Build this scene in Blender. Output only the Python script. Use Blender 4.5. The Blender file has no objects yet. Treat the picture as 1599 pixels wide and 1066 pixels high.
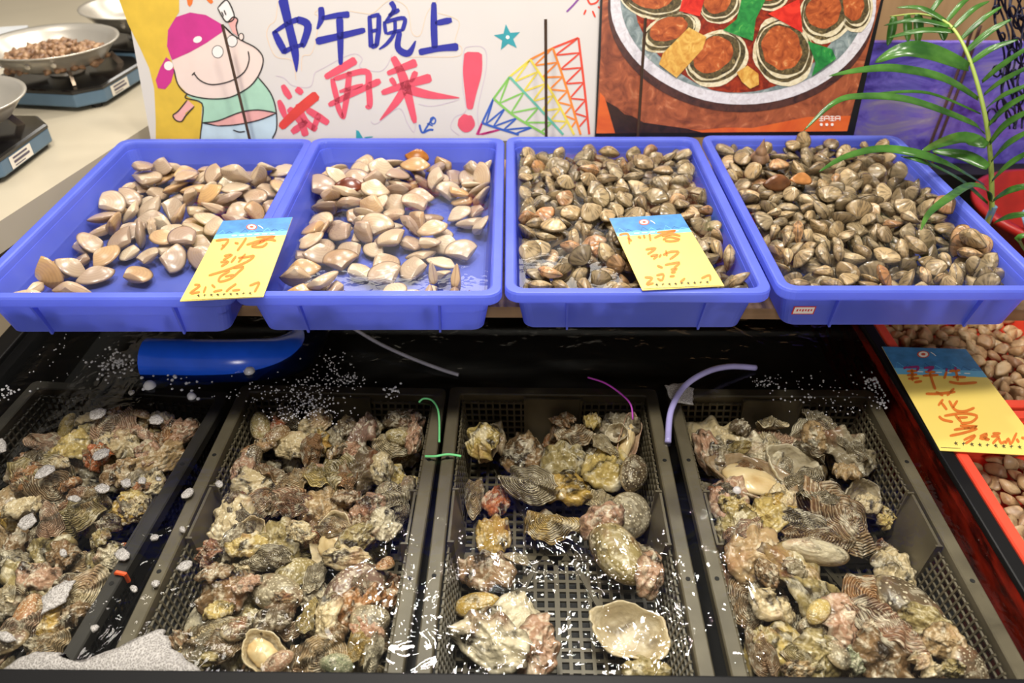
import bpy, bmesh, math, random
from mathutils import Vector, Matrix, Euler, noise
S = bpy.context.scene
C = S.collection
PI = math.pi
R = math.radians

# ------------------------------------------------------------------ camera
FPX, CAM_Z = 1200.0, 0.95
TILT, YAW = math.atan2(903, FPX), R(0.6)
_cp, _sp, _c, _s = math.cos(TILT), math.sin(TILT), math.cos(YAW), math.sin(YAW)
RT = Vector((_c, _s, 0)); FW = Vector((-_s*_cp, _c*_cp, -_sp)); UP = Vector((-_s*_sp, _c*_sp, _cp))
cd = bpy.data.cameras.new('camera'); cam = bpy.data.objects.new('camera', cd); C.objects.link(cam)
cam.matrix_world = Matrix(((RT.x, UP.x, -FW.x, 0), (RT.y, UP.y, -FW.y, 0), (RT.z, UP.z, -FW.z, CAM_Z), (0, 0, 0, 1)))
cd.sensor_width = 36; cd.lens = FPX/1599*36; cd.clip_start = 0.02
cd.dof.use_dof = True; cd.dof.focus_distance = 1.28; cd.dof.aperture_fstop = 3.2
S.camera = cam
S.view_settings.view_transform = 'Standard'; S.view_settings.look = 'None'
S.view_settings.exposure = -0.16; S.view_settings.gamma = 1; S.view_settings.use_curve_mapping = False

# ------------------------------------------------------------------ light
w = bpy.data.worlds.new('shop_ambience'); S.world = w; w.use_nodes = True
bg = w.node_tree.nodes['Background']; bg.inputs[0].default_value = (1.0, 0.94, 0.86, 1); bg.inputs[1].default_value = 0.34
def area(name, loc, size, power, col=(1, .93, .84), look=None, spread=180):
    l = bpy.data.lights.new(name, 'AREA'); l.shape = 'DISK'; l.size = size; l.energy = power; l.color = col; l.spread = R(spread)
    o = bpy.data.objects.new(name, l); C.objects.link(o); o.location = loc
    d = Vector(look if look else (loc[0], loc[1], 0)) - Vector(loc)
    o.rotation_euler = d.to_track_quat('-Z', 'Y').to_euler()
    return o
area('front_fill_light', (-0.45, 0.45, 2.5), 0.30, 42, look=(-.1, .95, 0))
area('front_fill_light', (0.50, 0.55, 2.5), 0.30, 33, look=(.1, .95, 0))
area('front_fill_light', (0.10, 1.55, 2.6), 0.30, 29, look=(0, 1.2, .2))
area('front_fill_light', (-0.55, 2.25, 2.6), 0.14, 13, look=(-.2, 1.1, .2))
area('front_fill_light', (0.10, 2.75, 2.6), 0.22, 15, look=(0, 1.1, .2))
area('front_fill_light', (0.75, 2.35, 2.6), 0.14, 13, look=(.3, 1.1, .2))
area('front_fill_light', (-0.30, 3.15, 2.6), 0.22, 14, look=(-.1, 1.1, .2))
area('front_fill_light', (0.45, 3.2, 2.6), 0.10, 8, look=(.1, 1.1, .2))
area('front_fill_light', (-1.5, 1.9, 2.6), 0.4, 8)
area('front_fill_light', (-0.1, -1.5, 1.5), 0.7, 28, look=(0, 1.0, .25))  # added fill light behind the camera, brightens the tray fronts; no lamp hangs there
sl = area('strip_lamp', (-0.4, 5.4, 3.0), 3.4, 40, look=(-.1, 1.1, .3)); sl.data.shape = 'RECTANGLE'; sl.data.size_y = .5

# ------------------------------------------------------------------ pixel of the photograph -> point of the place
CAM = Vector((0, 0, CAM_Z))
def ray(px, py): return FW + RT*((px-799.5)/FPX) - UP*((py-533)/FPX)
def atz(px, py, z):
    d = ray(px, py); return CAM + d*((z-CAM_Z)/d.z)
def aty(px, py, y):
    d = ray(px, py); return CAM + d*(y/d.y)
def atp(px, py, p0, n):
    d = ray(px, py); return CAM + d*((Vector(p0)-CAM).dot(n)/d.dot(n))

# ------------------------------------------------------------------ objects
def obj(name, bm, mats, parent=None, smooth=False, loc=None, rot=None):
    me = bpy.data.meshes.new(name); 
    bmesh.ops.recalc_face_normals(bm, faces=bm.faces) if getattr(bm, 'fixn', True) is True and not smooth == 'raw' else None
    bm.to_mesh(me); bm.free()
    for m in (mats if isinstance(mats, (list, tuple)) else [mats]): me.materials.append(m)
    if smooth: me.shade_smooth()
    o = bpy.data.objects.new(name, me); C.objects.link(o)
    if parent: o.parent = parent
    if loc is not None: o.location = loc
    if rot is not None: o.rotation_euler = rot
    return o
def thing(name, label, cat, loc=(0, 0, 0), rz=0, group=None):
    o = bpy.data.objects.new(name, None); C.objects.link(o); o.empty_display_size = .05
    o.location = loc; o.rotation_euler = (0, 0, rz)
    return tag(o, label, cat, group)
def tag(o, label, cat, group=None, kind=None):
    o['label'] = label; o['category'] = cat
    if group: o['group'] = group
    if kind: o['kind'] = kind
    return o
def struct(o):
    o['kind'] = 'structure'; return o

def box(bm, lo, hi, mi=0, M=None):
    vs = [bm.verts.new((x, y, z)) for x in (lo[0], hi[0]) for y in (lo[1], hi[1]) for z in (lo[2], hi[2])]
    for f in ((0, 1, 3, 2), (4, 6, 7, 5), (0, 4, 5, 1), (2, 3, 7, 6), (0, 2, 6, 4), (1, 5, 7, 3)):
        fc = bm.faces.new([vs[i] for i in f]); fc.material_index = mi
    if M is not None:
        for v in vs: v.co = M @ v.co
    return vs
def bar(bm, a, b, wx, wz, up=Vector((0, 0, 1)), mi=0):
    a = Vector(a); b = Vector(b); d = (b-a).normalized(); s = d.cross(up)
    if s.length < 1e-4: s = d.cross(Vector((1, 0, 0)))
    s.normalize(); u = s.cross(d)
    q = [[bm.verts.new(p + s*i*wx/2 + u*j*wz/2) for i, j in ((-1, -1), (1, -1), (1, 1), (-1, 1))] for p in (a, b)]
    for k in range(4): bm.faces.new((q[0][k], q[0][(k+1) % 4], q[1][(k+1) % 4], q[1][k])).material_index = mi
    bm.faces.new(q[0][::-1]).material_index = mi; bm.faces.new(q[1]).material_index = mi
def tube(bm, pts, rad, n=8, mi=0, cap=True):
    pts = [Vector(p) for p in pts]; rings = []; prev = None
    for i, p in enumerate(pts):
        d = (pts[min(i+1, len(pts)-1)] - pts[max(i-1, 0)]).normalized()
        s = prev - d*prev.dot(d) if prev is not None else d.cross(Vector((0, 0, 1)) if abs(d.z) < .9 else Vector((1, 0, 0)))
        s.normalize(); prev = s; u = d.cross(s)
        r = rad[i] if isinstance(rad, (list, tuple)) else rad
        rings.append([bm.verts.new(p + (s*math.cos(2*PI*k/n) + u*math.sin(2*PI*k/n))*r) for k in range(n)])
    for a, b in zip(rings, rings[1:]):
        for k in range(n): bm.faces.new((a[k], a[(k+1) % n], b[(k+1) % n], b[k])).material_index = mi
    if cap:
        bm.faces.new(rings[0][::-1]).material_index = mi; bm.faces.new(rings[-1]).material_index = mi
def lathe(bm, prof, n=40, M=None, close=False, mi=0):
    rings = []
    for r, z in prof:
        if r < 1e-6: rings.append([bm.verts.new((0, 0, z))])
        else: rings.append([bm.verts.new((r*math.cos(2*PI*k/n), r*math.sin(2*PI*k/n), z)) for k in range(n)])
    for a, b in zip(rings, rings[1:]):
        for k in range(n):
            q = [a[k % len(a)], a[(k+1) % len(a)], b[(k+1) % len(b)], b[k % len(b)]]
            u = []
            for v in q:
                if v not in u: u.append(v)
            if len(u) > 2: bm.faces.new(u).material_index = mi
    if M is not None:
        for rg in rings:
            for v in rg: v.co = M @ v.co
def rrect(w, d, r, n=5):
    out = []
    for cx, cy, a0 in ((w/2-r, d/2-r, 0), (-w/2+r, d/2-r, 90), (-w/2+r, -d/2+r, 180), (w/2-r, -d/2+r, 270)):
        for k in range(n+1):
            a = R(a0 + 90*k/n); out.append((cx + r*math.cos(a), cy + r*math.sin(a)))
    return out
def smoothline(pts, n=6):
    P = [Vector(p) for p in pts]; out = []
    for i in range(len(P)-1):
        p0, p1, p2, p3 = P[max(i-1, 0)], P[i], P[i+1], P[min(i+2, len(P)-1)]
        for k in range(n):
            t = k/n
            out.append(.5*((2*p1) + (p2-p0)*t + (2*p0-5*p1+4*p2-p3)*t*t + (3*p1-p0-3*p2+p3)*t**3))
    out.append(P[-1]); return out

# ------------------------------------------------------------------ materials
def srgb(r, g, b):
    f = lambda c: (c/255/12.92 if c/255 <= .04045 else ((c/255+.055)/1.055)**2.4)
    return (f(r), f(g), f(b), 1)
class NT:
    def __init__(s, name):
        s.m = bpy.data.materials.new(name); s.m.use_nodes = True; s.t = s.m.node_tree; s.b = s.t.nodes['Principled BSDF']; s.out = s.t.nodes['Material Output']
    def n(s, typ, **kw):
        nd = s.t.nodes.new('ShaderNode'+typ)
        for k, v in kw.items(): setattr(nd, k, v)
        return nd
    def l(s, a, b): s.t.links.new(a, b)
    def coord(s, scale=1, kind='Object', off=True):
        tc = s.n('TexCoord'); v = tc.outputs[kind]
        if off:
            oi = s.n('ObjectInfo'); mu = s.n('MapRange'); mu.inputs[3].default_value = 0; mu.inputs[4].default_value = 40
            s.l(oi.outputs['Random'], mu.inputs[0]); va = s.n('VectorMath', operation='ADD'); s.l(v, va.inputs[0]); s.l(mu.outputs[0], va.inputs[1]); v = va.outputs[0]
        mp = s.n('Mapping'); s.l(v, mp.inputs[0]); mp.inputs['Scale'].default_value = scale if isinstance(scale, tuple) else (scale,)*3
        return mp.outputs[0]
    def noise(s, vec, scale, detail=3, rough=.5, dist=0):
        t = s.n('TexNoise'); s.l(vec, t.inputs['Vector']); t.inputs['Scale'].default_value = scale; t.inputs['Detail'].default_value = detail
        t.inputs['Roughness'].default_value = rough; t.inputs['Distortion'].default_value = dist; return t.outputs[0]
    def ramp(s, fac, stops, interp='LINEAR'):
        r = s.n('ValToRGB'); r.color_ramp.interpolation = interp; e = r.color_ramp.elements
        while len(e) < len(stops): e.new(.5)
        for el, (p, c) in zip(e, stops): el.position = p; el.color = c if len(c) == 4 else (*c, 1)
        if fac is not None: s.l(fac, r.inputs[0])
        return r.outputs[0]
    def mix(s, a, b, fac, mode='MIX'):
        m = s.n('Mix', data_type='RGBA', blend_type=mode)
        for i, v in ((0, fac), (6, a), (7, b)):
            if hasattr(v, 'is_output'): s.l(v, m.inputs[i])
            else: m.inputs[i].default_value = v
        return m.outputs[2]
    def bump(s, h, strength=.3, dist=.002):
        b = s.n('Bump'); b.inputs['Strength'].default_value = strength; b.inputs['Distance'].default_value = dist
        s.l(h, b.inputs['Height']); s.l(b.outputs[0], s.b.inputs['Normal']); return b.outputs[0]
    def col(s, c):
        if hasattr(c, 'is_output'): s.l(c, s.b.inputs['Base Color'])
        else: s.b.inputs['Base Color'].default_value = c
    def set(s, rough=.5, metal=0, spec=None, coat=0):
        s.b.inputs['Roughness'].default_value = rough; s.b.inputs['Metallic'].default_value = metal
        if spec is not None: s.b.inputs['Specular IOR Level'].default_value = spec
        s.b.inputs['Coat Weight'].default_value = coat; s.b.inputs['Coat Roughness'].default_value = .12
        return s.m
BK, WH = (0, 0, 0, 1), (1, 1, 1, 1)
def plain(name, rgb, rough=.5, metal=0, var=.12, scale=25, bump=0, spec=None, coat=0):
    t = NT(name); c = srgb(*rgb); v = t.noise(t.coord(1, off=False), scale, 4)
    dark = tuple(x*(1-var*2) for x in c[:3])+(1,)
    t.col(t.ramp(v, [(.3, dark), (.65, c)]))
    if bump: t.bump(v, bump, .001)
    return t.set(rough, metal, spec, coat)
# ------------------------------------------------------------------ the room
t = NT('grey_steel_wall'); t.col(t.ramp(t.noise(t.coord((6, 6, .6), off=False), 1.2, 2), [(.3, srgb(150, 144, 134)), (.7, srgb(178, 172, 160))])); M_WALL = t.set(.45)
t = NT('tan_panel_wall'); t.col(t.ramp(t.noise(t.coord((8, 8, .8), off=False), 2, 3), [(.3, srgb(176, 138, 96)), (.7, srgb(206, 168, 122))])); M_TAN = t.set(.55)
M_FLOOR = plain('dark_tile_floor', (58, 54, 50), .4, scale=3)
bm = bmesh.new(); box(bm, (-3.2, -1.2, -.82), (2.6, 3.6, -.80)); struct(obj('floor', bm, M_FLOOR))
bm = bmesh.new(); box(bm, (-3.2, 3.4, -.80), (.4, 3.5, 1.1)); struct(obj('wall_back', bm, M_WALL))
bm = bmesh.new(); box(bm, (.4, 2.75, -.80), (2.6, 2.85, 1.1)); struct(obj('wall_right', bm, M_TAN))

# ------------------------------------------------------------------ tank with black rim and dark walls
M_BLACK = plain('black_glossy_rim', (9, 9, 10), .5, scale=8, spec=.25)
M_TANKIN = plain('black_tank_liner', (13, 13, 14), .5, scale=6)
t = NT('red_tray_in_glass'); v = t.noise(t.coord((1, 3, 9), off=False), 5, 4); t.col(t.ramp(v, [(.35, srgb(44, 10, 6)), (.66, srgb(140, 34, 18))])); t.bump(t.noise(t.coord(1, off=False), 60, 3), .3, .002); M_RED_IN = t.set(.16)  # red tray showing in the glass wall is painted in as streaky colour
TK = thing('tank', 'wide black water tank holding four crates of oysters', 'tank', (0, 1.1, -.80))
def tk(name, lo, hi, m, label=None):
    bm = bmesh.new(); off = Vector((0, 1.1, -.80)); box(bm, Vector(lo)-off, Vector(hi)-off)
    o = obj(name, bm, m, TK)
    if name.endswith('rim'):
        b = o.modifiers.new('b', 'BEVEL'); b.width = .003; b.segments = 2
    if label: o['label'] = label
    return o
tk('tank_floor', (-1.03, .44, -.16), (.735, 1.62, -.14), M_TANKIN)
tk('tank_base', (-1.00, .46, -.80), (.70, 1.60, -.16), M_TANKIN)
tk('back_wall', (-1.03, 1.60, -.14), (.735, 1.62, .03), M_TANKIN)
tk('left_wall', (-1.03, .455, -.14), (-1.00, 1.60, .02), M_TANKIN)
tk('right_wall', (.705, .455, -.14), (.722, 1.60, .02), M_RED_IN, 'wet inner glass wall, coloured dark red for the tray showing in it')
tk('front_wall', (-1.03, .44, -.14), (.735, .465, .015), M_TANKIN)
tk('front_rim', (-1.04, .44, .015), (.735, .524, .032), M_BLACK)
tk('side_rim', (.703, .524, .020), (.728, 1.60, .032), M_BLACK)
tk('side_rim', (-1.04, .524, .020), (-1.0, 1.60, .032), M_BLACK)

def water_mat(name, tint, scale, strength, dist, gloss=1.0, detail=2):
    t = NT(name); t.t.nodes.remove(t.b)
    tr = t.n('BsdfTransparent'); tr.inputs[0].default_value = tint
    gl = t.n('BsdfGlossy'); gl.inputs['Roughness'].default_value = .015; gl.inputs['Color'].default_value = (gloss, gloss, gloss, 1)
    fr = t.n('Fresnel'); fr.inputs['IOR'].default_value = 1.333
    v = t.coord(1, off=False); nz = t.noise(v, scale, detail, .5, .6)
    b = t.n('Bump'); b.inputs['Strength'].default_value = strength; b.inputs['Distance'].default_value = dist
    t.l(nz, b.inputs['Height']); t.l(b.outputs[0], gl.inputs['Normal']); t.l(b.outputs[0], fr.inputs['Normal'])
    mx = t.n('MixShader'); t.l(fr.outputs[0], mx.inputs[0]); t.l(tr.outputs[0], mx.inputs[1]); t.l(gl.outputs[0], mx.inputs[2]); t.l(mx.outputs[0], t.out.inputs[0])
    return t.m
M_WATER = water_mat('rippled_clear_water', (.97, .985, .96, 1), 17, .8, .008, 1.0, 3)
M_TRAYWATER = water_mat('still_clear_water', (.985, .99, 1, 1), 30, .25, .004)
def sheet_water(name, pts, z, m, n=1):
    # a shallow sheet: its upper face looks up, so light meets it from the air side
    bm = bmesh.new(); f = bm.faces.new([bm.verts.new((x, y, z)) for x, y in pts]); f.normal_update()
    if f.normal.z < 0: f.normal_flip()
    me = bpy.data.meshes.new(name); bm.to_mesh(me); bm.free(); me.materials.append(m); o = bpy.data.objects.new(name, me); C.objects.link(o); return o
tag(sheet_water('water', [(-1.0, .465), (.705, .465), (.705, 1.60), (-1.0, 1.60)], 0, M_WATER), 'clear rippled water filling the black tank', 'water', kind='stuff')

# ------------------------------------------------------------------ shelf under the trays
t = NT('brown_board'); t.col(t.ramp(t.noise(t.coord((2, 20, 20), off=False), 3, 3), [(.3, srgb(104, 80, 56)), (.7, srgb(140, 112, 82))])); M_BOARD = t.set(.5)
SH = thing('shelf', 'brown board shelf carrying the four blue trays above the tank', 'shelf', (0, 1.34, .19))
bm = bmesh.new(); box(bm, (-.875, -.262, 0), (.90, .345, .022)); obj('board', bm, M_BOARD, SH)
for x in (-.855, .88):
    bm = bmesh.new(); box(bm, (x-.015, .30, -.99), (x+.015, .345, 0)); obj('leg', bm, M_BLACK, SH)
    bm = bmesh.new(); box(bm, (x-.012, -.2, -.028), (x+.012, .34, 0)); obj('bracket', bm, M_BLACK, SH)

# ------------------------------------------------------------------ blue trays
def blue_plastic():
    t = NT('blue_plastic'); c = 0; t.col(t.ramp(t.noise(t.coord(1, off=False), 9, 3), [(.3, srgb(104, 122, 232)), (.7, srgb(120, 138, 244))]))
    t.set(.32); tl = t.n('BsdfTranslucent'); tl.inputs[0].default_value = srgb(165, 178, 252)
    mx = t.n('MixShader'); mx.inputs[0].default_value = .5
    t.l(t.b.outputs[0], mx.inputs[1]); t.l(tl.outputs[0], mx.inputs[2]); t.l(mx.outputs[0], t.out.inputs[0]); return t.m
M_BLUE = blue_plastic()
TW, TD, TZ = .415, .62, .212
def loops(bm, prof, w, d, n=5, closed_bottom=True, close_last=False):
    rg = [[bm.verts.new((x, y, z)) for x, y in rrect(w-2*i, d-2*i, max(.002, r), n)] for i, z, r in prof]
    for a, b in zip(rg, rg[1:]):
        for k in range(len(a)): bm.faces.new((a[k], a[(k+1) % len(a)], b[(k+1) % len(a)], b[k]))
    return rg
def tray(x, y, label, wid=1.0):
    T = thing('tray', label, 'tray', (x, y, TZ), R(.7), 'blue plastic trays on the shelf'); w, d = TW*wid, TD
    bm = bmesh.new()
    rg = loops(bm, [(.033, 0, .018), (.030, .002, .020), (.017, .072, .022), (.019, .072, .020), (.0325, .0065, .018), (.036, .005, .015)], w, d)
    bm.faces.new(rg[0][::-1]); bm.faces.new(rg[-1]); obj('basin', bm, M_BLUE, T)
    bm = bmesh.new()
    rg = loops(bm, [(.004, .069, .022), (.0015, .069, .024), (.0, .072, .025), (.0, .084, .025), (.0015, .0875, .024), (.004, .088, .022), (.014, .088, .018), (.0165, .0865, .016), (.018, .083, .015), (.0185, .070, .015)], w, d)
    a, b = rg[-1], rg[0]
    for k in range(len(a)): bm.faces.new((a[k], a[(k+1) % len(a)], b[(k+1) % len(a)], b[k]))
    obj('rim', bm, M_BLUE, T)
    for sx in (-1, 1):                                   # upright ribs on the outside of the four walls
        for sy in (-1, 1):
            bm = bmesh.new(); px = sx*w*.265
            bar(bm, (px*.97, sy*(d/2-.029), .002), (px, sy*(d/2-.012), .070), .0035, .010, up=Vector((0, -1, .2))); obj('rib', bm, M_BLUE, T)
            bm = bmesh.new(); py = sy*d*.27
            bar(bm, (sx*(w/2-.029), py*.97, .002), (sx*(w/2-.012), py, .070), .0035, .010, up=Vector((1, 0, .2))); obj('rib', bm, M_BLUE, T)
    return T
T1 = tray(-.650, 1.278, 'leftmost blue plastic tray, beside the cream counter, with beige clams')
T2 = tray(-.237, 1.287, 'blue plastic tray of beige clams with an empty patch of blue floor at its right')
T3 = tray(.182, 1.299, 'blue plastic tray heaped with brown clams under a yellow price card')
T4 = tray(.615, 1.311, 'rightmost blue plastic tray heaped with brown clams, red-edged sticker on its front', 1.035)
for (x, y, wd), lab, z in (((-.650, 1.278, 1), 'clear shallow water in the leftmost blue tray', .252), ((-.237, 1.287, 1), 'clear shallow water in the blue tray with the empty patch', .254),
                     ((.182, 1.299, 1), 'clear water among brown clams in the blue tray under the price card', .283), ((.615, 1.311, 1.035), 'clear water among brown clams in the rightmost blue tray', .283)):
    k = .5 - .022/ TW; c, s = math.cos(R(.7)), math.sin(R(.7)); hw, hd = TW*wd/2-.0235, TD/2-.0235
    tag(sheet_water('water', [(x+a*hw*c-b*hd*s, y+a*hw*s+b*hd*c) for a, b in ((-1, -1), (1, -1), (1, 1), (-1, 1))], z, M_TRAYWATER), lab, 'water', kind='stuff')
M_WHITE = plain('white_paper', (236, 232, 228), .6, var=.03)
M_REDINK = plain('red_ink', (206, 60, 70), .5)
# sticker on the front wall of the rightmost tray
bm = bmesh.new(); y0 = -TD/2+.021
def wallp(x, z): return Vector((x, -TD/2+.030-.013*(z-.002)/.07-.0006, z))
def rectf(bm, x0, x1, z0, z1, mi, lift=0):
    f = bm.faces.new([bm.verts.new(wallp(x, z)-Vector((0, lift, 0))) for x, z in ((x0, z0), (x1, z0), (x1, z1), (x0, z1))]); f.material_index = mi
rectf(bm, -.178, -.142, .026, .044, 1); rectf(bm, -.176, -.144, .028, .042, 0, .0004)
for k in range(6): rectf(bm, -.172+k*.0045, -.1695+k*.0045, .033+.001*(k % 2), .038, 1, .0007)
obj('sticker', bm, [M_WHITE, M_REDINK], T4)['label'] = 'small white sticker with a red edge'

# ------------------------------------------------------------------ lattice crates
def crate_mat(name, a, b):
    t = NT(name); t.col(t.ramp(t.noise(t.coord(1), 14, 4), [(.3, srgb(*a)), (.7, srgb(*b))])); return t.set(.42)
M_CRATE = crate_mat('olive_grey_crate_plastic', (78, 71, 56), (102, 94, 76))
M_CRATEB = crate_mat('black_crate_plastic', (34, 32, 30), (52, 49, 44))
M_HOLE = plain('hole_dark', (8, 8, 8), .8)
CW, CD, CDEP = .395, .62, .118
def crate(x, y, rz, label, mat):
    K = thing('crate', label, 'crate', (x, y, -.006), rz, 'lattice crates standing in the tank'); hw, hd = CW/2, CD/2
    bm = bmesh.new()
    rg = loops(bm, [(.0, -.018, .012), (.0, -.002, .012), (.002, 0, .011), (.020, 0, .006), (.022, -.002, .005), (.022, -.020, .005)], CW, CD, 3)
    a, b = rg[-1], rg[0]
    for k in range(len(a)): bm.faces.new((a[k], a[(k+1) % len(a)], b[(k+1) % len(a)], b[k]))
    obj('rim', bm, mat, K)
    for sx, sy in ((1, 0), (-1, 0), (0, 1), (0, -1)):
        bm = bmesh.new(); half = hd-.024 if sx else hw-.024
        def P(u, z):
            i = .026 + .014*(-z-.015)/(CDEP-.015)
            return Vector((sx*(hw-i), u, z)) if sx else Vector((u, sy*(hd-i), z))
        up = Vector((sx, sy, .15))
        n = int(half*2/.0135)
        for k in range(n+1):
            u = -half+.004+(2*half-.008)*k/n
            if abs(u) < .052: continue
            bar(bm, P(u, -.014), P(u*.96, -CDEP), .0035, .0035, up=up)
        for k in range(8):
            z = -.018-(CDEP-.022)*k/7
            for s in (-1, 1): bar(bm, P(s*half*.985, z), P(s*.05, z), .0035, .003, up=up)
        obj('side_wall', bm, mat, K)
        # the closed middle of the wall with its two slanting cheeks
        bm = bmesh.new(); q = [P(-.055, -.006), P(.055, -.006), P(.05, -CDEP), P(-.05, -CDEP)]; inn = -Vector((sx, sy, 0))*.004
        vs = [bm.verts.new(v) for v in q] + [bm.verts.new(v+inn) for v in q]
        for f in ((0, 1, 2, 3), (7, 6, 5, 4), (0, 4, 5, 1), (1, 5, 6, 2), (2, 6, 7, 3), (3, 7, 4, 0)): bm.faces.new([vs[i] for i in f])
        for s in (-1, 1):
            q = [P(s*.052, -.004), P(s*.052, -.004)+inn*2.6, P(s*.05, -CDEP*.95)+inn*.5, P(s*.05, -CDEP*.95)]; th = (Vector((0, 1, 0)) if sx else Vector((1, 0, 0)))*.0035*s
            vs = [bm.verts.new(v) for v in q] + [bm.verts.new(v+th) for v in q]
            for f in ((0, 1, 2, 3), (7, 6, 5, 4), (0, 4, 5, 1), (1, 5, 6, 2), (2, 6, 7, 3), (3, 7, 4, 0)): bm.faces.new([vs[i] for i in f])
        obj('middle_panel', bm, mat, K)
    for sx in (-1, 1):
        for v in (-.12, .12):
            bm = bmesh.new(); lathe(bm, [(0, .0006), (.0036, .0006), (.0036, -.001), (0, -.001)], 14); obj('hole_shade_disc', bm, M_HOLE, K, loc=(sx*(hw-.011), v, 0))  # raised dark disc: the shade inside a rim hole put in as colour
    bm = bmesh.new(); fx, fy, z = hw-.040, hd-.040, -CDEP
    nx, ny = round(2*fx/.0175), round(2*fy/.0175)
    for k in range(nx+1): u = -fx+2*fx*k/nx; bar(bm, (u, -fy, z), (u, fy, z), .0055, .005)
    for k in range(ny+1): u = -fy+2*fy*k/ny; bar(bm, (-fx, u, z), (fx, u, z), .0055, .0048)
    obj('floor_grid', bm, mat, K)
    bm = bmesh.new()
    for a in (-1, 1):
        bar(bm, (-.9*fx*a, -fy, z+.002), (.0, fy*.25, z+.002), .009, .006); bar(bm, (.9*fx*a, fy, z+.002), (0, -fy*.05, z+.002), .009, .006)
    bar(bm, (-fx, 0, z+.002), (fx, 0, z+.002), .009, .006); bar(bm, (0, -fy, z+.002), (0, fy, z+.002), .008, .006)
    obj('brace', bm, mat, K)
    return K
K1 = crate(-.768, .812, R(-4.5), 'leftmost lattice crate in the tank, black with an orange cable tie on its rim', M_CRATEB)
K2 = crate(-.341, .815, R(-1.2), 'olive grey lattice crate packed full of shells, right of the black crate', M_CRATE)
K3 = crate(.065, .815, R(-.3), 'half empty olive grey lattice crate showing its grid floor', M_CRATE)
K4 = crate(.480, .815, 0, 'rightmost olive grey lattice crate, beside the red tank wall', M_CRATE)
M_ORANGE = plain('orange_plastic', (236, 92, 40), .4)
bm = bmesh.new(); p = K1.matrix_world if False else None
tube(bm, [(CW/2+.003, -.105, -.014), (CW/2+.003, -.105, .003), (CW/2-.010, -.104, .004), (CW/2-.012, -.104, .001)], .0036, 6)
obj('cable_tie', bm, M_ORANGE, K1)['label'] = 'orange cable tie'

# ------------------------------------------------------------------ red trays on the right
M_RED = plain('red_plastic', (238, 78, 54), .35, var=.06)
def red_tray(x0, x1, y0, y1, label):
    T = thing('tray', label, 'tray', ((x0+x1)/2, (y0+y1)/2, -.062), 0, 'red plastic trays right of the tank'); w, d = x1-x0, y1-y0
    bm = bmesh.new()
    rg = loops(bm, [(.026, 0, .02), (.018, .082, .02), (.021, .082, .018), (.030, .005, .018), (.034, .004, .015)], w, d); bm.faces.new(rg[0][::-1]); bm.faces.new(rg[-1]); obj('basin', bm, M_RED, T)
    bm = bmesh.new()
    rg = loops(bm, [(.0, .078, .02), (.0, .090, .02), (.002, .093, .02), (.017, .093, .014), (.019, .091, .014), (.0195, .078, .013)], w, d)
    a, b = rg[-1], rg[0]
    for k in range(len(a)): bm.faces.new((a[k], a[(k+1) % len(a)], b[(k+1) % len(a)], b[k]))
    obj('rim', bm, M_RED, T); return T
red_tray(.732, 1.128, 1.038, 1.455, 'red plastic tray of small tan clams half under the rightmost blue tray')
red_tray(.732, 1.128, .605, 1.028, 'red plastic tray of small clams nearest the camera, at the right edge')
M_STAND = plain('dark_stand', (28, 26, 25), .6)
bm = bmesh.new(); box(bm, (.74, .60, -.80), (1.4, 1.47, -.064)); tag(obj('stand', bm, M_STAND), 'dark stand under the two red trays', 'stand')

# ------------------------------------------------------------------ pipe, hoses and strings in the tank
M_PIPE = plain('blue_pipe_plastic', (26, 84, 214), .2, var=.08)
bm = bmesh.new(); pts = smoothline([(-.735, 1.190, .004), (-.62, 1.190, .002), (-.54, 1.20, -.004), (-.48, 1.24, -.025), (-.46, 1.33, -.045), (-.46, 1.58, -.045)], 6)
tube(bm, pts, .043, 24, cap=False); tube(bm, [p+Vector((0, 0, 0)) for p in pts[::-1]], .039, 24, cap=False)
a = len(bm.verts); bm.verts.ensure_lookup_table(); n = len(pts)
for k in range(24):
    pass
tag(obj('pipe', bm, M_PIPE, smooth=True), 'thick blue plastic pipe lying half sunk at the back of the tank', 'pipe')
def cord(name, px, z, rad, mat, label, cat, flat=None):
    P = [atz(x, y, zz) for (x, y), zz in zip(px, z if isinstance(z, (list, tuple)) else [z]*len(px))]
    bm = bmesh.new(); tube(bm, smoothline(P, 7), rad, 8); return tag(obj(name, bm, mat, smooth=True), label, cat)
M_GREYHOSE = plain('grey_hose', (150, 148, 160), .3); M_LILAC = plain('lilac_hose', (176, 170, 226), .3); M_PINKS = plain('magenta_string', (190, 70, 190), .4); M_GREENS = plain('green_twine', (110, 205, 130), .5)
cord('air_hose', [(545, 508), (590, 535), (640, 558), (690, 577), (716, 585)], [.03, .02, .012, .006, .004], .0036, M_GREYHOSE, 'thin grey hose slanting into the dark water behind the crates', 'hose')
cord('air_hose', [(1180, 574), (1140, 572), (1105, 580), (1070, 602), (1048, 640), (1043, 690)], [.005, .02, .025, .022, .014, .002], .0058, M_LILAC, 'lilac hose arching over the rims of the two right crates', 'hose')
cord('string', [(918, 589), (945, 598), (970, 615), (985, 632), (988, 655)], [.004, .016, .016, .012, -.004], .0017, M_PINKS, 'magenta string hanging over the back of the half empty crate', 'string')
cord('string', [(654, 628), (662, 622), (676, 626), (685, 645), (686, 690)], [.0, .006, .007, .005, .001], .0019, M_GREENS, 'green twine drooping along the rim of the packed crate', 'string')
cord('string', [(664, 712), (680, 712), (700, 709), (720, 712)], [.001, .006, .006, .001], .0021, M_GREENS, 'short straight piece of green twine lying across two crate rims', 'string')

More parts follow.
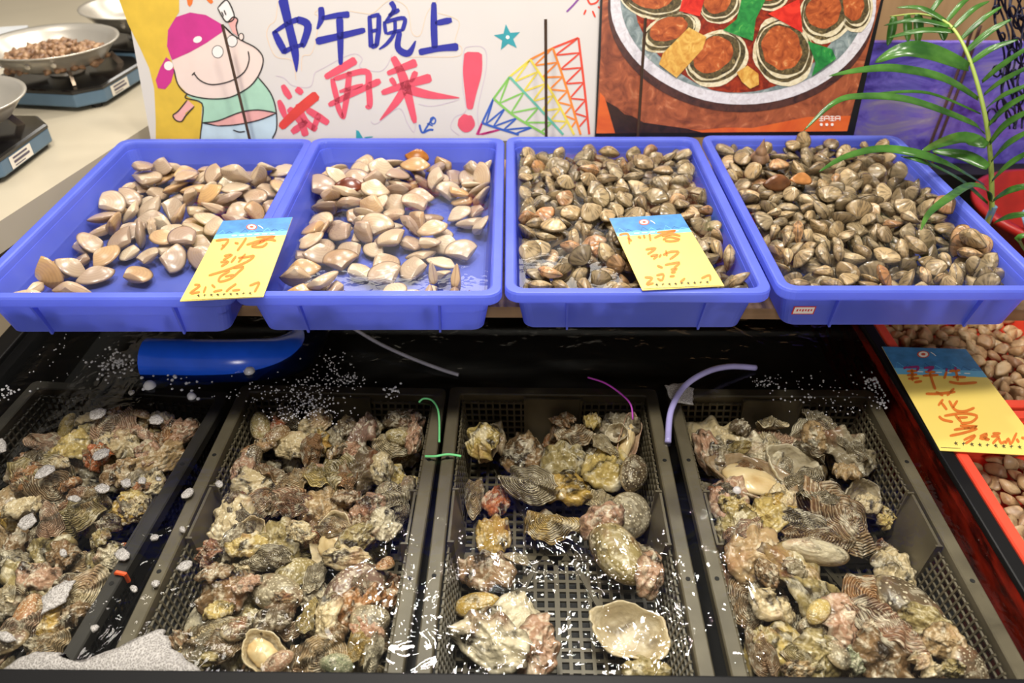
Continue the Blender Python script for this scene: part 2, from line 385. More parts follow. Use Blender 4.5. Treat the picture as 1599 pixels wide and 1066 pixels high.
# ------------------------------------------------------------------ foam and bubbles on the water
t = NT('grey_foam'); v = t.coord(1, off=False); vo = t.n('TexVoronoi'); t.l(v, vo.inputs[0]); vo.inputs['Scale'].default_value = 420
t.col(t.ramp(vo.outputs[0], [(.0, srgb(66, 62, 58)), (.3, srgb(140, 136, 130)), (.8, srgb(184, 180, 174))])); t.bump(vo.outputs[0], .6, .002); M_FOAM = t.set(.35)
def foam(pts, z, label, th=.004, seed=0):
    bm = bmesh.new(); rnd = random.Random(seed); P = [atz(x, y, z) for x, y in pts]; c = sum(P, Vector())/len(P)
    dense = []
    for i in range(len(P)):
        a, b = P[i], P[(i+1) % len(P)]; m = 3
        for k in range(m):
            q = a.lerp(b, k/m); dense.append(q + (q-c)*rnd.uniform(-.06, .06))
    rg = []
    for s, dz in ((1.0, -.001), (1.0, th*.3), (.93, th*.8), (.6, th)): rg.append([bm.verts.new(c + (q-c)*s + Vector((0, 0, dz))) for q in dense])
    n = len(dense)
    for a, b in zip(rg, rg[1:]):
        for k in range(n): bm.faces.new((a[k], a[(k+1) % n], b[(k+1) % n], b[k]))
    bm.faces.new(rg[-1]); bm.faces.new(rg[0][::-1])
    return tag(obj('foam_patch', bm, M_FOAM, smooth=True), label, 'foam')
def cc(l, ox, oy, s): return [(ox+x*s, oy+y*s) for x, y in l]
foam(cc([(20, 1010), (90, 930), (200, 895), (270, 910), (300, 970), (380, 975), (480, 955), (640, 890), (770, 850), (850, 800), (945, 755), (965, 800), (1050, 900), (1170, 1010), (700, 1030)], 0, 780, .2683), .001, 'large patch of grey foam against the front rim of the tank', .006)
FP = [(x*.2815, 500+y*.2815, w*.2815, h*.2815, a) for x, y, w, h, a in ((540, 520, 105, 60, 25), (868, 552, 95, 55, 15), (560, 745, 100, 60, 30), (250, 838, 150, 60, 25), (5, 700, 90, 80, 40), (700, 902, 60, 50, 0), (565, 935, 90, 55, 10), (415, 990, 90, 40, 0), (880, 882, 36, 22, 0), (730, 402, 42, 24, 20), (790, 890, 50, 40, 20), (1040, 960, 90, 45, 35), (1215, 910, 50, 40, 10))]
FP += [(x*.2683, 780+y*.2683, w*.2683, h*.2683, a) for x, y, w, h, a in ((155, 130, 140, 80, 30), (370, 310, 55, 45, 0), (330, 565, 260, 110, 40), (715, 320, 100, 80, 10), (900, 220, 55, 35, 30), (1063, 175, 42, 40, 0), (1075, 385, 100, 60, 30), (905, 490, 55, 35, 25), (780, 520, 50, 40, 0), (550, 750, 55, 40, 20), (30, 800, 60, 130, 70))]
FP += [(1050+.3*40, 614, 34, 52, 70)]
wrds = ['small grey foam fleck drifting over the shells of the black crate', 'foam fleck over the rims between the two left crates']
for i, (x, y, w_, h_, a) in enumerate(FP):
    rnd = random.Random(i); ca, sa = math.cos(R(a)), math.sin(R(a)); pts = []
    for k in range(9):
        an = 2*PI*k/9; r = rnd.uniform(.75, 1.1); u, v_ = w_/2*math.cos(an)*r, h_/2*math.sin(an)*r; pts.append((x+u*ca+v_*sa, y-u*sa+v_*ca))
    big = w_ > 38
    lab = 'long slanting grey foam patch over the shells of the black crate' if (w_ > 60) else 'white foam caught under the lilac hose' if x > 900 else 'foam fleck on the rims of the two left crates' if x > 165 and y > 740 else 'grey foam fleck floating over the shells of the black crate'
    o = foam(pts, .002, lab, .003, i); 
    if 'fleck' in lab: o['group'] = 'foam flecks on the rims' if 'rims' in lab else 'foam flecks in the black crate'
t = NT('bubble_skin'); t.t.nodes.remove(t.b); tr = t.n('BsdfTransparent'); gl = t.n('BsdfGlossy'); gl.inputs['Roughness'].default_value = .05; fr = t.n('Fresnel'); fr.inputs['IOR'].default_value = 1.5
mx = t.n('MixShader'); t.l(fr.outputs[0], mx.inputs[0]); t.l(tr.outputs[0], mx.inputs[1]); t.l(gl.outputs[0], mx.inputs[2])
df = t.n('BsdfDiffuse'); df.inputs[0].default_value = srgb(225, 225, 228); m2 = t.n('MixShader'); m2.inputs[0].default_value = .55; t.l(mx.outputs[0], m2.inputs[1]); t.l(df.outputs[0], m2.inputs[2]); t.l(m2.outputs[0], t.out.inputs[0]); M_BUB = t.m
def bubbles(lst, label, seed):
    bm = bmesh.new(); rnd = random.Random(seed)
    for cx, cy, sx, sy, n, r0, r1 in lst:
        for _ in range(n):
            p = atz(rnd.gauss(cx, sx), min(max(rnd.gauss(cy, sy), 522), 1040), 0); r = rnd.uniform(r0, r1)
            prof = [(r*math.cos(a), r*math.sin(a)) for a in (0, .5, 1.0)] + [(0, r)]
            lathe(bm, prof, 9, Matrix.Translation((min(p.x, .69), p.y, 0)))
    return tag(obj('bubbles', bm, M_BUB, smooth=True), label, 'bubbles', kind='stuff')
q = lambda x, y: (300+x*.2815, 500+y*.2815)
bubbles([(*q(650, 440), 30, 13, 230, .0007, .0022), (*q(880, 335), 12, 5, 50, .0007, .002), (*q(700, 340), 30, 6, 60, .0007, .002), (*q(620, 520), 34, 7, 90, .0007, .002), (*q(790, 250), 14, 14, 60, .0008, .002), (*q(1110, 385), 7, 5, 26, .0012, .003), (*q(400, 400), 40, 12, 30, .001, .002)], 'cluster of small white bubbles at the back of the packed crate', 1)
q = lambda x, y: (x*.2815, 500+y*.2815)
bubbles([(*q(640, 240), 16, 11, 110, .001, .003), (*q(300, 220), 40, 25, 30, .0006, .0015), (*q(40, 400), 12, 6, 30, .001, .0025), (*q(830, 365), 1, 1, 2, .009, .012), (*q(1060, 420), 1, 1, 2, .007, .009), (*q(1000, 330), 40, 14, 26, .0015, .004), (*q(1100, 240), 60, 10, 30, .001, .002), (*q(1390, 280), 2, 2, 3, .008, .011)], 'white bubbles beside the blue pipe at the back left of the tank', 2)
q = lambda x, y: (1000+x*.2815, 500+y*.2815)
bubbles([(*q(1300, 345), 9, 7, 45, .0008, .0026), (*q(1340, 440), 8, 8, 34, .0008, .0024), (*q(900, 420), 34, 8, 26, .001, .0025), (*q(1000, 350), 50, 8, 30, .0008, .002), (*q(690, 345), 12, 4, 40, .0008, .002), (*q(1150, 480), 40, 14, 40, .0008, .002), (*q(540, 950), 1, 1, 1, .007, .008)], 'white bubbles along the red wall at the back right of the tank', 3)
# ------------------------------------------------------------------ cream counter with gas stoves on the left
M_CREAM = plain('cream_counter_stone', (188, 178, 156), .35, var=.04, scale=6)
M_CREAMSIDE = plain('beige_counter_front', (196, 178, 148), .5, var=.06, scale=6)
bm = bmesh.new(); top = [(-1.085, .80), (-.993, 1.303), (-.902, 1.772), (-.78, 2.40), (-.60, 3.35), (-3.0, 3.35), (-3.0, .80)]
rg = [[bm.verts.new((x, y, z)) for x, y in top] for z in (.195, .247, .25)]
for a, b in zip(rg, rg[1:]):
    for k in range(len(a)): bm.faces.new((a[k], a[(k+1) % len(a)], b[(k+1) % len(a)], b[k]))
bm.faces.new(rg[0][::-1]); bm.faces.new(rg[-1])
CT = thing('counter', 'cream stone counter with three gas stoves on it', 'counter', (0, 0, 0)); obj('worktop', bm, M_CREAM, CT)
bm = bmesh.new(); lo = [(-1.14, .80), (-1.065, 1.30), (-1.065, 1.66), (-.92, 1.772), (-.80, 2.40), (-.62, 3.35), (-3.0, 3.35), (-3.0, .80)]
rg = [[bm.verts.new((x, y, z)) for x, y in lo] for z in (-.80, .195)]
for k in range(len(lo)): bm.faces.new((rg[0][k], rg[0][(k+1) % len(lo)], rg[1][(k+1) % len(lo)], rg[1][k]))
bm.faces.new(rg[0][::-1]); bm.faces.new(rg[1]); obj('front', bm, M_CREAMSIDE, CT)
M_STOVE = plain('blue_grey_enamel', (86, 112, 132), .3, var=.05); M_GLOSSBLK = plain('black_enamel', (16, 16, 17), .15, var=.02, coat=.5)
M_RUB = plain('black_rubber', (20, 20, 20), .7); M_STEEL = plain('brushed_steel', (206, 200, 188), .30, .65, var=.05, scale=12); M_TRIVET = plain('worn_trivet', (150, 134, 116), .4, .8)
M_STICK = plain('sticker_paper', (226, 220, 206), .5, var=.03); M_STICKINK = plain('sticker_ink', (92, 84, 100), .5)
def stove(loc, rz, label):
    T = thing('gas_stove', label, 'stove', loc, R(rz), 'gas stoves on the cream counter')
    w, d, ch = .31, .29, .05                              # origin: the corner nearest the trays; body runs to -x and +y
    out = [(0, ch), (0, d-ch), (-ch, d), (-w, d), (-w, 0), (-ch, 0)]
    bm = bmesh.new(); rg = [[bm.verts.new((x, y, z)) for x, y in out] for z in (.012, .046)]
    for k in range(6): bm.faces.new((rg[0][k], rg[0][(k+1) % 6], rg[1][(k+1) % 6], rg[1][k]))
    bm.faces.new(rg[0][::-1]); bm.faces.new(rg[1]); o = obj('body', bm, M_STOVE, T); b = o.modifiers.new('b', 'BEVEL'); b.width = .004; b.segments = 2
    bm = bmesh.new(); cx, cy = -w/2, d/2
    rg = [[bm.verts.new((cx+(x-cx)*s, cy+(y-cy)*s, z)) for x, y in out] for s, z in ((1.004, .045), (1.004, .051), (.97, .054))]
    for a, b in zip(rg, rg[1:]):
        for k in range(6): bm.faces.new((a[k], a[(k+1) % 6], b[(k+1) % 6], b[k]))
    bm.faces.new(rg[0][::-1]); bm.faces.new(rg[-1]); obj('top_plate', bm, M_GLOSSBLK, T)
    for x, y in ((-.03, .05), (-.03, d-.05), (-w+.04, .05), (-w+.04, d-.05)):
        bm = bmesh.new(); lathe(bm, [(0, 0), (.012, 0), (.014, .012), (0, .012)], 14); obj('foot', bm, M_RUB, T, loc=(x, y, 0))
    bm = bmesh.new(); lathe(bm, [(0, .054), (.045, .054), (.043, .062), (.028, .066), (0, .066)], 24); obj('burner', bm, M_STEEL, T, loc=(cx, cy, 0))
    for k in range(4):
        a = R(40+90*k); bm = bmesh.new(); c, s = math.cos(a), math.sin(a)
        bar(bm, (c*.135, s*.135, .052), (c*.115, s*.115, .082), .014, .008, up=Vector((-s, c, 0))); bar(bm, (c*.12, s*.12, .078), (c*.05, s*.05, .073), .008, .010)
        obj('pan_support', bm, M_TRIVET, T, loc=(cx, cy, 0))
    bm = bmesh.new()
    for y0, y1, z0, z1, mi, dx in ((.08, .16, .016, .042, 0, .001), (.092, .145, .034, .038, 1, .0014), (.092, .15, .025, .030, 1, .0014), (.092, .13, .019, .021, 1, .0014)):
        f = bm.faces.new([bm.verts.new((dx, y, z)) for y, z in ((y0, z0), (y1, z0), (y1, z1), (y0, z1))]); f.material_index = mi
    obj('sticker', bm, [M_STICK, M_STICKINK], T)['label'] = 'white sticker on the side'
    return T
SA = (-1.070, 1.42, .25); SB = (-1.055, 1.865, .25); SC = (-.985, 2.20, .25)
stove(SA, -2, 'blue-grey gas stove nearest the blue trays, mostly cut off at the left edge')
stove(SB, -7, 'blue-grey gas stove with black top under the steel pan, middle of the three')
stove(SC, -7, 'blue-grey gas stove furthest back, half hidden behind the painted board')
M_SNAIL = NT('cooked_shell_heap'); v = M_SNAIL.noise(M_SNAIL.coord(1, off=False), 60, 3); M_SNAIL.col(M_SNAIL.ramp(v, [(.3, srgb(90, 62, 44)), (.55, srgb(152, 116, 84)), (.75, srgb(186, 156, 120))])); M_SNAIL = M_SNAIL.set(.4)
def pan(c, r, label, heap, seed):
    T = thing('pan', label, 'pan', c, 0, 'steel pans on the gas stoves')
    bm = bmesh.new(); lathe(bm, [(0, 0), (r*.55, 0), (r*.78, .016), (r*.93, .042), (r*1.0, .054), (r*1.045, .057), (r*1.045, .060), (r*.985, .058), (r*.91, .045), (r*.76, .020), (r*.54, .004), (0, .004)], 56)
    obj('bowl', bm, M_STEEL, T, smooth=True)
    bm = bmesh.new(); a = R(-75)
    for s in (-1, 1):
        p = Vector((r*.93*math.cos(a+s*.2), r*.93*math.sin(a+s*.2), .038)); lathe(bm, [(0, .005), (.006, .004), (.007, 0), (0, 0)], 10, Matrix.Translation(p) @ Vector((math.cos(a), math.sin(a), -.4)).to_track_quat('Z', 'Y').to_matrix().to_4x4())
    obj('rivet', bm, M_STEEL, T)
    if heap:
        bm = bmesh.new(); rnd = random.Random(seed)
        for _ in range(190):
            rr = r*.80*math.sqrt(rnd.random()); an = rnd.uniform(0, 6.28); z = .018+.022*(1-(rr/(r*.75))**2)+rnd.uniform(-.004, .006)
            M = Matrix.Translation((rr*math.cos(an), rr*math.sin(an), z)) @ Euler((rnd.uniform(0, 6), rnd.uniform(0, 6), 0)).to_matrix().to_4x4()
            lathe(bm, [(0, -.012), (.006, -.008), (.009, 0), (.006, .008), (0, .016)], 7, M)
        o = tag(obj('cooked_snails', bm, M_SNAIL, smooth=True, loc=c), 'heap of brown cooked snails in the middle steel pan', 'snails', kind='stuff')
    return T
def on(S_, rz, dz=.080): 
    v = Matrix.Rotation(R(rz), 3, 'Z') @ Vector((-.145, .145, 0)); return (S_[0]+v.x, S_[1]+v.y, S_[2]+dz)
pA = on(SA, -2); pB = (-1.190, 2.0, .330); pC = on(SC, -7)
pan(pA, .155, 'steel pan cut off at the left edge, on the nearest stove', False, 1)
pan(pB, .155, 'steel pan of brown snails on the middle gas stove', True, 2)
pan(pC, .155, 'steel pan furthest back, partly behind the painted board', False, 3)
# folded clear-white stand card
M_ACRY = plain('frosted_acrylic', (224, 228, 232), .2, var=.02)
c0 = Vector((-1.48, 2.26, .25)); T = thing('table_card', 'folded white card standing behind the middle pan', 'card', c0, R(15))
for s in (-1, 1):
    bm = bmesh.new(); bar(bm, (0, s*.035, .001), (0, s*.004, .10), .15, .003, up=Vector((0, 1, .3))); obj('leaf', bm, M_ACRY, T)

# ------------------------------------------------------------------ the two posters behind the trays
class Sheet:
    """a flat printed sheet: pixels of the photograph are carried onto its plane once, then drawn as ink"""
    def __init__(s, p0, n): s.p0 = Vector(p0); s.n = Vector(n).normalized()
    def P(s, x, y, lift=0): return atp(x, y, s.p0, s.n) + s.n*lift
    def poly(s, bm, px, lift, mi):
        f = bm.faces.new([bm.verts.new(s.P(x, y, lift)) for x, y in px]); f.normal_update()
        if f.normal.dot(s.n) < 0: f.normal_flip()
        f.material_index = mi; return f
    def ell(s, bm, cx, cy, rx, ry, lift, mi, rot=0, n=28, wob=0, seed=0):
        c, sn = math.cos(R(rot)), math.sin(R(rot)); pts = []
        for k in range(n):
            a = 2*PI*k/n; w = 1+wob*noise.noise(Vector((math.cos(a)*2, math.sin(a)*2, seed*3.3))); u, v = rx*w*math.cos(a), ry*w*math.sin(a); pts.append((cx+u*c-v*sn, cy+u*sn+v*c))
        return s.poly(bm, pts, lift, mi)
    def line(s, bm, px, wd, lift, mi, n=5, ends=True):
        """brush stroke: wd = width in pixels at each given point (or one width)"""
        if not isinstance(wd, (list, tuple)): wd = [wd]*len(px)
        P = smoothline([(x, y, w*10) for (x, y), w in zip(px, wd)], n) if len(px) > 2 else [Vector((px[0][0], px[0][1], wd[0]*10)).lerp(Vector((px[-1][0], px[-1][1], wd[-1]*10)), k/4) for k in range(5)]
        L, Rr = [], []
        for i, p in enumerate(P):
            d = P[min(i+1, len(P)-1)]-P[max(i-1, 0)]; d.z = 0
            if d.length < 1e-6: d = Vector((1, 0, 0))
            d.normalize(); h = max(p.z/20, .15)
            if ends and i in (0, len(P)-1): h *= .62
            L.append(bm.verts.new(s.P(p.x-d.y*h, p.y+d.x*h, lift))); Rr.append(bm.verts.new(s.P(p.x+d.y*h, p.y-d.x*h, lift)))
        for i in range(len(P)-1):
            f = bm.faces.new((L[i], L[i+1], Rr[i+1], Rr[i])); f.normal_update()
            if f.normal.dot(s.n) < 0: f.normal_flip()
            f.material_index = mi
    def slab(s, bm, px, th, mi=0, lift=0):
        a = [s.P(x, y, lift) for x, y in px]; t = [bm.verts.new(p) for p in a]; b = [bm.verts.new(p - s.n*th) for p in a]; n = len(px)
        bm.faces.new(t).material_index = mi; bm.faces.new(b[::-1]).material_index = mi
        for k in range(n): bm.faces.new((t[k], b[k], b[(k+1) % n], t[(k+1) % n])).material_index = mi
def ink(name, rgb, var=.06): return plain('ink_'+name, rgb, .55, var=var, scale=30)
LEAN = Vector((0, -1, .2)).normalized()
B1 = Sheet((0, 1.672, .215), LEAN)
M_BOARDW = plain('white_board', (216, 212, 208), .45, var=.015, scale=8)
PB = thing('painted_board', 'white hand-painted board with blue and red brush lettering and a boy in a magenta cap', 'board', (-.34, 1.675, .213))
def sub(o, par):
    o.parent = par; o.matrix_parent_inverse = par.matrix_world.inverted() if False else Matrix.Translation(-par.location); return o
bm = bmesh.new(); B1.slab(bm, [(237, 226), (930, 218), (945, -110), (176, -110)], .012); sub(obj('board', bm, M_BOARDW), PB)
I1 = [ink('yellow', (226, 190, 66)), ink('magenta', (204, 52, 140)), ink('black', (38, 34, 34)), ink('skin', (236, 216, 206), .02), ink('mint', (172, 216, 190)), ink('pink', (240, 178, 172)), ink('pale_blue', (196, 220, 232)), ink('white', (240, 236, 232), .01),
      ink('orange', (236, 120, 50)), ink('teal', (50, 160, 172)), ink('red', (228, 74, 52)), ink('rain_orange', (244, 140, 50)), ink('rain_yellow', (238, 218, 84)), ink('rain_green', (134, 200, 92)), ink('rain_blue', (52, 96, 190)), ink('rain_magenta', (206, 50, 130)), ink('sea_green', (104, 190, 168)), ink('purple', (140, 80, 160)), ink('pale_line', (230, 196, 168), .02)]
K1_ = .3127
def c1(l): return [(x*K1_, y*K1_) for x, y in l]
bm = bmesh.new()
B1.poly(bm, c1([(590, -60), (595, 0), (640, 120), (700, 240), (745, 340), (770, 440), (778, 600), (778, 710), (1000, 710), (1010, 520), (935, 480), (865, 330), (835, 230), (850, 130), (895, 60), (895, -60)]), .0004, 0)
sub(obj('yellow_paint', bm, I1), PB); bm = bmesh.new()
B1.poly(bm, c1([(870, 340), (890, 420), (940, 470), (1040, 492), (1150, 485), (1250, 430), (1300, 360), (1315, 290), (1280, 240), (1215, 205), (1160, 170), (1115, 128), (1110, 160), (1030, 215), (950, 260), (860, 300)]), .0008, 3)
B1.poly(bm, c1([(935, 480), (1010, 515), (1010, 612), (1090, 600), (1200, 560), (1290, 548), (1375, 560), (1360, 480), (1290, 385), (1250, 430), (1150, 485), (1040, 492), (940, 470)]), .0008, 4)
B1.poly(bm, c1([(1012, 615), (1090, 602), (1200, 560), (1290, 550), (1378, 562), (1290, 600), (1180, 622), (1090, 628)]), .0009, 5)
B1.poly(bm, c1([(1010, 617), (1090, 628), (1180, 622), (1290, 600), (1380, 564), (1382, 640), (1360, 710), (1000, 710)]), .0008, 6)
B1.poly(bm, c1([(940, 500), (890, 555), (865, 575), (880, 600), (908, 605), (930, 580), (925, 565), (972, 530)]), .0010, 5)
B1.poly(bm, c1([(860, 300), (835, 230), (840, 150), (880, 85), (950, 62), (1030, 75), (1115, 125), (1110, 160), (1030, 215), (950, 260)]), .0012, 1)
B1.poly(bm, c1([(830, 285), (800, 340), (778, 400), (790, 440), (825, 445), (855, 410), (872, 350), (850, 300)]), .0011, 1)
B1.ell(bm, 843*K1_, 328*K1_, 7, 7, .0014, 7); B1.ell(bm, 988*K1_, 197*K1_, 7, 5, .0016, 7, -20)
B1.poly(bm, c1([(1088, 40), (1135, 0), (1172, 85), (1130, 108)]), .0012, 7); B1.poly(bm, c1([(1140, 112), (1165, 85), (1188, 98), (1180, 130), (1192, 180), (1165, 165)]), .0013, 5)
for a, b, rr in ((1088, 258, 27), (1160, 205, 25)):
    B1.ell(bm, a*K1_, b*K1_, rr*K1_+.8, rr*K1_*1.1+.8, .0012, 2); B1.ell(bm, a*K1_, b*K1_, rr*K1_-.2, rr*K1_*1.1-.2, .0014, 7)
for l in ([(870, 345), (890, 420), (940, 470), (1040, 492), (1150, 485), (1250, 430), (1300, 360), (1315, 290), (1280, 240), (1215, 205), (1160, 170), (1118, 128)], [(968, 362), (1000, 400), (1060, 422), (1150, 405), (1220, 360), (1245, 300), (1240, 255)], [(960, 375), (975, 360)],
          [(935, 470), (930, 490), (1010, 515), (1010, 610), (1005, 650), (1000, 700)], [(1290, 385), (1350, 460), (1378, 540), (1382, 640), (1360, 690)], [(1012, 612), (1090, 602), (1200, 560), (1290, 548), (1378, 562)], [(1090, 628), (1180, 622), (1290, 600), (1378, 566)], [(1010, 612), (1090, 628)],
          [(935, 500), (890, 555), (865, 575), (880, 600), (908, 605), (930, 575), (972, 530)], [(1088, 40), (1135, 0), (1172, 85), (1130, 108), (1088, 40)], [(1140, 112), (1165, 85), (1188, 98), (1180, 130), (1192, 180)], [(1120, 128), (1160, 170)], [(1165, 648), (1195, 658), (1225, 655)], [(1120, 50), (1130, 75)], [(1108, 58), (1118, 82)]):
    B1.line(bm, c1(l), 2.0, .0018, 2, 4)
B1.ell(bm, 1206*K1_, 183*K1_, 4.5, 6, .0018, 2); B1.ell(bm, 1206*K1_, 183*K1_, 3, 4.5, .002, 3)
sub(obj('boy_drawing', bm, I1), PB); bm = bmesh.new()
B1.poly(bm, c1([(930, -20), (968, -20), (960, 20), (948, 34), (938, 24)]), .0006, 8); B1.line(bm, c1([(1030, -20), (1060, 15)]), 7, .0006, 8)
K2_ = .3377
def c2(l): return [(400+x*K2_, y*K2_) for x, y in l]
# star, anchor, sun, arrow, rainbow fan
cx, cy = 1162, 175; st = []
for k in range(10):
    a = R(-97+36*k); r = 64 if k % 2 == 0 else 27; st.append((cx+r*math.cos(a), cy+r*math.sin(a)))
B1.poly(bm, c2(st), .0006, 9); B1.ell(bm, 400+1163*K2_, 172*K2_, 3, 3, .0009, 7)
sub(obj('star_drawing', bm, I1), PB); bm = bmesh.new()
B1.poly(bm, c2([(462, 600), (475, 605), (495, 640), (462, 660)]), .0006, 9); B1.line(bm, c2([(500, 636), (540, 632)]), 2, .0006, 9)
for l, w_ in (([(820, 545), (800, 570), (775, 610)], 3), ([(755, 575), (768, 612), (800, 600), (820, 600)], 3.4), ([(790, 570), (818, 582)], 2.4), ([(806, 548), (820, 542), (830, 556), (822, 572), (808, 566), (806, 548)], 2.4)): B1.line(bm, c2(l), w_, .0006, 14)
sub(obj('anchor_drawing', bm, I1), PB); bm = bmesh.new()
B1.line(bm, c2([(1530, -10), (1545, 18), (1575, 10), (1585, -15)]), 3, .0006, 10)
for l in ([(1525, 45), (1515, 68)], [(1555, 50), (1568, 80)], [(1580, 30), (1600, 45)]): B1.line(bm, c2(l), 3, .0006, 10)
B1.line(bm, c2([(1435, 55), (1465, 25), (1495, -10)]), 3, .0006, 17)
sub(obj('sun_drawing', bm, I1), PB); bm = bmesh.new()
rays = [[(1490, 175), (1515, 380), (1540, 620)], [(1372, 222), (1440, 420), (1500, 622)], [(1268, 275), (1375, 440), (1470, 622)], [(1172, 355), (1300, 490), (1420, 622)], [(1098, 455), (1200, 540), (1340, 622)], [(1045, 568), (1110, 590), (1215, 622)], [(1020, 622), (1030, 622), (1045, 622)]]
def along(p, t):
    a, b, c = p; return (a[0]+(b[0]-a[0])*2*t, a[1]+(b[1]-a[1])*2*t) if t < .5 else (b[0]+(c[0]-b[0])*(2*t-1), b[1]+(c[1]-b[1])*(2*t-1))
cols = [10, 11, 12, 13, 14, 15]
for i, mi in enumerate(cols):
    a, b = rays[i], rays[i+1]; n = 11 if i < 3 else 7 if i < 5 else 3
    B1.line(bm, c2([a[0], b[0]]), 3.4, .0007, mi, ends=False)
    zz = [along(a if k % 2 == 0 else b, min(1, (k*.92/n)**1.0)) for k in range(n+1)]
    for p, q in zip(zz, zz[1:]): B1.line(bm, c2([p, q]), 2.9, .0007, mi)
for i, mi in enumerate([10, 11, 12, 16, 13, 14]): B1.line(bm, c2(rays[i]), 3.6, .0009, mi, ends=False)
sub(obj('rainbow_drawing', bm, I1), PB)
# lettering
bm = bmesh.new(); LI = [ink('royal_blue', (38, 44, 158)), ink('rose', (232, 86, 108)), ink('tomato', (222, 66, 58)), ink('outline_peach', (232, 208, 184), .02), ink('outline_mauve', (206, 192, 204), .02)]
def outl(l, mi): B1.line(bm, c2(l), 1.2, .0005, mi, 5)
outl([(100, 0), (90, 90), (60, 120), (50, 170), (90, 260), (165, 280), (185, 370)], 3); outl([(210, 330), (215, 260), (260, 240), (290, 90), (270, 60), (310, 30)], 3); outl([(430, 50), (490, 60), (540, 60), (600, 10), (640, 0), (700, 40), (720, 150), (760, 160), (790, 60), (840, 0)], 3); outl([(840, 60), (910, 80), (940, 110), (920, 190), (950, 220), (930, 260), (760, 262), (700, 265)], 3)
outl([(90, 350), (130, 360), (170, 395), (250, 400), (270, 340), (300, 320), (440, 250), (490, 270), (480, 310), (560, 330), (600, 310), (630, 250)], 4); outl([(740, 560), (730, 610), (700, 570), (660, 500), (560, 570), (530, 560)], 4); outl([(940, 460), (820, 490), (750, 480)], 4)
outl([(985, 215), (960, 240), (955, 400), (970, 510), (920, 540), (900, 590), (940, 625)], 4); outl([(985, 215), (1040, 215), (1065, 250), (1060, 340), (1025, 500), (1030, 590)], 4)
def br(l, w_, mi=0, lift=.0009): B1.line(bm, c2(l), [x*K2_*1.22 for x in w_] if isinstance(w_, (list, tuple)) else w_*K2_*1.22, lift, mi, 6)
br([(122, -10), (150, 110), (180, 240), (187, 332)], [38, 32, 30, 6]); br([(82, 142), (108, 195), (135, 245)], [20, 28, 24]); br([(80, 152), (140, 112), (195, 88)], [12, 18, 22]); br([(185, 88), (240, 118), (212, 218)], [26, 30, 24]); br([(125, 242), (165, 222), (220, 205)], [20, 18, 14])
br([(300, 32), (302, 85), (282, 135)], [22, 24, 8]); br([(302, 85), (370, 72), (432, 66)], [16, 22, 26]); br([(276, 192), (390, 166), (505, 138)], [30, 26, 22]); br([(386, 78), (390, 200), (391, 300)], [28, 24, 16])
br([(524, 72), (528, 145), (532, 220)], [16, 18, 20]); br([(524, 78), (572, 66)], [14, 16]); br([(568, 68), (566, 140), (556, 214)], [18, 20, 18]); br([(530, 145), (562, 138)], 14); br([(532, 218), (560, 208)], 18)
br([(622, 8), (638, 45), (598, 98)], [20, 18, 8]); br([(612, 72), (662, 44)], [14, 20]); br([(592, 98), (600, 158)], [14, 14]); br([(592, 104), (684, 84), (676, 142)], [14, 16, 16]); br([(602, 156), (680, 138)], [14, 14]); br([(642, 92), (640, 150), (606, 200), (568, 228)], [14, 14, 14, 6]); br([(664, 146), (656, 220), (704, 246), (738, 188)], [20, 24, 26, 6])
br([(822, 10), (822, 120), (826, 224)], [20, 26, 24]); br([(828, 108), (905, 92)], [22, 26]); br([(752, 242), (845, 224), (935, 216)], [26, 24, 32])
for l, w_, mi in (([(318, 358), (390, 318), (462, 276)], [22, 30, 32], 1), ([(352, 362), (362, 410), (378, 472)], [16, 22, 20], 1), ([(358, 366), (505, 330), (520, 400), (525, 488), (505, 490)], [18, 24, 24, 22, 8], 1), ([(432, 330), (420, 440), (402, 550)], [22, 24, 18], 1), ([(385, 424), (495, 392)], [16, 18], 1), ([(335, 486), (450, 430), (575, 372)], [20, 24, 26], 1), ([(372, 470), (385, 510), (400, 545)], [20, 20, 14], 1),
                  ([(606, 340), (670, 315), (742, 288)], [18, 26, 34], 1), ([(632, 262), (668, 330), (692, 400), (735, 568)], [24, 32, 36, 20], 1), ([(622, 360), (645, 395)], [22, 18], 1), ([(740, 330), (715, 380)], [26, 16], 1), ([(580, 430), (690, 392), (810, 358)], [22, 28, 36], 1), ([(694, 398), (645, 475), (572, 556)], [32, 28, 5], 1), ([(694, 410), (800, 438), (940, 452)], [36, 30, 5], 1),
                  ([(122, 392), (140, 425), (160, 455)], [16, 26, 18], 1), ([(185, 408), (215, 432)], [26, 22], 1), ([(105, 462), (120, 500), (136, 545)], [14, 26, 16], 1), ([(150, 500), (205, 560), (230, 628)], [26, 26, 28], 1), ([(190, 480), (230, 560), (280, 600)], [22, 24, 24], 1), ([(235, 505), (290, 540), (335, 570)], [24, 28, 22], 1), ([(165, 612), (235, 560)], [30, 20], 1), ([(292, 525), (262, 604)], [24, 20], 1)): br(l, w_, mi)
br([(112, 590), (200, 505), (284, 436)], [30, 38, 38], 2, .0012)
br([(1004, 240), (1000, 330), (992, 430), (988, 505)], [66, 72, 44, 22], 1); B1.ell(bm, 400+972*K2_, 570*K2_, 13.5, 14, .0009, 1, wob=.12)
sub(obj('lettering', bm, LI), PB)

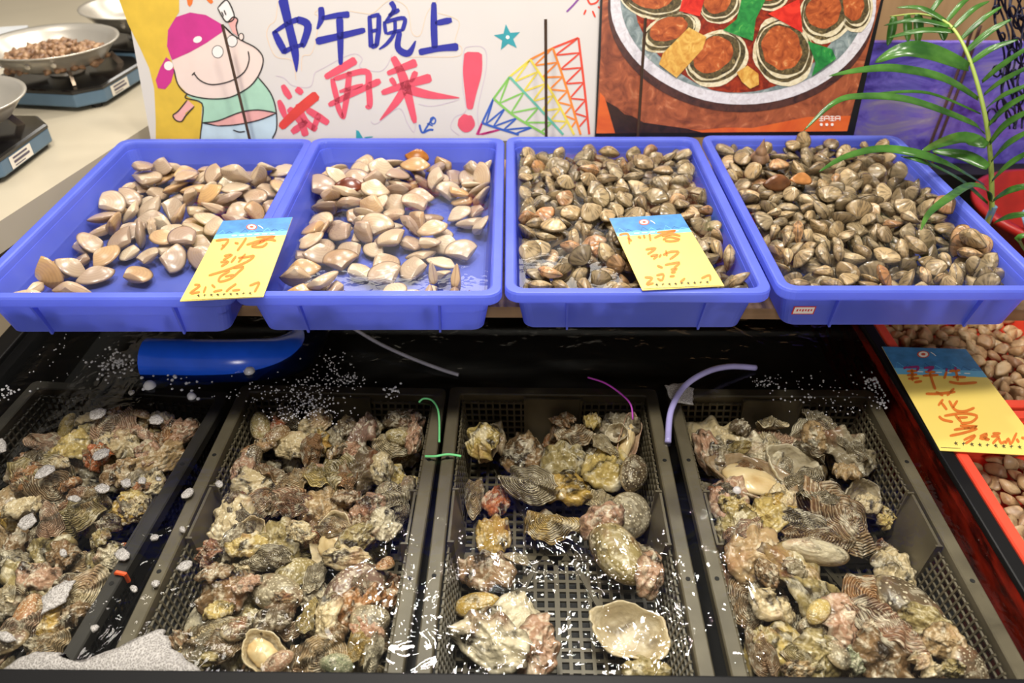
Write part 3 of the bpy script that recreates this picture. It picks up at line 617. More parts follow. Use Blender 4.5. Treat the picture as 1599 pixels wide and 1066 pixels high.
# poster of the abalone dish in a black frame
PD = thing('framed_poster', 'black framed poster of abalone in a white rimmed bowl', 'poster', (.46, 1.675, .213))
B2 = Sheet((0, 1.660, .215), LEAN)
bm = bmesh.new(); B2.slab(bm, [(929, 216), (1333, 212), (1404, -110), (942, -110)], .018); sub(obj('frame', bm, plain('black_poster_frame', (18, 17, 18), .35)), PD)
K3_ = .4246
def c3(l): return [(920+x*K3_, y*K3_) for x, y in l]
def photo(name, a, b, scale=60, c=None, dist=1.5):
    t = NT('print_'+name); st = [(.3, srgb(*a)), (.6, srgb(*b))] + ([(.74, srgb(*c))] if c else []); t.col(t.ramp(t.noise(t.coord(1, off=False), scale, 4, .6, dist), st)); return t.set(.35)
PI_ = [photo('wood', (112, 54, 36), (172, 92, 58), 26, (206, 136, 96)), photo('rim', (196, 190, 196), (226, 224, 230)), photo('glass', (84, 102, 104), (150, 164, 164), 40, (206, 210, 204)), photo('sauce', (96, 24, 12), (158, 50, 22), 50, (196, 100, 50)), photo('lip', (196, 180, 134), (234, 224, 194), 70),
       photo('dark', (34, 28, 20), (104, 90, 56), 90, (170, 150, 104)), photo('meat', (132, 54, 24), (192, 98, 48), 40, (230, 170, 108)), photo('potato', (196, 132, 50), (226, 182, 90), 50, (236, 206, 130)), photo('green', (20, 100, 48), (46, 146, 66), 40, (110, 190, 90)), photo('red', (190, 28, 20), (232, 58, 40), 30), photo('orange', (206, 84, 36), (222, 104, 44), 12), photo('night', (24, 16, 16), (54, 30, 24), 30), photo('cream_text', (244, 236, 226), (250, 246, 240)), photo('shade', (48, 28, 30), (84, 50, 44), 40)]
bm = bmesh.new()
B2.poly(bm, c3([(58, -240), (1070, -240), (1072, 0), (948, 480), (26, 488), (42, 200)]), .0006, 0)
B2.poly(bm, c3([(40, 340), (120, 420), (330, 465), (600, 470), (800, 430), (962, 425), (948, 482), (26, 490)]), .0009, 10)
B2.poly(bm, c3([(55, 350), (130, 420), (350, 470), (420, 488), (95, 489)]), .0012, 11)
B2.poly(bm, c3([(45, 290), (160, 400), (330, 450), (520, 465), (400, 478), (200, 450), (60, 370)]), .0014, 0)
B2.ell(bm, 920+560*K3_, 26*K3_, 492*K3_, 386*K3_, .0016, 13, n=64); B2.ell(bm, 920+566*K3_, 0, 488*K3_, 384*K3_, .0019, 1, n=64, wob=.02); B2.ell(bm, 920+566*K3_, -8*K3_, 452*K3_, 352*K3_, .0022, 2, n=64); B2.ell(bm, 920+555*K3_, -10*K3_, 385*K3_, 350*K3_, .0025, 3, n=48, wob=.06)
def ab(x, y, rx, ry, rot, seed, dx=-10, dy=-14):
    X, Y, a, b = 920+x*K3_, y*K3_, rx*K3_, ry*K3_; L = .0028+seed*.0001
    B2.ell(bm, X, Y, a, b, L, 4, rot, 30, .1, seed); B2.ell(bm, X-1, Y-1, a*.93, b*.90, L+.0003, 5, rot, 30, .1, seed+3); B2.ell(bm, X+dx*.25*K3_, Y+dy*.5*K3_, a*.86, b*.82, L+.0006, 4, rot, 30, .1, seed+1); B2.ell(bm, X+dx*.35*K3_, Y+dy*.6*K3_, a*.80, b*.76, L+.0009, 5, rot, 30, .12, seed+2); B2.ell(bm, X+dx*K3_, Y+dy*K3_, a*.64, b*.64, L+.0012, 6, rot, 28, .14, seed+5)
for k, (x, y, rx, ry, rot) in enumerate(((240, 0, 125, 72, 8), (480, 20, 80, 66, -20), (300, 120, 112, 66, -22), (870, 50, 96, 112, 25), (465, 215, 122, 96, -30), (715, 190, 112, 128, -25), (980, 30, 60, 90, 0), (660, -20, 70, 60, 0))): ab(x, y, rx, ry, rot, k)
B2.poly(bm, c3([(365, 100), (430, 135), (415, 180), (320, 285), (255, 235), (270, 195)]), .0052, 7); B2.poly(bm, c3([(540, 265), (580, 240), (620, 270), (622, 310), (590, 325), (560, 300)]), .0052, 7)
B2.poly(bm, c3([(560, -10), (650, -10), (610, 70), (600, 150), (545, 130), (490, 110), (540, 70)]), .0054, 8); B2.poly(bm, c3([(800, 150), (890, 180), (905, 215), (815, 280), (830, 230)]), .0054, 8)
B2.poly(bm, c3([(345, -20), (425, -20), (405, 60), (330, 40)]), .0056, 9); B2.poly(bm, c3([(770, -5), (782, 120), (655, 50)]), .0056, 9)
for row, y, n in ((0, 435, 4), (1, 457, 3)):
    for k in range(n):
        x0 = 852+k*(20 if row == 0 else 20); s = 8 if row == 0 else 5.5
        if row == 0:
            for l in ([(x0-s, y-s), (x0+s, y-s)], [(x0-s, y+s), (x0+s, y+s)], [(x0, y-s), (x0, y+s)], [(x0-s, y), (x0+s, y)]) if k % 2 == 0 else ([(x0-s, y-s), (x0-s, y+s)], [(x0-s, y-s), (x0+s, y-s), (x0+s, y+s)], [(x0-s, y), (x0+s, y)]): B2.line(bm, c3(l), 1.3, .003, 12, 2)
        else: B2.ell(bm, 920+x0*K3_, y*K3_, 2.4, 2.4, .003, 12, n=8)
sub(obj('print', bm, PI_), PD)
# thin metal rods standing between trays and posters
M_ROD = plain('rusty_rod', (92, 72, 58), .45, .6)
for (a, b), lab in ((((347, 38), (391, 222)), 'thin rusty rod leaning across the painted boy'), (((852, 30), (853, 216)), 'thin dark rod upright before the rainbow drawing'), (((1008, 28), (996, 214)), 'thin rod upright before the bowl on the framed poster')):
    bm = bmesh.new(); pa, pb = aty(*a, 1.665), aty(*b, 1.630); d = (pb-pa).normalized(); k = (.212-pb.z)/d.z; tube(bm, [pa, pb, pb+d*k], .0032, 8); tag(obj('rod', bm, M_ROD), lab, 'rod')

# ------------------------------------------------------------------ price cards
M_CARD = plain('yellow_card', (240, 214, 112), .30, var=.02, scale=12); M_CHEAD = plain('card_blue', (70, 136, 196), .30, var=.15, scale=60); M_CSTRIP = plain('card_sky', (112, 190, 234), .3, var=.05)
M_CORG = ink('marker_orange', (222, 120, 40)); M_CBLK = ink('card_black', (60, 52, 40)); M_CWHT = ink('card_white', (244, 242, 236), .02); M_CRED = ink('card_red', (206, 84, 60)); M_CNAVY = ink('card_navy', (44, 82, 138)); M_CPUR = ink('marker_purple', (150, 50, 120))
CM = [M_CARD, M_CHEAD, M_CSTRIP, M_CORG, M_CBLK, M_CWHT, M_CRED, M_CNAVY, M_CPUR]
def card(corners, plane, n, hb, sb, emblem, org, blk, wid, label, f, purple=()):
    """corners TL TR BR BL in pixels; hb/sb = where the blue head and its pale strip end (0..1 down the card)"""
    sh = Sheet(plane, n); TL, TR, BR, BL = [Vector((*c, 0)) for c in corners]
    def uv(u, v): p = TL.lerp(TR, u).lerp(BL.lerp(BR, u), v); return (p.x, p.y)
    c = sh.P(*uv(.5, .5)); T = thing('price_card', label, 'price card', c)
    bm = bmesh.new(); sh.slab(bm, [uv(0, 0), uv(0, 1), uv(1, 1), uv(1, 0)], .0012); sub(obj('sheet', bm, M_CARD), T)
    bm = bmesh.new(); sh.poly(bm, [uv(0, 0), uv(0, hb), uv(1, hb), uv(1, 0)], .0003, 1); sh.poly(bm, [uv(0, hb), uv(0, sb), uv(1, sb), uv(1, hb)], .0003, 2)
    for k in range(9):                                   # pale mountain line and white caption of the head
        u0 = .03+k*.105; sh.line(bm, [uv(u0, hb-.004), uv(u0+.045, hb*(.72+.1*(k % 3))), uv(u0+.10, hb-.004)], wid*.35, .0005, 7 if k % 2 else 2, 1)
        if 1 < k < 8: sh.line(bm, [uv(u0, (hb+sb)/2), uv(u0+.07, (hb+sb)/2)], wid*.6, .0006, 5, 1)
    ex, ey = f(*emblem[:2]); er, es = emblem[2:]
    sh.ell(bm, ex, ey, er, es, .0006, 6); sh.ell(bm, ex, ey, er*.78, es*.78, .0008, 5); sh.ell(bm, ex, ey, er*.36, es*.36, .001, 6); sh.line(bm, [(ex+er*1.2, ey-es*.6), (ex+er*1.7, ey-es*.1), (ex+er*2.1, ey+es*.5)], 1.0, .0006, 5, 3)
    sub(obj('header', bm, CM), T)
    bm = bmesh.new()
    for l in org: sh.line(bm, [f(*p) for p in l], wid*1.45, .0008, 3, 4)
    for l in purple: sh.line(bm, [f(*p) for p in l], wid*1.3, .0009, 8, 4)
    (x0, y0), (x1, y1), (lx0, ly0), (lx1, ly1) = blk
    for k in range(9):
        a = (x0+(x1-x0)*k/8.3, y0+(y1-y0)*k/8.3); g = abs(x1-x0)*.028
        for l in ([(a[0], a[1]), (a[0]+2*g, a[1]-g*.3)], [(a[0]+g, a[1]-g), (a[0]+g*.8, a[1]+g)], [(a[0]+g*1.2, a[1]+g*.2), (a[0]+2*g, a[1]+g)])[:3 if k % 3 != 1 else 2]: sh.line(bm, [f(*p) for p in l], wid*.42, .0008, 4, 2)
    sh.line(bm, [f(lx0, ly0), f(lx1, ly1)], wid*.25, .0006, 4, 1)
    sub(obj('lettering', bm, CM), T); return T
f1 = lambda x, y: (270+x*.1595, 320+y*.1595); f2 = lambda x, y: (930+x*.15, 310+y*.15); f3 = lambda x, y: (1360+x*.1876, 520+y*.1876)
card([(348, 345), (457, 339), (411, 463), (281, 470)], (0, 1.0, .3035), (0, -.02, 1), .17, .225, (772, 218, 8.5, 4.6), [
    [(420, 352), (545, 342), (470, 440)], [(480, 392), (512, 412)], [(605, 372), (645, 378)], [(720, 322), (680, 385), (630, 450)], [(815, 318), (1000, 312), (850, 350), (720, 392)], [(820, 380), (930, 340), (1012, 352)], [(905, 350), (780, 400), (800, 412), (880, 408), (925, 372)],
    [(500, 502), (580, 488), (490, 542)], [(465, 562), (545, 556), (470, 605)], [(620, 502), (570, 565)], [(712, 480), (640, 565)], [(640, 520), (720, 512), (795, 500), (720, 560), (520, 640), (350, 692)],
    [(590, 622), (692, 606), (640, 660), (560, 725), (455, 752), (470, 700), (560, 648)], [(510, 702), (600, 684)], [(210, 782), (265, 792), (170, 865), (265, 852)], [(325, 800), (300, 862)], [(380, 780), (415, 812)], [(395, 852), (485, 832)], [(622, 772), (560, 815), (520, 852)], [(580, 840), (660, 830)], [(750, 792), (842, 760), (830, 800), (798, 855)]],
    ((235, 888), (760, 864), (110, 932), (880, 900)), 2.4, 'pale yellow price card with blue head lying across the rims of the two left trays', f1)
card([(951, 341), (1063, 334), (1131, 446), (1003, 453)], (0, 1.0, .3045), (0, -.06, 1), .20, .25, (505, 248, 8.2, 4.4), [
    [(245, 382), (335, 372), (352, 475)], [(330, 410), (378, 444)], [(440, 398), (475, 412)], [(500, 380), (512, 416)], [(560, 368), (572, 442)], [(640, 356), (835, 338), (700, 372), (610, 412)], [(690, 392), (800, 372), (884, 392)], [(700, 432), (765, 402), (872, 428), (790, 446), (720, 440)],
    [(520, 532), (625, 520), (540, 582)], [(570, 602), (645, 590), (600, 635)], [(682, 582), (660, 614)], [(730, 540), (742, 602)], [(700, 590), (780, 556), (865, 560), (770, 636)], [(640, 700), (700, 722)], [(720, 692), (872, 668), (815, 722)], [(780, 742), (845, 730), (790, 772), (835, 764)],
    [(510, 822), (590, 830), (530, 892), (605, 882)], [(632, 802), (705, 790), (690, 852), (640, 832)], [(770, 812), (825, 806)], [(932, 830), (880, 872)], [(1100, 832), (1185, 800), (1192, 856)]],
    ((620, 898), (1165, 870), (500, 940), (1310, 904)), 2.4, 'pale yellow price card with blue head lying on the brown clams', f2)
card([(1377, 541), (1508, 545), (1636, 712), (1468, 703)], (.72, .95, .036), (-.10, -.02, 1), .205, .265, (435, 178, 9.5, 5.6), [
    [(300, 320), (385, 316)], [(300, 352), (385, 346)], [(340, 300), (346, 400)], [(310, 382), (400, 376)], [(360, 412), (425, 402)], [(450, 325), (535, 326)], [(430, 356), (562, 350)], [(490, 330), (510, 400), (536, 472)], [(630, 320), (610, 382)], [(650, 318), (742, 312)], [(705, 310), (725, 400)], [(680, 366), (790, 368)], [(650, 406), (740, 422), (882, 412)],
    [(455, 506), (560, 506), (702, 490)], [(540, 490), (600, 522)], [(692, 462), (632, 522)], [(600, 552), (560, 605)], [(585, 578), (632, 640)], [(720, 562), (680, 622)], [(650, 562), (700, 640), (780, 652), (862, 622)], [(565, 692), (600, 722), (682, 740)], [(610, 690), (760, 670), (880, 690), (835, 742), (745, 752)], [(700, 682), (752, 742)], [(720, 705), (805, 702)], [(740, 772), (882, 780), (770, 795)], [(690, 806), (800, 792), (880, 796), (770, 832), (655, 856)],
    [(770, 892), (862, 852), (840, 885), (785, 920)], [(905, 862), (962, 840), (942, 880), (902, 872)], [(942, 880), (982, 890), (930, 862)], [(1010, 836), (1078, 836)], [(1000, 862), (1062, 860), (1010, 922)], [(1062, 870), (1082, 916), (1120, 900)], [(1120, 922), (1142, 880), (1162, 932)], [(1212, 830), (1170, 922)], [(1210, 880), (1232, 912)], [(1250, 870), (1290, 880)]],
    ((690, 918), (1240, 950), (580, 952), (745, 960)), 2.8, 'yellow price card with blue head lying across the tank rim and the red tray', f3, purple=[[(270, 296), (300, 285)], [(300, 290), (392, 284), (380, 316)], [(440, 294), (522, 286), (470, 320)], [(632, 296), (626, 320)], [(700, 284), (706, 310)]])

# ------------------------------------------------------------------ right background: purple panel, tub, palm, net
t = NT('purple_lit_scene'); v = t.coord((1, 1, 2.2), off=False); n1 = t.noise(v, 6, 6, .66, .9)
t.col(t.ramp(n1, [(.28, srgb(40, 28, 62)), (.42, srgb(84, 70, 176)), (.55, srgb(126, 112, 222)), (.68, srgb(160, 150, 196)), (.8, srgb(206, 204, 216))])); M_PURPLE = t.set(.12)
bm = bmesh.new(); a = aty(1318, 66, 2.05); b = aty(1318, 236, 2.05); box(bm, (a.x, 2.05, b.z-.05), (1.9, 2.07, a.z)); tag(obj('backdrop_panel', bm, M_PURPLE), 'glossy purple seascape panel behind the palm frond', 'panel')
bm = bmesh.new(); box(bm, (.86, 1.965, -.80), (1.9, 2.04, b.z-.03)); tag(obj('cabinet', bm, M_STAND), 'dark cabinet below the purple panel', 'cabinet')
TB = thing('tub', 'round red plastic tub behind the palm stem', 'tub', (1.37, 1.72, -.10)); bm = bmesh.new()
lathe(bm, [(0, 0), (.17, 0), (.215, .155), (.232, .16), (.232, .175), (.214, .178), (.165, .012), (0, .012)], 48); obj('bowl', bm, plain('tub_red', (170, 36, 28), .35), TB, smooth=True)
bm = bmesh.new(); box(bm, (1.12, 1.50, -.80), (1.7, 1.945, -.10)); tag(obj('stand', bm, M_STAND), 'dark stand carrying the red tub', 'stand')
bm = bmesh.new(); p = atz(1572, 300, .205); lathe(bm, [(0, .0), (.06, .0), (.075, .028), (.070, .028), (.056, .004), (0, .004)], 30, Matrix.Translation((1.245, 1.60, .076))); tag(obj('dish', bm, plain('pale_blue_dish', (140, 180, 214), .3), smooth=True), 'pale blue dish resting on the red tub', 'dish')
# palm frond
M_STEM = plain('palm_stem', (168, 190, 92), .4, var=.08); M_STEMW = plain('blue_tape', (120, 160, 190), .4)
t = NT('palm_leaf'); v = t.noise(t.coord(1), 20, 3); t.col(t.ramp(v, [(.3, srgb(38, 80, 30)), (.7, srgb(82, 132, 52))])); t.set(.22); tl = t.n('BsdfTranslucent'); tl.inputs[0].default_value = srgb(120, 180, 60); mx = t.n('MixShader'); mx.inputs[0].default_value = .18
t.l(t.b.outputs[0], mx.inputs[1]); t.l(tl.outputs[0], mx.inputs[2]); t.l(mx.outputs[0], t.out.inputs[0]); M_LEAF = t.m
PF = thing('palm_frond', 'green palm frond leaning over the rightmost blue tray', 'palm frond', aty(1549, 330, 1.50))
ST = [((1549, 330), 1.50), ((1547, 250), 1.515), ((1538, 180), 1.53), ((1520, 110), 1.57), ((1500, 62), 1.62), ((1476, 34), 1.68), ((1436, 22), 1.74), ((1390, 26), 1.80)]
bm = bmesh.new(); sp = smoothline([aty(*p, y) for p, y in ST], 6); tube(bm, [sp[0]+Vector((.004, .01, -.23))] + sp, [.006]+[.0058-.0045*i/len(sp) for i in range(len(sp))], 8); sub(obj('stem', bm, M_STEM, smooth=True), PF)
def leaf(px, ys, wd):
    pts = []
    for i, (x, y) in enumerate(px):                       # a blade bends over the tray and stays above the clams
        d = ys[0]+(ys[1]-ys[0])*i/(len(px)-1); q = aty(x, y, d)
        while q.x < .865 and q.y < 1.64 and q.z < .335: d -= .01; q = aty(x, y, d)
        pts.append(q)
    P = smoothline(pts, 6); n = len(P); bm = bmesh.new(); prev = None; rows = []
    for i, p in enumerate(P):
        d = (P[min(i+1, n-1)]-P[max(i-1, 0)]).normalized(); view = (CAM-p).normalized(); s = d.cross((view*.55+Vector((0, 0, .6))).normalized()).normalized(); nn = s.cross(d)
        t_ = i/(n-1); h = wd*1.25*max(.06, (math.sin(PI*min(1, t_*.9+.1)))**.7*(1-t_*.25))*(.0 if t_ == 1 else 1)+.0003
        rows.append([bm.verts.new(p+s*h+nn*h*.25), bm.verts.new(p), bm.verts.new(p-s*h+nn*h*.25)])
    for a, b in zip(rows, rows[1:]): bm.faces.new((a[0], b[0], b[1], a[1])); bm.faces.new((a[1], b[1], b[2], a[2]))
    o = sub(obj('leaflet', bm, M_LEAF, smooth=True), PF); m = o.modifiers.new('s', 'SOLIDIFY'); m.thickness = .0006
LV = [([(1536, 208), (1514, 191), (1421, 157), (1345, 151), (1302, 161), (1255, 204)], (1.52, 1.36), .0075), ([(1531, 178), (1451, 146), (1379, 146), (1345, 153)], (1.53, 1.5), .003), ([(1527, 155), (1472, 123), (1400, 108), (1345, 110), (1294, 119)], (1.54, 1.50), .009), ([(1512, 106), (1451, 83), (1408, 80), (1366, 98)], (1.57, 1.6), .018),
      ([(1538, 290), (1467, 251), (1387, 233), (1323, 244), (1279, 268)], (1.505, 1.34), .008), ([(1542, 318), (1499, 282), (1444, 254), (1406, 244)], (1.50, 1.42), .006), ([(1546, 314), (1541, 297), (1515, 290), (1483, 308), (1451, 333), (1438, 359)], (1.50, 1.27), .0075), ([(1541, 228), (1499, 217), (1438, 237)], (1.51, 1.56), .014), ([(1543, 262), (1505, 244), (1455, 236)], (1.49, 1.56), .012),
      ([(1534, 128), (1568, 100), (1625, 62)], (1.56, 1.5), .006), ([(1537, 148), (1570, 124), (1625, 96)], (1.55, 1.48), .006), ([(1540, 170), (1570, 148), (1625, 126)], (1.54, 1.46), .006), ([(1544, 196), (1575, 166), (1625, 138)], (1.52, 1.45), .007), ([(1546, 224), (1575, 192), (1625, 165)], (1.51, 1.44), .008), ([(1548, 254), (1576, 224), (1625, 196)], (1.50, 1.42), .008), ([(1549, 284), (1578, 256), (1625, 228)], (1.48, 1.40), .008), ([(1551, 314), (1580, 297), (1630, 286)], (1.45, 1.38), .008), ([(1553, 348), (1580, 338), (1630, 332)], (1.43, 1.36), .007), ([(1600, 392), (1590, 372), (1612, 366)], (1.36, 1.34), .006),
      ([(1433, 22), (1434, 45), (1433, 70)], (1.74, 1.72), .009), ([(1416, 23), (1417, 45), (1418, 66)], (1.76, 1.74), .008), ([(1464, 30), (1472, 48), (1474, 64)], (1.70, 1.68), .009), ([(1456, 27), (1464, 42), (1466, 52)], (1.71, 1.70), .007), ([(1396, 26), (1392, 50), (1386, 72)], (1.79, 1.77), .008), ([(1488, 45), (1520, 15), (1545, 2)], (1.65, 1.68), .005), ([(1500, 62), (1535, 30), (1565, 10)], (1.62, 1.64), .005), ([(1508, 82), (1545, 50), (1580, 30)], (1.60, 1.6), .006), ([(1480, 36), (1440, 14), (1400, 12)], (1.68, 1.75), .005), ([(1484, 42), (1430, 32), (1380, 40)], (1.66, 1.72), .005), ([(1490, 50), (1440, 48), (1385, 60)], (1.65, 1.70), .006), ([(1478, 34), (1500, 8), (1520, -8)], (1.68, 1.72), .005), ([(1450, 24), (1470, -2), (1490, -15)], (1.73, 1.76), .005), ([(1516, 98), (1550, 76), (1590, 62)], (1.58, 1.56), .006)]
for l in LV: leaf(*l)
bm = bmesh.new(); tube(bm, [sp[0]+Vector((.002, .004, -.035)), sp[0]+Vector((.0, 0, .012))], .0072, 10); sub(obj('tape', bm, M_STEMW), PF)
# ropes and net
M_ROPE = plain('brown_rope', (74, 46, 40), .7)
for dx, lab in ((0, 'left strand of the dark brown rope pair slanting behind the palm'), (11, 'right strand of the dark brown rope pair slanting behind the palm')):
    bm = bmesh.new(); tube(bm, smoothline([aty(1520+dx, 40, 2.0), aty(1500+dx, 100, 2.0), aty(1478+dx, 160, 1.98), aty(1454+dx, 222, 1.96), aty(1448+dx, 245, 1.95), aty(1440+dx, 268, 1.94)], 4), .0042, 8); tag(obj('rope', bm, M_ROPE, smooth=True), lab, 'rope')
M_NET = plain('navy_net_cord', (26, 28, 58), .55)
bm = bmesh.new(); rnd = random.Random(4)
for k in range(18):
    x0 = 1555+k*5; pts = []; ph = rnd.uniform(0, 6); am = rnd.uniform(4, 9)
    for j in range(12):
        y = -30+j*21; pts.append(aty(x0+am*math.sin(j*1.15+ph)-max(0, 5-j)*1.0+j*1.6, y, 1.74+rnd.uniform(-.03, .03)))
    tube(bm, smoothline(pts, 4), .0022, 5)
for k in range(16):
    cx, cy, r = rnd.uniform(1548, 1600), rnd.uniform(0, 190), rnd.uniform(6, 12); pts = [aty(cx+r*.7*math.cos(a), cy+r*math.sin(a), 1.72+.01*math.sin(a)) for a in [R(q*30) for q in range(12)]]
    tube(bm, pts+[pts[0]], .0022, 5)
tag(obj('fishing_net', bm, M_NET, smooth=True), 'dark navy fishing net hanging bunched at the upper right', 'net')
# ------------------------------------------------------------------ shells: one mesh per kind, shared by its copies
def bivalve(L, H, T, top_p, skew, seed, nphi=28, ns=9, ridges=0, ridge_amp=0.0):
    """two domed valves meeting at a sharp margin, growth lines running round the umbo"""
    rnd = random.Random(seed); bm = bmesh.new(); lay = bm.verts.layers.float_color.new('shell')
    Ht, Hb = H*.52, H*.48
    def outline(a):
        c, s = math.cos(a), math.sin(a)
        x = L/2*(c + skew*(1-c*c))
        y = Ht*(1-abs(c)**top_p) if s >= 0 else -Hb*(1-abs(c)**2.3)**.62
        return Vector((x, y, 0))
    U = Vector((L/2*skew*.9, Ht*.80, 0)); w1 = rnd.uniform(0, 6)
    out = [outline(2*PI*k/nphi) for k in range(nphi)]
    rim = None
    for side in (1, -1):
        rings = []; T2 = T/2*(1 if side > 0 else .92)
        for j in range(ns+1):
            s = (j/ns)**.8
            rg = []
            for k, o in enumerate(out):
                p = U + (o-U)*s
                h = max(0, 1-s**1.8)**.78
                # the hinge end rolls off
                roll = min(1, (Ht*1.0-p.y)/(H*.22)); h *= (max(roll, 0)**.55)*.9+.1*h
                h += ridge_amp*math.sin(s*ridges*2*PI)*(s > .25)*(s < .97)
                z = side*(T2*h + .0003)
                if j == ns: z = 0
                if j == ns and rim is not None: rg.append(rim[k]); continue
                v = bm.verts.new((p.x, p.y, z)); v[lay] = (s, k/nphi, 0, 1); rg.append(v)
            rings.append(rg)
        if rim is None: rim = rings[-1]
        c = bm.verts.new((U.x, U.y, side*T2*.62)); c[lay] = (0, 0, 0, 1)
        bmesh.ops.delete(bm, geom=rings[0], context='VERTS'); rings = rings[1:]
        for a, b in zip(rings, rings[1:]):
            for k in range(nphi):
                q = (a[k], b[k], b[(k+1) % nphi], a[(k+1) % nphi])
                bm.faces.new(q if side > 0 else q[::-1])
        for k in range(nphi):
            q = (c, rings[0][k], rings[0][(k+1) % nphi]); bm.faces.new(q if side > 0 else q[::-1])
    bmesh.ops.recalc_face_normals(bm, faces=bm.faces)
    return bm

def oyster_bm(L, W, T, seed, lamellae=0, lump=.25, flutter=.12, nphi=64, ns=20, point=0.15):
    """an irregular closed shell: lumpy upper valve with stepped frills, thin wavy margin, flatter lower valve"""
    o3 = Vector((seed*7.13, seed*3.7, seed*1.9)); bm = bmesh.new(); lay = bm.verts.layers.float_color.new('shell')
    N = lambda p: noise.noise(p + o3)
    def edge(a):
        c, s = math.cos(a), math.sin(a)
        r = 1 + .16*N(Vector((c*1.3, s*1.3, 0))) + .09*N(Vector((c*3.5, s*3.5, 4))) + point*max(0, c)**4 - point*.5*max(0, -c)**2
        r += .05*N(Vector((c*9, s*9, 9)))
        return Vector((L/2*c*r, W/2*s*r, 0))
    out = [edge(2*PI*k/nphi) for k in range(nphi)]; rim = None
    for side in (1, -1):
        rings = []
        for j in range(1, ns+1):
            s = (j/ns)**.85; rg = []
            for k, o in enumerate(out):
                a = 2*PI*k/nphi; p = o*s
                if lamellae:
                    st = s*lamellae; fr = st-math.floor(st); hs = (math.floor(st)+fr**5)/lamellae
                    h = (1-min(1, .35*s+.65*hs)**1.7)
                    h += .10*(fr > .7)*N(Vector((a*6, s*3, 1)))*2
                else: h = max(0, 1-s**2.2)**.7
                q = p/max(L, W)
                h *= 1 + lump*1.6*N(q*4.0 + Vector((0, 0, side))) + lump*.9*N(q*10)
                h += lump*.34*N(q*22)*(1-s**6) + lump*.30*(.5-abs(N(q*13+Vector((3, 0, side)))))*(1-s**6) + lump*.16*N(q*45)*(1-s**6)
                t = T*(.68 if side > 0 else .32)
                ez = T*flutter*N(Vector((math.cos(a)*2.2, math.sin(a)*2.2, 7)))*s*s*2
                z = ez + side*t*max(h, .0)
                if j == ns:
                    if rim is not None: rg.append(rim[k]); continue
                    z = ez
                v = bm.verts.new((p.x, p.y, z)); v[lay] = (s, k/nphi, max(0, side), 1); rg.append(v)
            rings.append(rg)
        if rim is None: rim = rings[-1]
        c = bm.verts.new((0, 0, side*T*(.68 if side > 0 else .32))); c[lay] = (0, 0, max(0, side), 1)
        for a, b in zip(rings, rings[1:]):
            for k in range(nphi):
                q = (a[k], b[k], b[(k+1) % nphi], a[(k+1) % nphi]); bm.faces.new(q if side > 0 else q[::-1])
        for k in range(nphi):
            q = (c, rings[0][k], rings[0][(k+1) % nphi]); bm.faces.new(q if side > 0 else q[::-1])
    bmesh.ops.recalc_face_normals(bm, faces=bm.faces)
    return bm

def cup_bm(L, W, T, seed, nphi=44, ns=9):
    """an open half shell: hollow side up, thick wavy lip"""
    o3 = Vector((seed*5.1, seed*2.7, 3)); bm = bmesh.new(); lay = bm.verts.layers.float_color.new('shell')
    N = lambda p: noise.noise(p + o3)
    def edge(a):
        c, s = math.cos(a), math.sin(a); r = 1+.26*N(Vector((c*1.5, s*1.5, 0)))+.06*N(Vector((c*7, s*7, 2)))
        return Vector((L/2*c*r, W/2*s*r, 0))
    out = [edge(2*PI*k/nphi) for k in range(nphi)]
    prof = [(0, -.40, 0), (.3, -.42, 0), (.55, -.33, 0), (.75, -.12, 0), (.88, .25, 0), (.95, .46, 0), (1.0, .5, .6), (1.03, .42, 1), (.98, .2, 1), (.85, -.2, 1), (.62, -.45, 1), (.3, -.52, 1), (0, -.53, 1)]
    rings = []
    for s, z, outer in prof:
        if s == 0:
            v = bm.verts.new((0, 0, z*T)); v[lay] = (0, 0, outer, 1); rings.append([v]); continue
        rg = []
        for k, o in enumerate(out):
            a = 2*PI*k/nphi
            zz = z*T + T*.12*N(Vector((math.cos(a)*2, math.sin(a)*2, 5)))*s + outer*T*.06*N(o*70)
            v = bm.verts.new((o.x*s, o.y*s, zz)); v[lay] = (s, k/nphi, outer, 1); rg.append(v)
        rings.append(rg)
    for a, b in zip(rings, rings[1:]):
        for k in range(nphi):
            q = []
            for v in (a[k % len(a)], b[k % len(b)], b[(k+1) % nphi if len(b) > 1 else 0], a[(k+1) % nphi if len(a) > 1 else 0]):
                if v not in q: q.append(v)
            bm.faces.new(q)
    bmesh.ops.recalc_face_normals(bm, faces=bm.faces)
    return bm

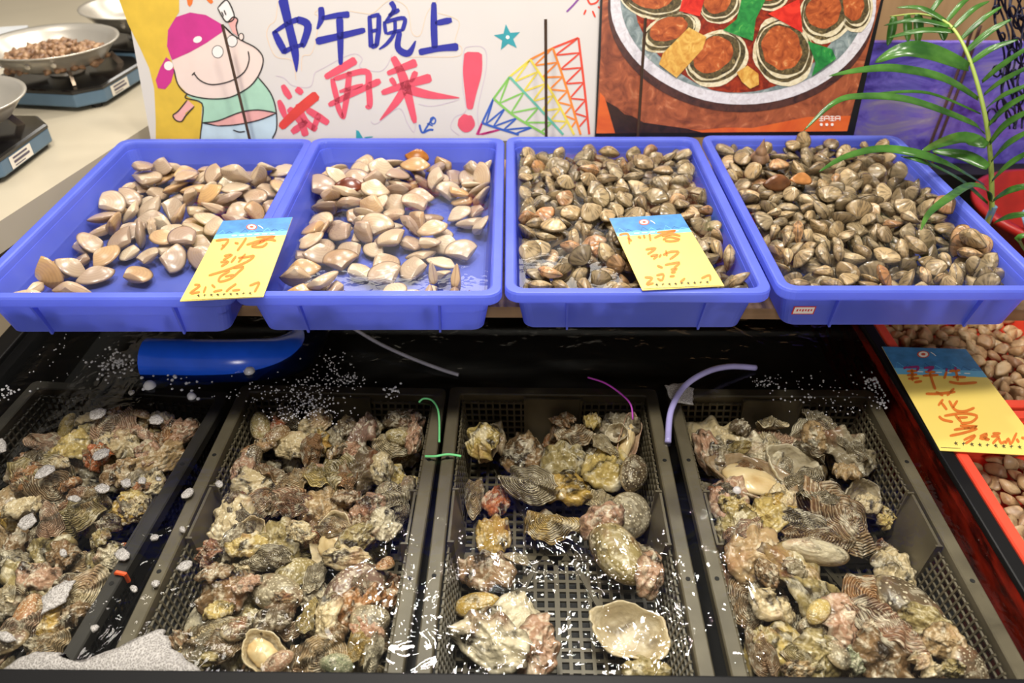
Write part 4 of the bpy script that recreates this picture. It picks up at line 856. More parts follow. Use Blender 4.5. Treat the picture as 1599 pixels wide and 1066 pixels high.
def abalone_bm(L, W, T, seed, nphi=44, ns=12):
    """an ear shell: low smooth dome, off-centre whorl, a row of raised holes along one side"""
    o3 = Vector((seed*4.1, seed, 8)); bm = bmesh.new(); lay = bm.verts.layers.float_color.new('shell')
    out = [Vector((L/2*math.cos(2*PI*k/nphi), W/2*math.sin(2*PI*k/nphi)*(1+.08*math.cos(2*PI*k/nphi)), 0)) for k in range(nphi)]
    U = Vector((-L*.22, W*.05, 0)); rim = None
    holes = [Vector((L*(-.24+.1*i), W*(.24+.05*math.sin(i*.8)), 0)) for i in range(6)]
    for side in (1, -1):
        rings = []
        for j in range(1, ns+1):
            s = (j/ns)**.9; rg = []
            for k, o in enumerate(out):
                p = U+(o-U)*s; h = max(0, 1-s**2.3)**.75
                z = side*T*(.78 if side > 0 else .22)*h
                if side > 0:
                    z += T*.05*math.sin(s*26)*(1-s) + T*.06*noise.noise(p*90+o3)
                    for hh in holes: z += T*.13*math.exp(-((p-hh).length/(L*.022))**2)
                if j == ns:
                    if rim is not None: rg.append(rim[k]); continue
                    z = T*.05*noise.noise(p*30+o3)
                v = bm.verts.new((p.x, p.y, z)); v[lay] = (s, k/nphi, max(0, side), 1); rg.append(v)
            rings.append(rg)
        if rim is None: rim = rings[-1]
        c = bm.verts.new((U.x, U.y, side*T*(.78 if side > 0 else .22))); c[lay] = (0, 0, max(0, side), 1)
        for a, b in zip(rings, rings[1:]):
            for k in range(nphi):
                q = (a[k], b[k], b[(k+1) % nphi], a[(k+1) % nphi]); bm.faces.new(q if side > 0 else q[::-1])
        for k in range(nphi):
            q = (c, rings[0][k], rings[0][(k+1) % nphi]); bm.faces.new(q if side > 0 else q[::-1])
    bmesh.ops.recalc_face_normals(bm, faces=bm.faces)
    return bm

# kind -> (mesh builder, material key)
PROTO = {}
for i in range(3): PROTO['surf%d' % i] = (lambda i=i: bivalve(.062, .043+.003*i, .0185+.001*i, 1.12+.12*i, .10-.12*i, 10+i), 'surf')
for i in range(3): PROTO['venus%d' % i] = (lambda i=i: bivalve(.046, .032+.0015*i, .0175+.001*i, 1.6+.25*i, .22-.1*i, 20+i, nphi=24, ns=8), 'venus')
PROTO['seed0'] = (lambda: bivalve(.040, .029, .018, 1.7, .12, 33, nphi=20, ns=6), 'seed')
PROTO['seed1'] = (lambda: bivalve(.037, .029, .019, 1.5, -.1, 34, nphi=20, ns=6), 'seed')
for i in range(3): PROTO['rock%d' % i] = (lambda i=i: oyster_bm(.080, .062, .030, 41+i, 3 if i else 0, .26, .35, nphi=68, ns=26), 'rock')
for i in range(3): PROTO['frill%d' % i] = (lambda i=i: oyster_bm(.090, .052, .032, 51+i, 6+i % 2, .24, .5, nphi=72, ns=34, point=.3), 'frill')
for i in range(2): PROTO['flat%d' % i] = (lambda i=i: oyster_bm(.082, .062, .024, 61+i, 5, .26, .6, ns=28, nphi=68), 'rock')
for i in range(2): PROTO['ear%d' % i] = (lambda i=i: abalone_bm(.082, .056, .028, 71+i), 'ear')
for i in range(2): PROTO['cup%d' % i] = (lambda i=i: cup_bm(.082, .064, .024, 81+i), 'cup')
# an upturned ear shell carries its foot: shell 'cup', part 'foot'
def foot_bm(L, W, T, seed):
    bm = oyster_bm(L, W, T, seed, 0, .10, .05, nphi=40, ns=10, point=0); return bm

# every shell, one a line: container, kind, place (1/5000 m), turn (quaternion/500), size (1/200), colour, seen
DATA = """
0 2 -3032 7098 1171 6 29 -497 -44 200 193 200 0 1
0 2 -2776 7610 1164 250 28 -42 -430 187 189 187 0 1
0 2 -4018 6195 1165 283 27 45 409 192 188 192 0 1
0 0 -2541 5257 1247 284 217 286 200 203 212 203 0 1
0 1 -3213 6108 1170 35 496 -52 -2 204 199 204 0 1
0 2 -3166 6617 1164 292 33 39 403 187 180 187 0 1
0 1 -4024 5727 1197 377 -70 80 -311 200 199 200 0 1
0 1 -3632 7511 1164 25 242 435 36 180 181 180 0 1
0 1 -3338 5704 1169 221 16 38 447 216 213 216 0 1
0 2 -3989 7410 1172 37 323 -379 -26 198 189 198 0 1
0 0 -3706 5677 1166 472 42 11 159 215 205 215 0 1
0 2 -2628 7363 1172 306 27 59 390 215 212 215 0 1
0 2 -3212 6892 1170 123 10 52 482 212 209 212 0 1
0 1 -3794 7577 1193 394 -73 -54 294 203 197 203 0 1
0 0 -2869 7623 1221 288 -73 34 400 215 221 215 0 1
0 1 -2635 5965 1166 106 14 49 486 205 210 205 0 1
0 0 -3365 5984 1191 77 -484 36 -94 177 183 177 0 1
0 1 -3836 5229 1163 55 473 -152 -14 175 174 175 0 0
0 2 -3604 6679 1176 2 47 -491 -79 210 211 210 0 1
0 2 -4027 6888 1169 8 -276 -415 -34 172 165 172 0 1
0 2 -2710 6364 1173 37 237 437 41 209 212 209 0 1
0 0 -3709 6463 1178 3 -226 437 89 205 201 205 0 1
0 0 -3013 5151 1164 446 37 16 223 207 210 207 0 0
0 0 -2447 5171 1191 324 -65 -73 368 205 198 205 0 0
0 1 -2897 7339 1164 466 44 -13 -175 195 192 195 0 1
0 2 -4000 7130 1166 187 17 -47 -461 193 196 193 0 0
0 1 -3986 5199 1167 38 249 430 39 189 195 189 0 0
0 2 -3765 7051 1161 495 54 -2 -48 173 177 173 0 1
0 1 -2537 7602 1166 157 4 50 472 202 210 202 0 1
0 1 -3577 6085 1160 367 42 -34 -335 179 174 179 0 1
0 0 -3196 7165 1211 364 -226 -242 88 212 208 212 0 1
0 2 -3950 7025 1246 170 90 -91 452 193 197 193 0 1
0 0 -4017 7624 1200 199 -29 131 439 219 222 219 0 0
0 0 -3961 5955 1158 360 32 -45 -343 178 171 178 0 1
0 2 -3068 7499 1208 160 -231 413 -13 187 190 187 0 0
0 2 -3092 6188 1277 223 -61 95 -433 188 194 188 0 1
0 1 -3948 5460 1324 255 234 -258 252 219 211 219 0 1
0 1 -3175 7409 1213 181 -294 359 50 174 179 174 0 1
0 2 -3293 6374 1182 22 -276 411 68 213 214 213 0 1
0 1 -3761 7283 1169 56 415 -270 -42 195 199 195 0 1
0 2 -2511 6260 1169 15 235 -438 -55 193 188 193 0 1
0 1 -3335 7055 1240 290 188 351 86 186 191 186 0 1
0 2 -3535 7664 1168 8 51 495 48 189 185 189 0 1
0 1 -3926 5739 1214 164 6 -471 -31 184 186 184 0 1
0 0 -3531 7136 1163 358 27 -29 -347 198 207 198 0 1
0 2 -2779 6906 1170 468 48 21 168 216 211 216 0 1
0 0 -3466 6901 1192 307 147 47 363 204 202 204 0 1
0 1 -2999 6617 1207 91 -49 -487 45 216 210 216 0 1
0 0 -4009 6487 1172 68 412 274 22 209 204 209 0 1
0 2 -3842 6796 1209 49 394 255 167 185 186 185 0 1
0 0 -3342 7252 1237 16 473 160 -17 208 205 208 0 1
0 1 -3566 7289 1234 48 -244 416 -122 207 211 207 0 1
0 0 -2735 6672 1191 39 -88 -57 -487 213 205 213 0 1
0 0 -2985 6246 1167 6 78 491 57 205 208 205 0 1
0 2 -3320 6721 1224 222 -194 -135 381 212 215 212 0 1
0 0 -3723 6275 1196 307 59 59 -385 218 211 218 0 1
0 2 -3570 5171 1173 386 50 45 311 220 210 220 0 0
0 1 -3718 5321 1232 293 405 11 -18 219 212 219 0 1
0 1 -2482 6069 1187 78 -305 -387 -39 177 185 177 0 1
0 1 -3696 6905 1200 36 -425 -246 -86 216 218 216 0 1
0 2 -2904 6036 1168 1 244 -429 -80 176 171 176 0 1
0 0 -3060 6444 1202 46 -129 -17 -481 192 194 192 0 1
0 1 -3336 7508 1219 212 123 -195 -390 219 219 219 0 1
0 0 -3456 6560 1204 415 265 -2 -89 178 170 178 0 1
0 1 -4051 7254 1213 213 301 333 53 191 189 191 0 1
0 0 -2656 5212 1208 290 226 194 279 185 179 185 0 1
0 2 -3949 7511 1371 343 -10 47 361 179 182 179 0 1
0 1 -2531 7686 1240 486 -3 -20 116 213 205 213 0 1
0 1 -3554 6335 1229 309 -76 -315 223 207 216 207 0 1
0 2 -3910 5098 1282 481 -22 133 23 215 212 215 0 1
0 1 -2787 5100 1207 135 -323 191 -302 173 166 173 0 0
0 0 -3261 5085 1227 327 -317 202 42 206 208 206 0 0
0 2 -3537 7544 1267 96 224 -433 -51 206 204 206 0 1
0 1 -3105 7674 1164 477 47 17 140 195 204 195 0 0
0 2 -3873 6513 1239 114 -378 196 -236 211 203 211 0 1
0 0 -2737 7440 1281 141 -268 120 380 206 209 206 0 1
0 2 -2532 5490 1355 353 -82 -342 36 206 196 206 0 1
0 0 -2867 5932 1201 440 132 88 -178 182 188 182 0 1
0 0 -2496 7361 1206 421 -92 94 -236 210 221 210 0 1
0 0 -3481 6420 1225 94 295 250 303 183 189 183 0 1
0 1 -3950 6165 1214 130 -166 -447 75 203 210 203 0 1
0 1 -3109 7024 1293 474 83 -120 63 206 213 206 0 1
0 0 -3968 7677 1218 122 124 -465 62 219 214 219 0 0
0 2 -4015 6624 1238 11 -174 456 -109 212 217 212 0 1
0 0 -3457 5086 1204 12 -467 -102 147 175 171 175 0 0
0 2 -2719 7147 1200 123 -24 -89 476 209 204 209 0 1
0 0 -3728 5023 1238 364 -264 -162 -146 194 191 194 0 0
0 1 -2648 6174 1208 113 54 161 -456 197 192 197 0 1
0 0 -3013 6834 1235 249 -156 -62 -400 213 212 213 0 1
0 0 -4006 5086 1206 161 -117 -138 437 187 197 187 0 0
0 0 -3097 5922 1203 27 -358 327 117 214 213 214 0 1
0 1 -2494 7002 1163 373 30 29 330 191 184 191 0 1
0 0 -3295 6207 1252 13 -188 -463 -12 193 198 193 0 1
0 0 -2701 7663 1294 135 384 -287 43 196 192 196 0 1
0 1 -3021 7336 1257 280 132 -44 390 176 181 176 0 1
0 2 -2619 6841 1195 39 408 -236 -162 173 181 173 0 1
0 2 -3913 7436 1281 36 9 -33 498 219 209 219 0 1
0 2 -4021 6852 1283 84 -456 176 60 218 212 218 0 1
0 0 -2902 7187 1279 21 157 -474 6 197 193 197 0 1
0 0 -2470 5821 1172 13 -302 398 18 189 186 189 0 1
0 1 -3739 7698 1245 73 -21 -227 -439 197 189 197 0 1
0 1 -3742 5983 1183 410 28 -46 281 207 211 207 0 1
0 1 -2912 6997 1263 79 82 -108 -475 183 183 183 0 1
0 0 -3185 7409 1332 69 -345 -345 -88 188 195 188 0 1
0 0 -3461 7353 1333 427 -19 -3 260 193 201 193 0 1
0 0 -3406 5210 1199 300 88 180 346 189 192 189 0 0
0 1 -4018 5275 1260 403 44 -169 -238 201 193 201 0 1
0 0 -3808 7617 1315 49 82 457 179 192 201 192 0 1
0 1 -3317 7685 1244 455 -98 39 179 197 196 197 0 1
0 0 -2877 6442 1249 372 33 6 -332 206 215 206 0 1
0 2 -2899 7295 1380 280 390 120 -73 214 207 214 0 1
1 0 -719 5313 1225 258 232 -249 -260 199 193 199 0 1
1 0 -1332 7267 1163 13 85 -489 -55 185 190 185 0 0
1 1 -684 6234 1169 487 49 -13 -100 218 226 218 0 1
1 0 -1916 6595 1211 151 -461 65 -102 205 212 205 0 1
1 1 -1163 7481 1162 295 26 -40 -401 187 188 187 0 1
1 0 -1341 6165 1158 466 49 -21 -174 177 178 177 0 1
1 2 -1008 6288 1164 281 21 35 412 188 185 188 0 1
1 2 -906 5294 1191 38 -383 318 -31 197 203 197 0 1
1 2 -1900 5527 1260 7 1 354 353 181 186 181 0 1
1 1 -1271 7054 1181 6 198 451 84 220 229 220 0 1
1 0 -1563 6129 1167 443 57 -24 -224 212 223 212 0 1
1 0 -898 5513 1060 2 11 163 473 192 185 192 0 0
1 0 -375 5194 1193 136 400 223 147 192 184 192 0 0
1 2 -1644 5299 1169 357 34 28 347 206 216 206 0 0
1 1 -1886 5188 1168 27 292 -400 -65 190 191 190 0 0
1 2 -1028 7241 1167 496 53 8 -33 203 193 203 0 1
1 1 -1349 7501 1185 18 -403 293 -37 193 192 193 0 1
1 0 -1406 7694 1159 427 50 8 256 179 186 179 0 0
1 2 -1942 7581 1171 406 44 43 284 214 219 214 0 0
1 1 -540 5294 1215 247 235 306 200 173 170 173 0 1
1 2 -1931 6729 1167 23 143 475 62 182 182 182 0 1
1 1 -1176 6210 1266 34 -467 -172 -30 199 202 199 0 1
1 1 -1225 6366 1173 50 466 172 22 217 226 217 0 0
1 1 -1556 7380 1166 496 50 -15 35 197 198 197 0 0
1 2 -1913 6859 1236 422 -184 -97 -168 214 222 214 0 1
1 0 -1240 7661 1215 286 64 114 388 217 224 217 0 1
1 1 -1936 6032 1166 41 470 -166 -17 190 187 190 0 1
1 0 -895 6065 1166 34 495 58 28 191 187 191 0 1
1 0 -902 7684 1161 443 36 -24 -227 191 181 191 0 0
1 1 -1538 7642 1203 239 158 -34 -408 197 188 197 0 0
1 1 -690 7686 1176 64 277 -402 -86 191 197 191 0 1
1 2 -1869 7683 1194 429 -41 139 -213 173 175 173 0 1
1 0 -1743 6568 1164 3 -5 -497 -58 189 188 189 0 1
1 2 -1391 5767 1170 44 447 -216 -36 197 192 197 0 1
1 2 -1903 5817 1166 493 46 18 70 194 198 194 0 1
1 2 -1395 5171 1173 493 9 -1 -83 204 207 204 0 0
1 0 -1499 6445 1159 441 50 22 228 181 177 181 0 1
1 0 -1622 6833 1163 36 267 -418 -50 185 184 185 0 1
1 0 -1957 5183 1216 150 243 360 198 203 213 203 0 0
1 2 -1712 5138 1209 106 -459 149 77 203 206 203 0 0
1 0 -1805 6216 1159 329 28 28 374 183 189 183 0 1
1 0 -419 5189 1202 323 -193 -300 135 182 189 182 0 0
1 1 -483 7424 1167 490 39 18 92 207 211 207 0 1
1 0 -564 7642 1186 385 7 92 -305 177 182 177 0 1
1 0 -1338 6467 1262 41 2 -220 447 218 210 218 0 1
1 1 -1794 7475 1184 26 -498 -15 26 196 199 196 0 0
1 1 -392 7447 1303 255 -294 312 27 204 200 204 0 1
1 0 -469 6698 1166 114 9 -52 -484 213 216 213 0 1
1 0 -795 7403 1162 26 5 -42 -498 194 188 194 0 1
1 0 -831 6168 1247 50 441 -227 44 198 203 198 0 1
1 2 -1250 6617 1165 152 -9 66 472 181 187 181 0 1
1 1 -1192 5897 1178 439 42 73 224 217 207 217 0 1
1 1 -1177 5209 1192 115 136 -466 -32 191 192 191 0 0
1 0 -1248 7355 1252 42 493 -64 -34 175 173 175 0 1
1 1 -1250 6816 1190 23 -472 151 -62 190 192 190 0 1
1 2 -1103 7708 1214 426 -106 122 -205 190 195 190 0 1
1 2 -1053 7026 1218 158 -101 68 -459 213 222 213 0 1
1 0 -1029 5294 1273 46 -417 258 -83 214 217 214 0 1
1 2 -1684 7718 1260 167 -260 386 72 220 217 220 0 1
1 0 -1567 7172 1185 33 222 427 132 215 210 215 0 1
1 2 -1451 6339 1250 369 262 -14 -212 177 171 177 0 1
1 2 -1032 6480 1233 230 398 -89 -176 201 202 201 0 1
1 0 -528 6091 1204 121 -472 -108 28 213 217 213 0 1
1 0 -1417 6950 1205 438 -1 -143 194 194 187 194 0 1
1 2 -514 7721 1238 161 126 312 333 199 203 199 0 1
1 0 -1934 7135 1165 10 207 453 47 192 198 192 0 0
1 0 -1961 7047 1218 31 -444 -209 -91 177 181 177 0 1
1 2 -571 7150 1168 41 449 216 10 188 194 188 0 1
1 0 -1253 7201 1252 398 -292 -12 -76 175 179 175 0 1
1 0 -1043 5156 1190 103 93 -456 -152 186 185 186 0 0
1 2 -1678 5311 1294 240 -67 -47 -431 214 204 214 0 1
1 1 -942 5821 1173 351 61 -17 -350 218 227 218 0 1
1 1 -1789 7145 1199 479 -96 95 -49 190 181 190 0 1
1 0 -1881 7310 1186 70 -39 -102 483 173 178 173 0 0
1 2 -1701 6975 1214 196 458 36 29 215 215 215 0 1
1 0 -835 7529 1232 223 -25 -27 446 181 179 181 0 1
1 2 -1996 7134 1354 202 40 -89 447 216 209 216 0 1
1 2 -734 7292 1215 37 -94 174 -458 180 184 180 0 1
1 0 -693 5883 1188 477 -79 20 -126 204 200 204 0 1
1 2 -1685 7580 1287 60 -293 -396 -65 211 203 211 0 1
1 1 -1961 7517 1271 486 92 50 48 177 170 177 0 1
1 0 -1879 6962 1308 164 367 -253 156 184 189 184 0 1
1 1 -1978 7710 1226 60 -182 382 -260 196 198 196 0 1
1 2 -1576 5190 1444 9 108 -46 -486 199 205 199 0 1
1 0 -1681 6382 1223 60 235 433 63 217 225 217 0 1
1 0 -496 7306 1274 446 -135 31 177 173 165 173 0 1
1 2 -378 7131 1231 313 -238 -101 292 211 219 211 0 1
1 0 -1874 6411 1211 170 -214 404 -109 189 189 189 0 1
1 2 -1448 7574 1317 471 105 127 37 216 222 216 0 1
1 2 -715 5125 1294 67 345 -107 -339 177 184 177 0 1
1 0 -1911 6182 1247 61 -187 460 11 181 176 181 0 1
1 2 -393 7731 1238 5 -215 49 449 195 186 195 0 1
1 1 -1461 6864 1257 437 216 -32 -108 186 193 186 0 1
1 2 -902 7698 1275 386 -2 -97 -302 186 189 186 0 1
1 1 -1490 6602 1209 230 434 -93 14 193 186 193 0 1
1 2 -1493 5173 1268 305 53 -27 -391 188 197 188 0 0
1 0 -1113 7658 1331 497 48 -7 -20 217 214 217 0 1
1 2 -1681 7389 1293 141 -479 7 34 199 205 199 0 1
1 0 -1861 7285 1363 169 -62 -466 -29 190 186 190 0 1
1 0 -1798 5993 1213 471 96 94 98 206 213 206 0 1
1 0 -876 7412 1297 62 -387 -281 -133 185 182 185 0 1
1 0 -519 5485 1274 19 -356 40 348 189 184 189 0 1
1 1 -1745 5120 1321 469 166 51 -3 210 210 210 0 1
1 1 -1943 6386 1255 412 12 -101 -264 209 214 209 0 1
1 1 -1011 7478 1216 132 -193 33 -441 179 172 179 0 1
1 1 -624 7169 1262 180 31 52 463 177 179 177 0 1
1 1 -1741 7103 1295 82 480 60 -95 207 215 207 0 1
1 1 -1498 5155 1367 332 82 -89 -353 190 193 190 0 1
1 0 -1278 7452 1313 456 -6 82 188 206 207 206 0 1
1 0 -1498 7345 1310 388 239 174 111 197 193 197 0 1
1 0 -1464 7147 1301 52 -30 -486 -103 205 211 205 0 1
1 2 -415 7247 1250 430 -189 -113 130 187 189 187 0 1
1 2 -1473 6697 1234 418 -265 41 -56 200 197 200 0 1
1 2 -598 6833 1183 71 -146 473 7 180 182 180 0 1
1 1 -820 7804 1244 299 317 137 -204 177 170 177 0 1
1 0 -1596 5924 1200 91 -20 118 -477 211 218 211 0 1
1 2 -1934 7320 1291 18 -465 -183 15 220 227 220 0 0
1 2 -1358 7755 1310 452 -144 14 156 186 184 186 0 1
1 0 -1959 6283 1165 68 340 -360 -15 177 179 177 0 1
1 1 -1167 5686 1203 159 -13 105 -462 216 216 216 0 1
1 0 -723 5460 1343 2 341 101 -351 175 175 175 0 1
1 1 -994 6638 1205 384 199 -67 -242 200 197 200 0 1
1 0 -816 6388 1262 493 37 -35 68 201 200 201 0 1
1 0 -668 5670 1206 274 -133 47 394 187 179 187 0 1
1 1 -363 6541 1219 296 -186 -112 339 209 205 209 0 1
1 0 -743 6501 1165 41 437 -238 -20 196 192 196 0 1
1 2 -886 6776 1165 77 -3 39 493 193 195 193 0 1
1 0 -445 6946 1160 40 378 323 41 173 174 173 0 1
2 4 338 7731 1278 209 -400 78 -201 202 193 208 0 0
2 4 841 5952 1244 305 32 45 392 189 199 180 0 0
2 5 1295 7031 1251 64 495 37 -1 192 197 190 0 0
2 4 255 5668 1252 17 81 488 69 210 196 203 0 0
2 5 1418 6817 1246 450 70 -24 -204 178 181 182 0 0
2 5 1096 7203 1252 310 44 -48 -387 197 198 212 0 0
2 3 165 7317 1248 486 86 -8 78 204 204 213 0 0
2 5 370 7855 1291 1 -33 282 -411 198 209 211 0 0
2 4 409 5535 1311 99 108 338 -338 194 206 201 0 0
2 5 442 6781 1247 315 34 -48 -383 193 196 190 0 0
2 4 554 7589 1287 129 107 96 -461 222 227 226 0 0
2 5 1452 6220 1279 411 -179 61 -213 189 189 198 0 0
2 5 164 6044 1283 54 -298 -367 154 187 196 200 0 0
2 5 1134 6527 1243 430 48 33 248 178 179 170 0 0
2 4 1098 5130 1286 369 337 -13 17 200 209 209 0 0
2 3 100 7554 1243 238 17 -66 -435 176 176 189 0 0
2 3 769 7780 1248 176 35 52 464 220 210 218 0 0
2 5 938 6432 1299 152 -387 -42 274 210 218 226 0 0
2 5 1709 5285 1246 15 9 -84 -493 178 171 182 0 0
2 4 271 5860 1277 21 -295 -401 38 220 219 235 0 1
2 4 368 7305 1287 56 -233 343 -274 209 220 222 0 0
2 5 1138 6739 1251 484 66 17 105 204 206 207 0 0
2 4 1638 6868 1285 158 -283 196 -326 217 209 229 0 0
2 3 447 5402 1248 21 50 -490 -86 195 198 201 0 0
2 5 1620 7833 1285 163 102 91 -452 218 209 230 0 0
2 3 1599 6146 1246 69 492 55 3 193 185 187 0 0
2 5 1592 6522 1260 74 352 345 42 224 228 226 0 0
2 4 538 6102 1247 490 75 -16 -62 191 203 196 0 0
2 4 1630 7578 1252 40 -8 -43 -496 227 231 219 0 0
2 5 245 5346 1256 455 63 -19 -196 217 214 232 0 0
2 5 894 5201 1249 378 32 -35 -324 185 181 197 0 0
2 4 108 5970 1285 206 19 -382 248 212 209 202 0 0
2 4 1552 5720 1283 222 -437 -72 66 204 190 213 0 1
2 4 752 5672 1255 72 484 99 20 219 216 221 0 0
2 5 1138 6298 1242 119 10 59 482 175 170 167 0 0
2 4 1675 7256 1249 10 177 462 70 184 191 191 0 0
2 5 1397 5389 1314 197 306 -206 -275 215 207 234 0 1
2 4 1165 6923 1243 490 97 -26 11 174 171 174 0 0
2 3 740 6653 1239 333 17 -52 -369 175 183 168 0 0
2 3 421 6258 1251 55 354 -347 -31 196 208 213 0 0
2 4 866 6986 1251 301 37 41 395 216 224 218 0 0
2 5 539 5259 1248 62 296 395 56 173 174 178 0 0
2 3 1063 7505 1254 444 68 28 219 229 225 246 0 0
2 5 1069 6025 1259 28 83 -489 -58 226 231 225 0 0
2 5 1374 5956 1280 113 -328 341 -117 200 203 195 0 0
2 4 702 7140 1251 21 224 444 51 202 212 201 0 0
2 4 1513 5937 1248 44 297 -394 -70 180 190 183 0 0
2 4 1083 5230 1263 55 -23 -493 -56 226 216 236 0 0
2 5 101 7764 1260 50 395 -299 -45 217 228 228 0 0
2 5 193 6928 1254 24 464 -170 -69 177 185 185 0 0
2 3 711 6929 1275 41 36 456 -199 173 180 185 0 0
2 4 116 6379 1256 64 437 231 36 211 201 227 0 0
2 5 1579 6284 1283 216 -157 -165 -389 180 171 185 0 0
2 5 586 5942 1248 46 488 97 13 172 177 176 0 0
2 5 320 6579 1249 62 403 286 41 183 173 184 0 0
2 3 1705 6287 1257 75 425 252 9 211 224 217 0 0
2 5 1511 5187 1400 280 236 -264 -214 230 240 239 0 1
2 4 1342 7682 1265 213 68 -59 443 204 212 201 0 0
2 4 710 7628 1243 283 30 52 408 178 180 177 0 0
2 4 490 7209 1255 4 47 -494 -65 223 221 219 0 0
2 5 1001 7700 1286 164 -325 342 -18 199 196 208 0 0
2 5 1562 7131 1249 20 224 -439 -79 184 189 180 0 0
2 4 351 7011 1280 59 -126 -294 379 176 178 190 0 0
2 5 921 6686 1261 72 492 29 45 210 215 225 0 0
2 5 734 5304 1258 481 80 -24 -107 224 211 243 0 0
2 3 183 7072 1243 71 476 132 33 183 173 174 0 0
2 3 876 7598 1250 331 36 -70 -366 215 225 224 0 0
2 5 507 6592 1253 106 24 56 485 223 215 215 0 0
2 3 984 7326 1248 40 163 -469 -41 202 202 195 0 0
2 3 1626 5212 1266 107 383 232 195 200 195 202 0 0
2 3 1350 7296 1271 294 -387 -34 -110 203 199 210 0 0
2 5 1124 5834 1245 83 462 -171 -24 176 165 167 0 0
2 3 879 6244 1246 222 64 53 440 199 185 203 0 0
2 5 1265 7830 1299 272 51 -296 293 219 219 225 0 0
2 3 1788 5189 1311 379 -8 -293 143 223 214 225 0 0
2 4 1467 7457 1252 4 2 -498 -50 210 204 203 0 0
2 4 974 5761 1247 482 59 -10 -119 197 201 198 0 0
2 5 635 6294 1252 409 41 -38 -282 222 231 211 0 0
2 5 1267 6317 1277 29 258 407 -130 187 189 186 0 0
2 3 489 6372 1266 91 333 350 -89 174 163 170 0 0
2 5 1412 7871 1396 68 131 -355 -320 185 189 200 0 1
2 3 419 5796 1246 488 81 -6 74 195 199 206 0 0
2 4 1211 7598 1357 463 -73 -111 135 229 235 234 0 0
2 4 122 5228 1244 467 73 19 162 177 189 180 0 0
2 4 609 5760 1279 369 4 -151 302 213 205 222 0 0
2 4 928 7456 1280 212 378 54 242 174 178 181 0 0
2 4 786 7476 1291 35 416 153 229 214 206 208 0 0
2 5 308 6754 1275 202 -62 -108 440 191 188 202 0 0
2 3 126 5414 1268 215 421 25 162 179 171 183 0 0
2 5 1424 6410 1260 86 452 -193 -25 230 221 232 0 0
2 3 853 7170 1288 173 432 149 -107 210 204 227 0 0
2 4 1348 6118 1248 28 173 -464 -62 194 181 187 0 0
2 5 477 7451 1275 245 -412 67 125 172 163 165 0 0
2 5 1719 5684 1250 222 13 -84 -440 181 184 198 0 1
2 5 126 5811 1247 467 43 -34 -170 180 189 187 0 0
2 5 1269 6482 1297 11 310 -369 132 210 196 221 0 0
2 3 1454 7615 1285 206 255 17 377 192 196 209 0 0
2 5 1583 7020 1321 97 -207 -272 -352 200 201 215 0 0
2 4 548 5189 1382 374 47 162 286 226 241 245 0 1
2 5 806 5528 1390 263 -260 -233 -244 205 198 207 0 1
2 5 1525 7310 1285 287 261 -316 -5 178 179 181 0 0
2 3 1367 7128 1283 441 -64 122 191 221 231 214 0 0
2 4 1553 6129 1348 159 81 46 465 196 197 198 0 0
2 3 1705 6739 1273 3 196 -391 242 201 193 212 0 0
2 3 542 7028 1248 415 78 7 267 215 205 211 0 0
2 4 793 6398 1287 344 -235 -88 262 210 201 219 0 1
2 4 1034 7022 1259 266 -36 -38 420 184 190 181 0 0
2 5 113 6519 1286 111 235 -396 160 199 212 191 0 0
2 4 1011 6347 1326 304 -104 143 -355 173 176 174 0 0
2 3 205 5204 1280 319 196 -4 332 225 238 240 0 0
2 3 1710 5520 1278 400 -244 118 129 172 170 180 0 0
2 5 653 7328 1251 71 426 -249 -43 189 195 189 0 0
2 4 971 5878 1283 376 -113 -195 -241 178 167 177 0 0
2 4 101 6676 1245 45 174 -462 -62 177 173 177 0 0
2 5 304 7453 1280 16 -357 340 -84 208 212 214 0 0
2 3 869 7827 1280 471 -27 85 -142 226 211 236 0 0
2 4 1594 6021 1286 189 -189 -142 -398 182 176 190 0 0
2 5 509 5529 1485 163 138 330 -309 216 206 220 0 1
2 4 1200 5914 1273 186 434 154 -56 189 187 208 0 0
2 4 736 5845 1273 42 -464 174 54 199 192 216 0 0
2 3 991 6864 1249 466 99 -37 148 188 182 200 0 0
2 4 178 7169 1289 440 -35 -170 -161 222 235 224 0 0
2 4 711 6064 1264 106 462 125 -100 175 176 181 0 0
2 4 870 5995 1351 169 171 -16 438 226 232 215 0 1
2 4 885 6115 1286 103 78 -330 353 219 213 230 0 0
2 3 1193 7081 1306 63 -19 479 128 171 161 169 0 0
2 3 1150 5222 1349 129 -192 -409 -172 177 186 190 0 1
2 5 871 6568 1346 360 342 -25 -49 227 237 219 0 0
2 3 1072 7326 1324 22 -4 -496 -60 199 193 198 0 0
2 4 1008 6196 1273 481 -27 134 19 188 185 192 0 0
2 4 757 7823 1392 311 187 -11 344 228 237 245 0 1
2 5 1369 6665 1263 105 266 389 131 201 191 212 0 0
2 5 492 6925 1344 42 -148 137 -456 214 215 227 0 0
2 4 227 7786 1320 384 -1 -179 265 225 239 242 0 0
2 5 391 6008 1252 66 358 338 53 201 199 196 0 1
2 3 1488 6533 1313 235 242 337 150 218 209 221 0 0
2 5 59 6965 1276 384 -29 201 -247 170 173 187 0 0
2 3 1610 7709 1279 47 -37 -338 -363 216 205 230 0 0
2 4 1693 7100 1259 81 -100 -479 -60 182 183 199 0 0
2 3 1724 6486 1282 297 44 155 -369 190 201 209 0 0
2 5 428 6500 1341 354 300 -3 -186 215 209 222 0 1
2 4 1492 6968 1248 66 32 71 489 196 207 203 0 0
2 4 1136 7727 1251 101 483 -77 12 201 200 194 0 0
2 3 317 6383 1245 298 52 59 394 182 188 197 0 0
2 4 1734 5384 1298 382 -42 -218 -233 225 233 234 0 1
2 5 77 6065 1409 125 -158 -423 176 217 221 217 0 1
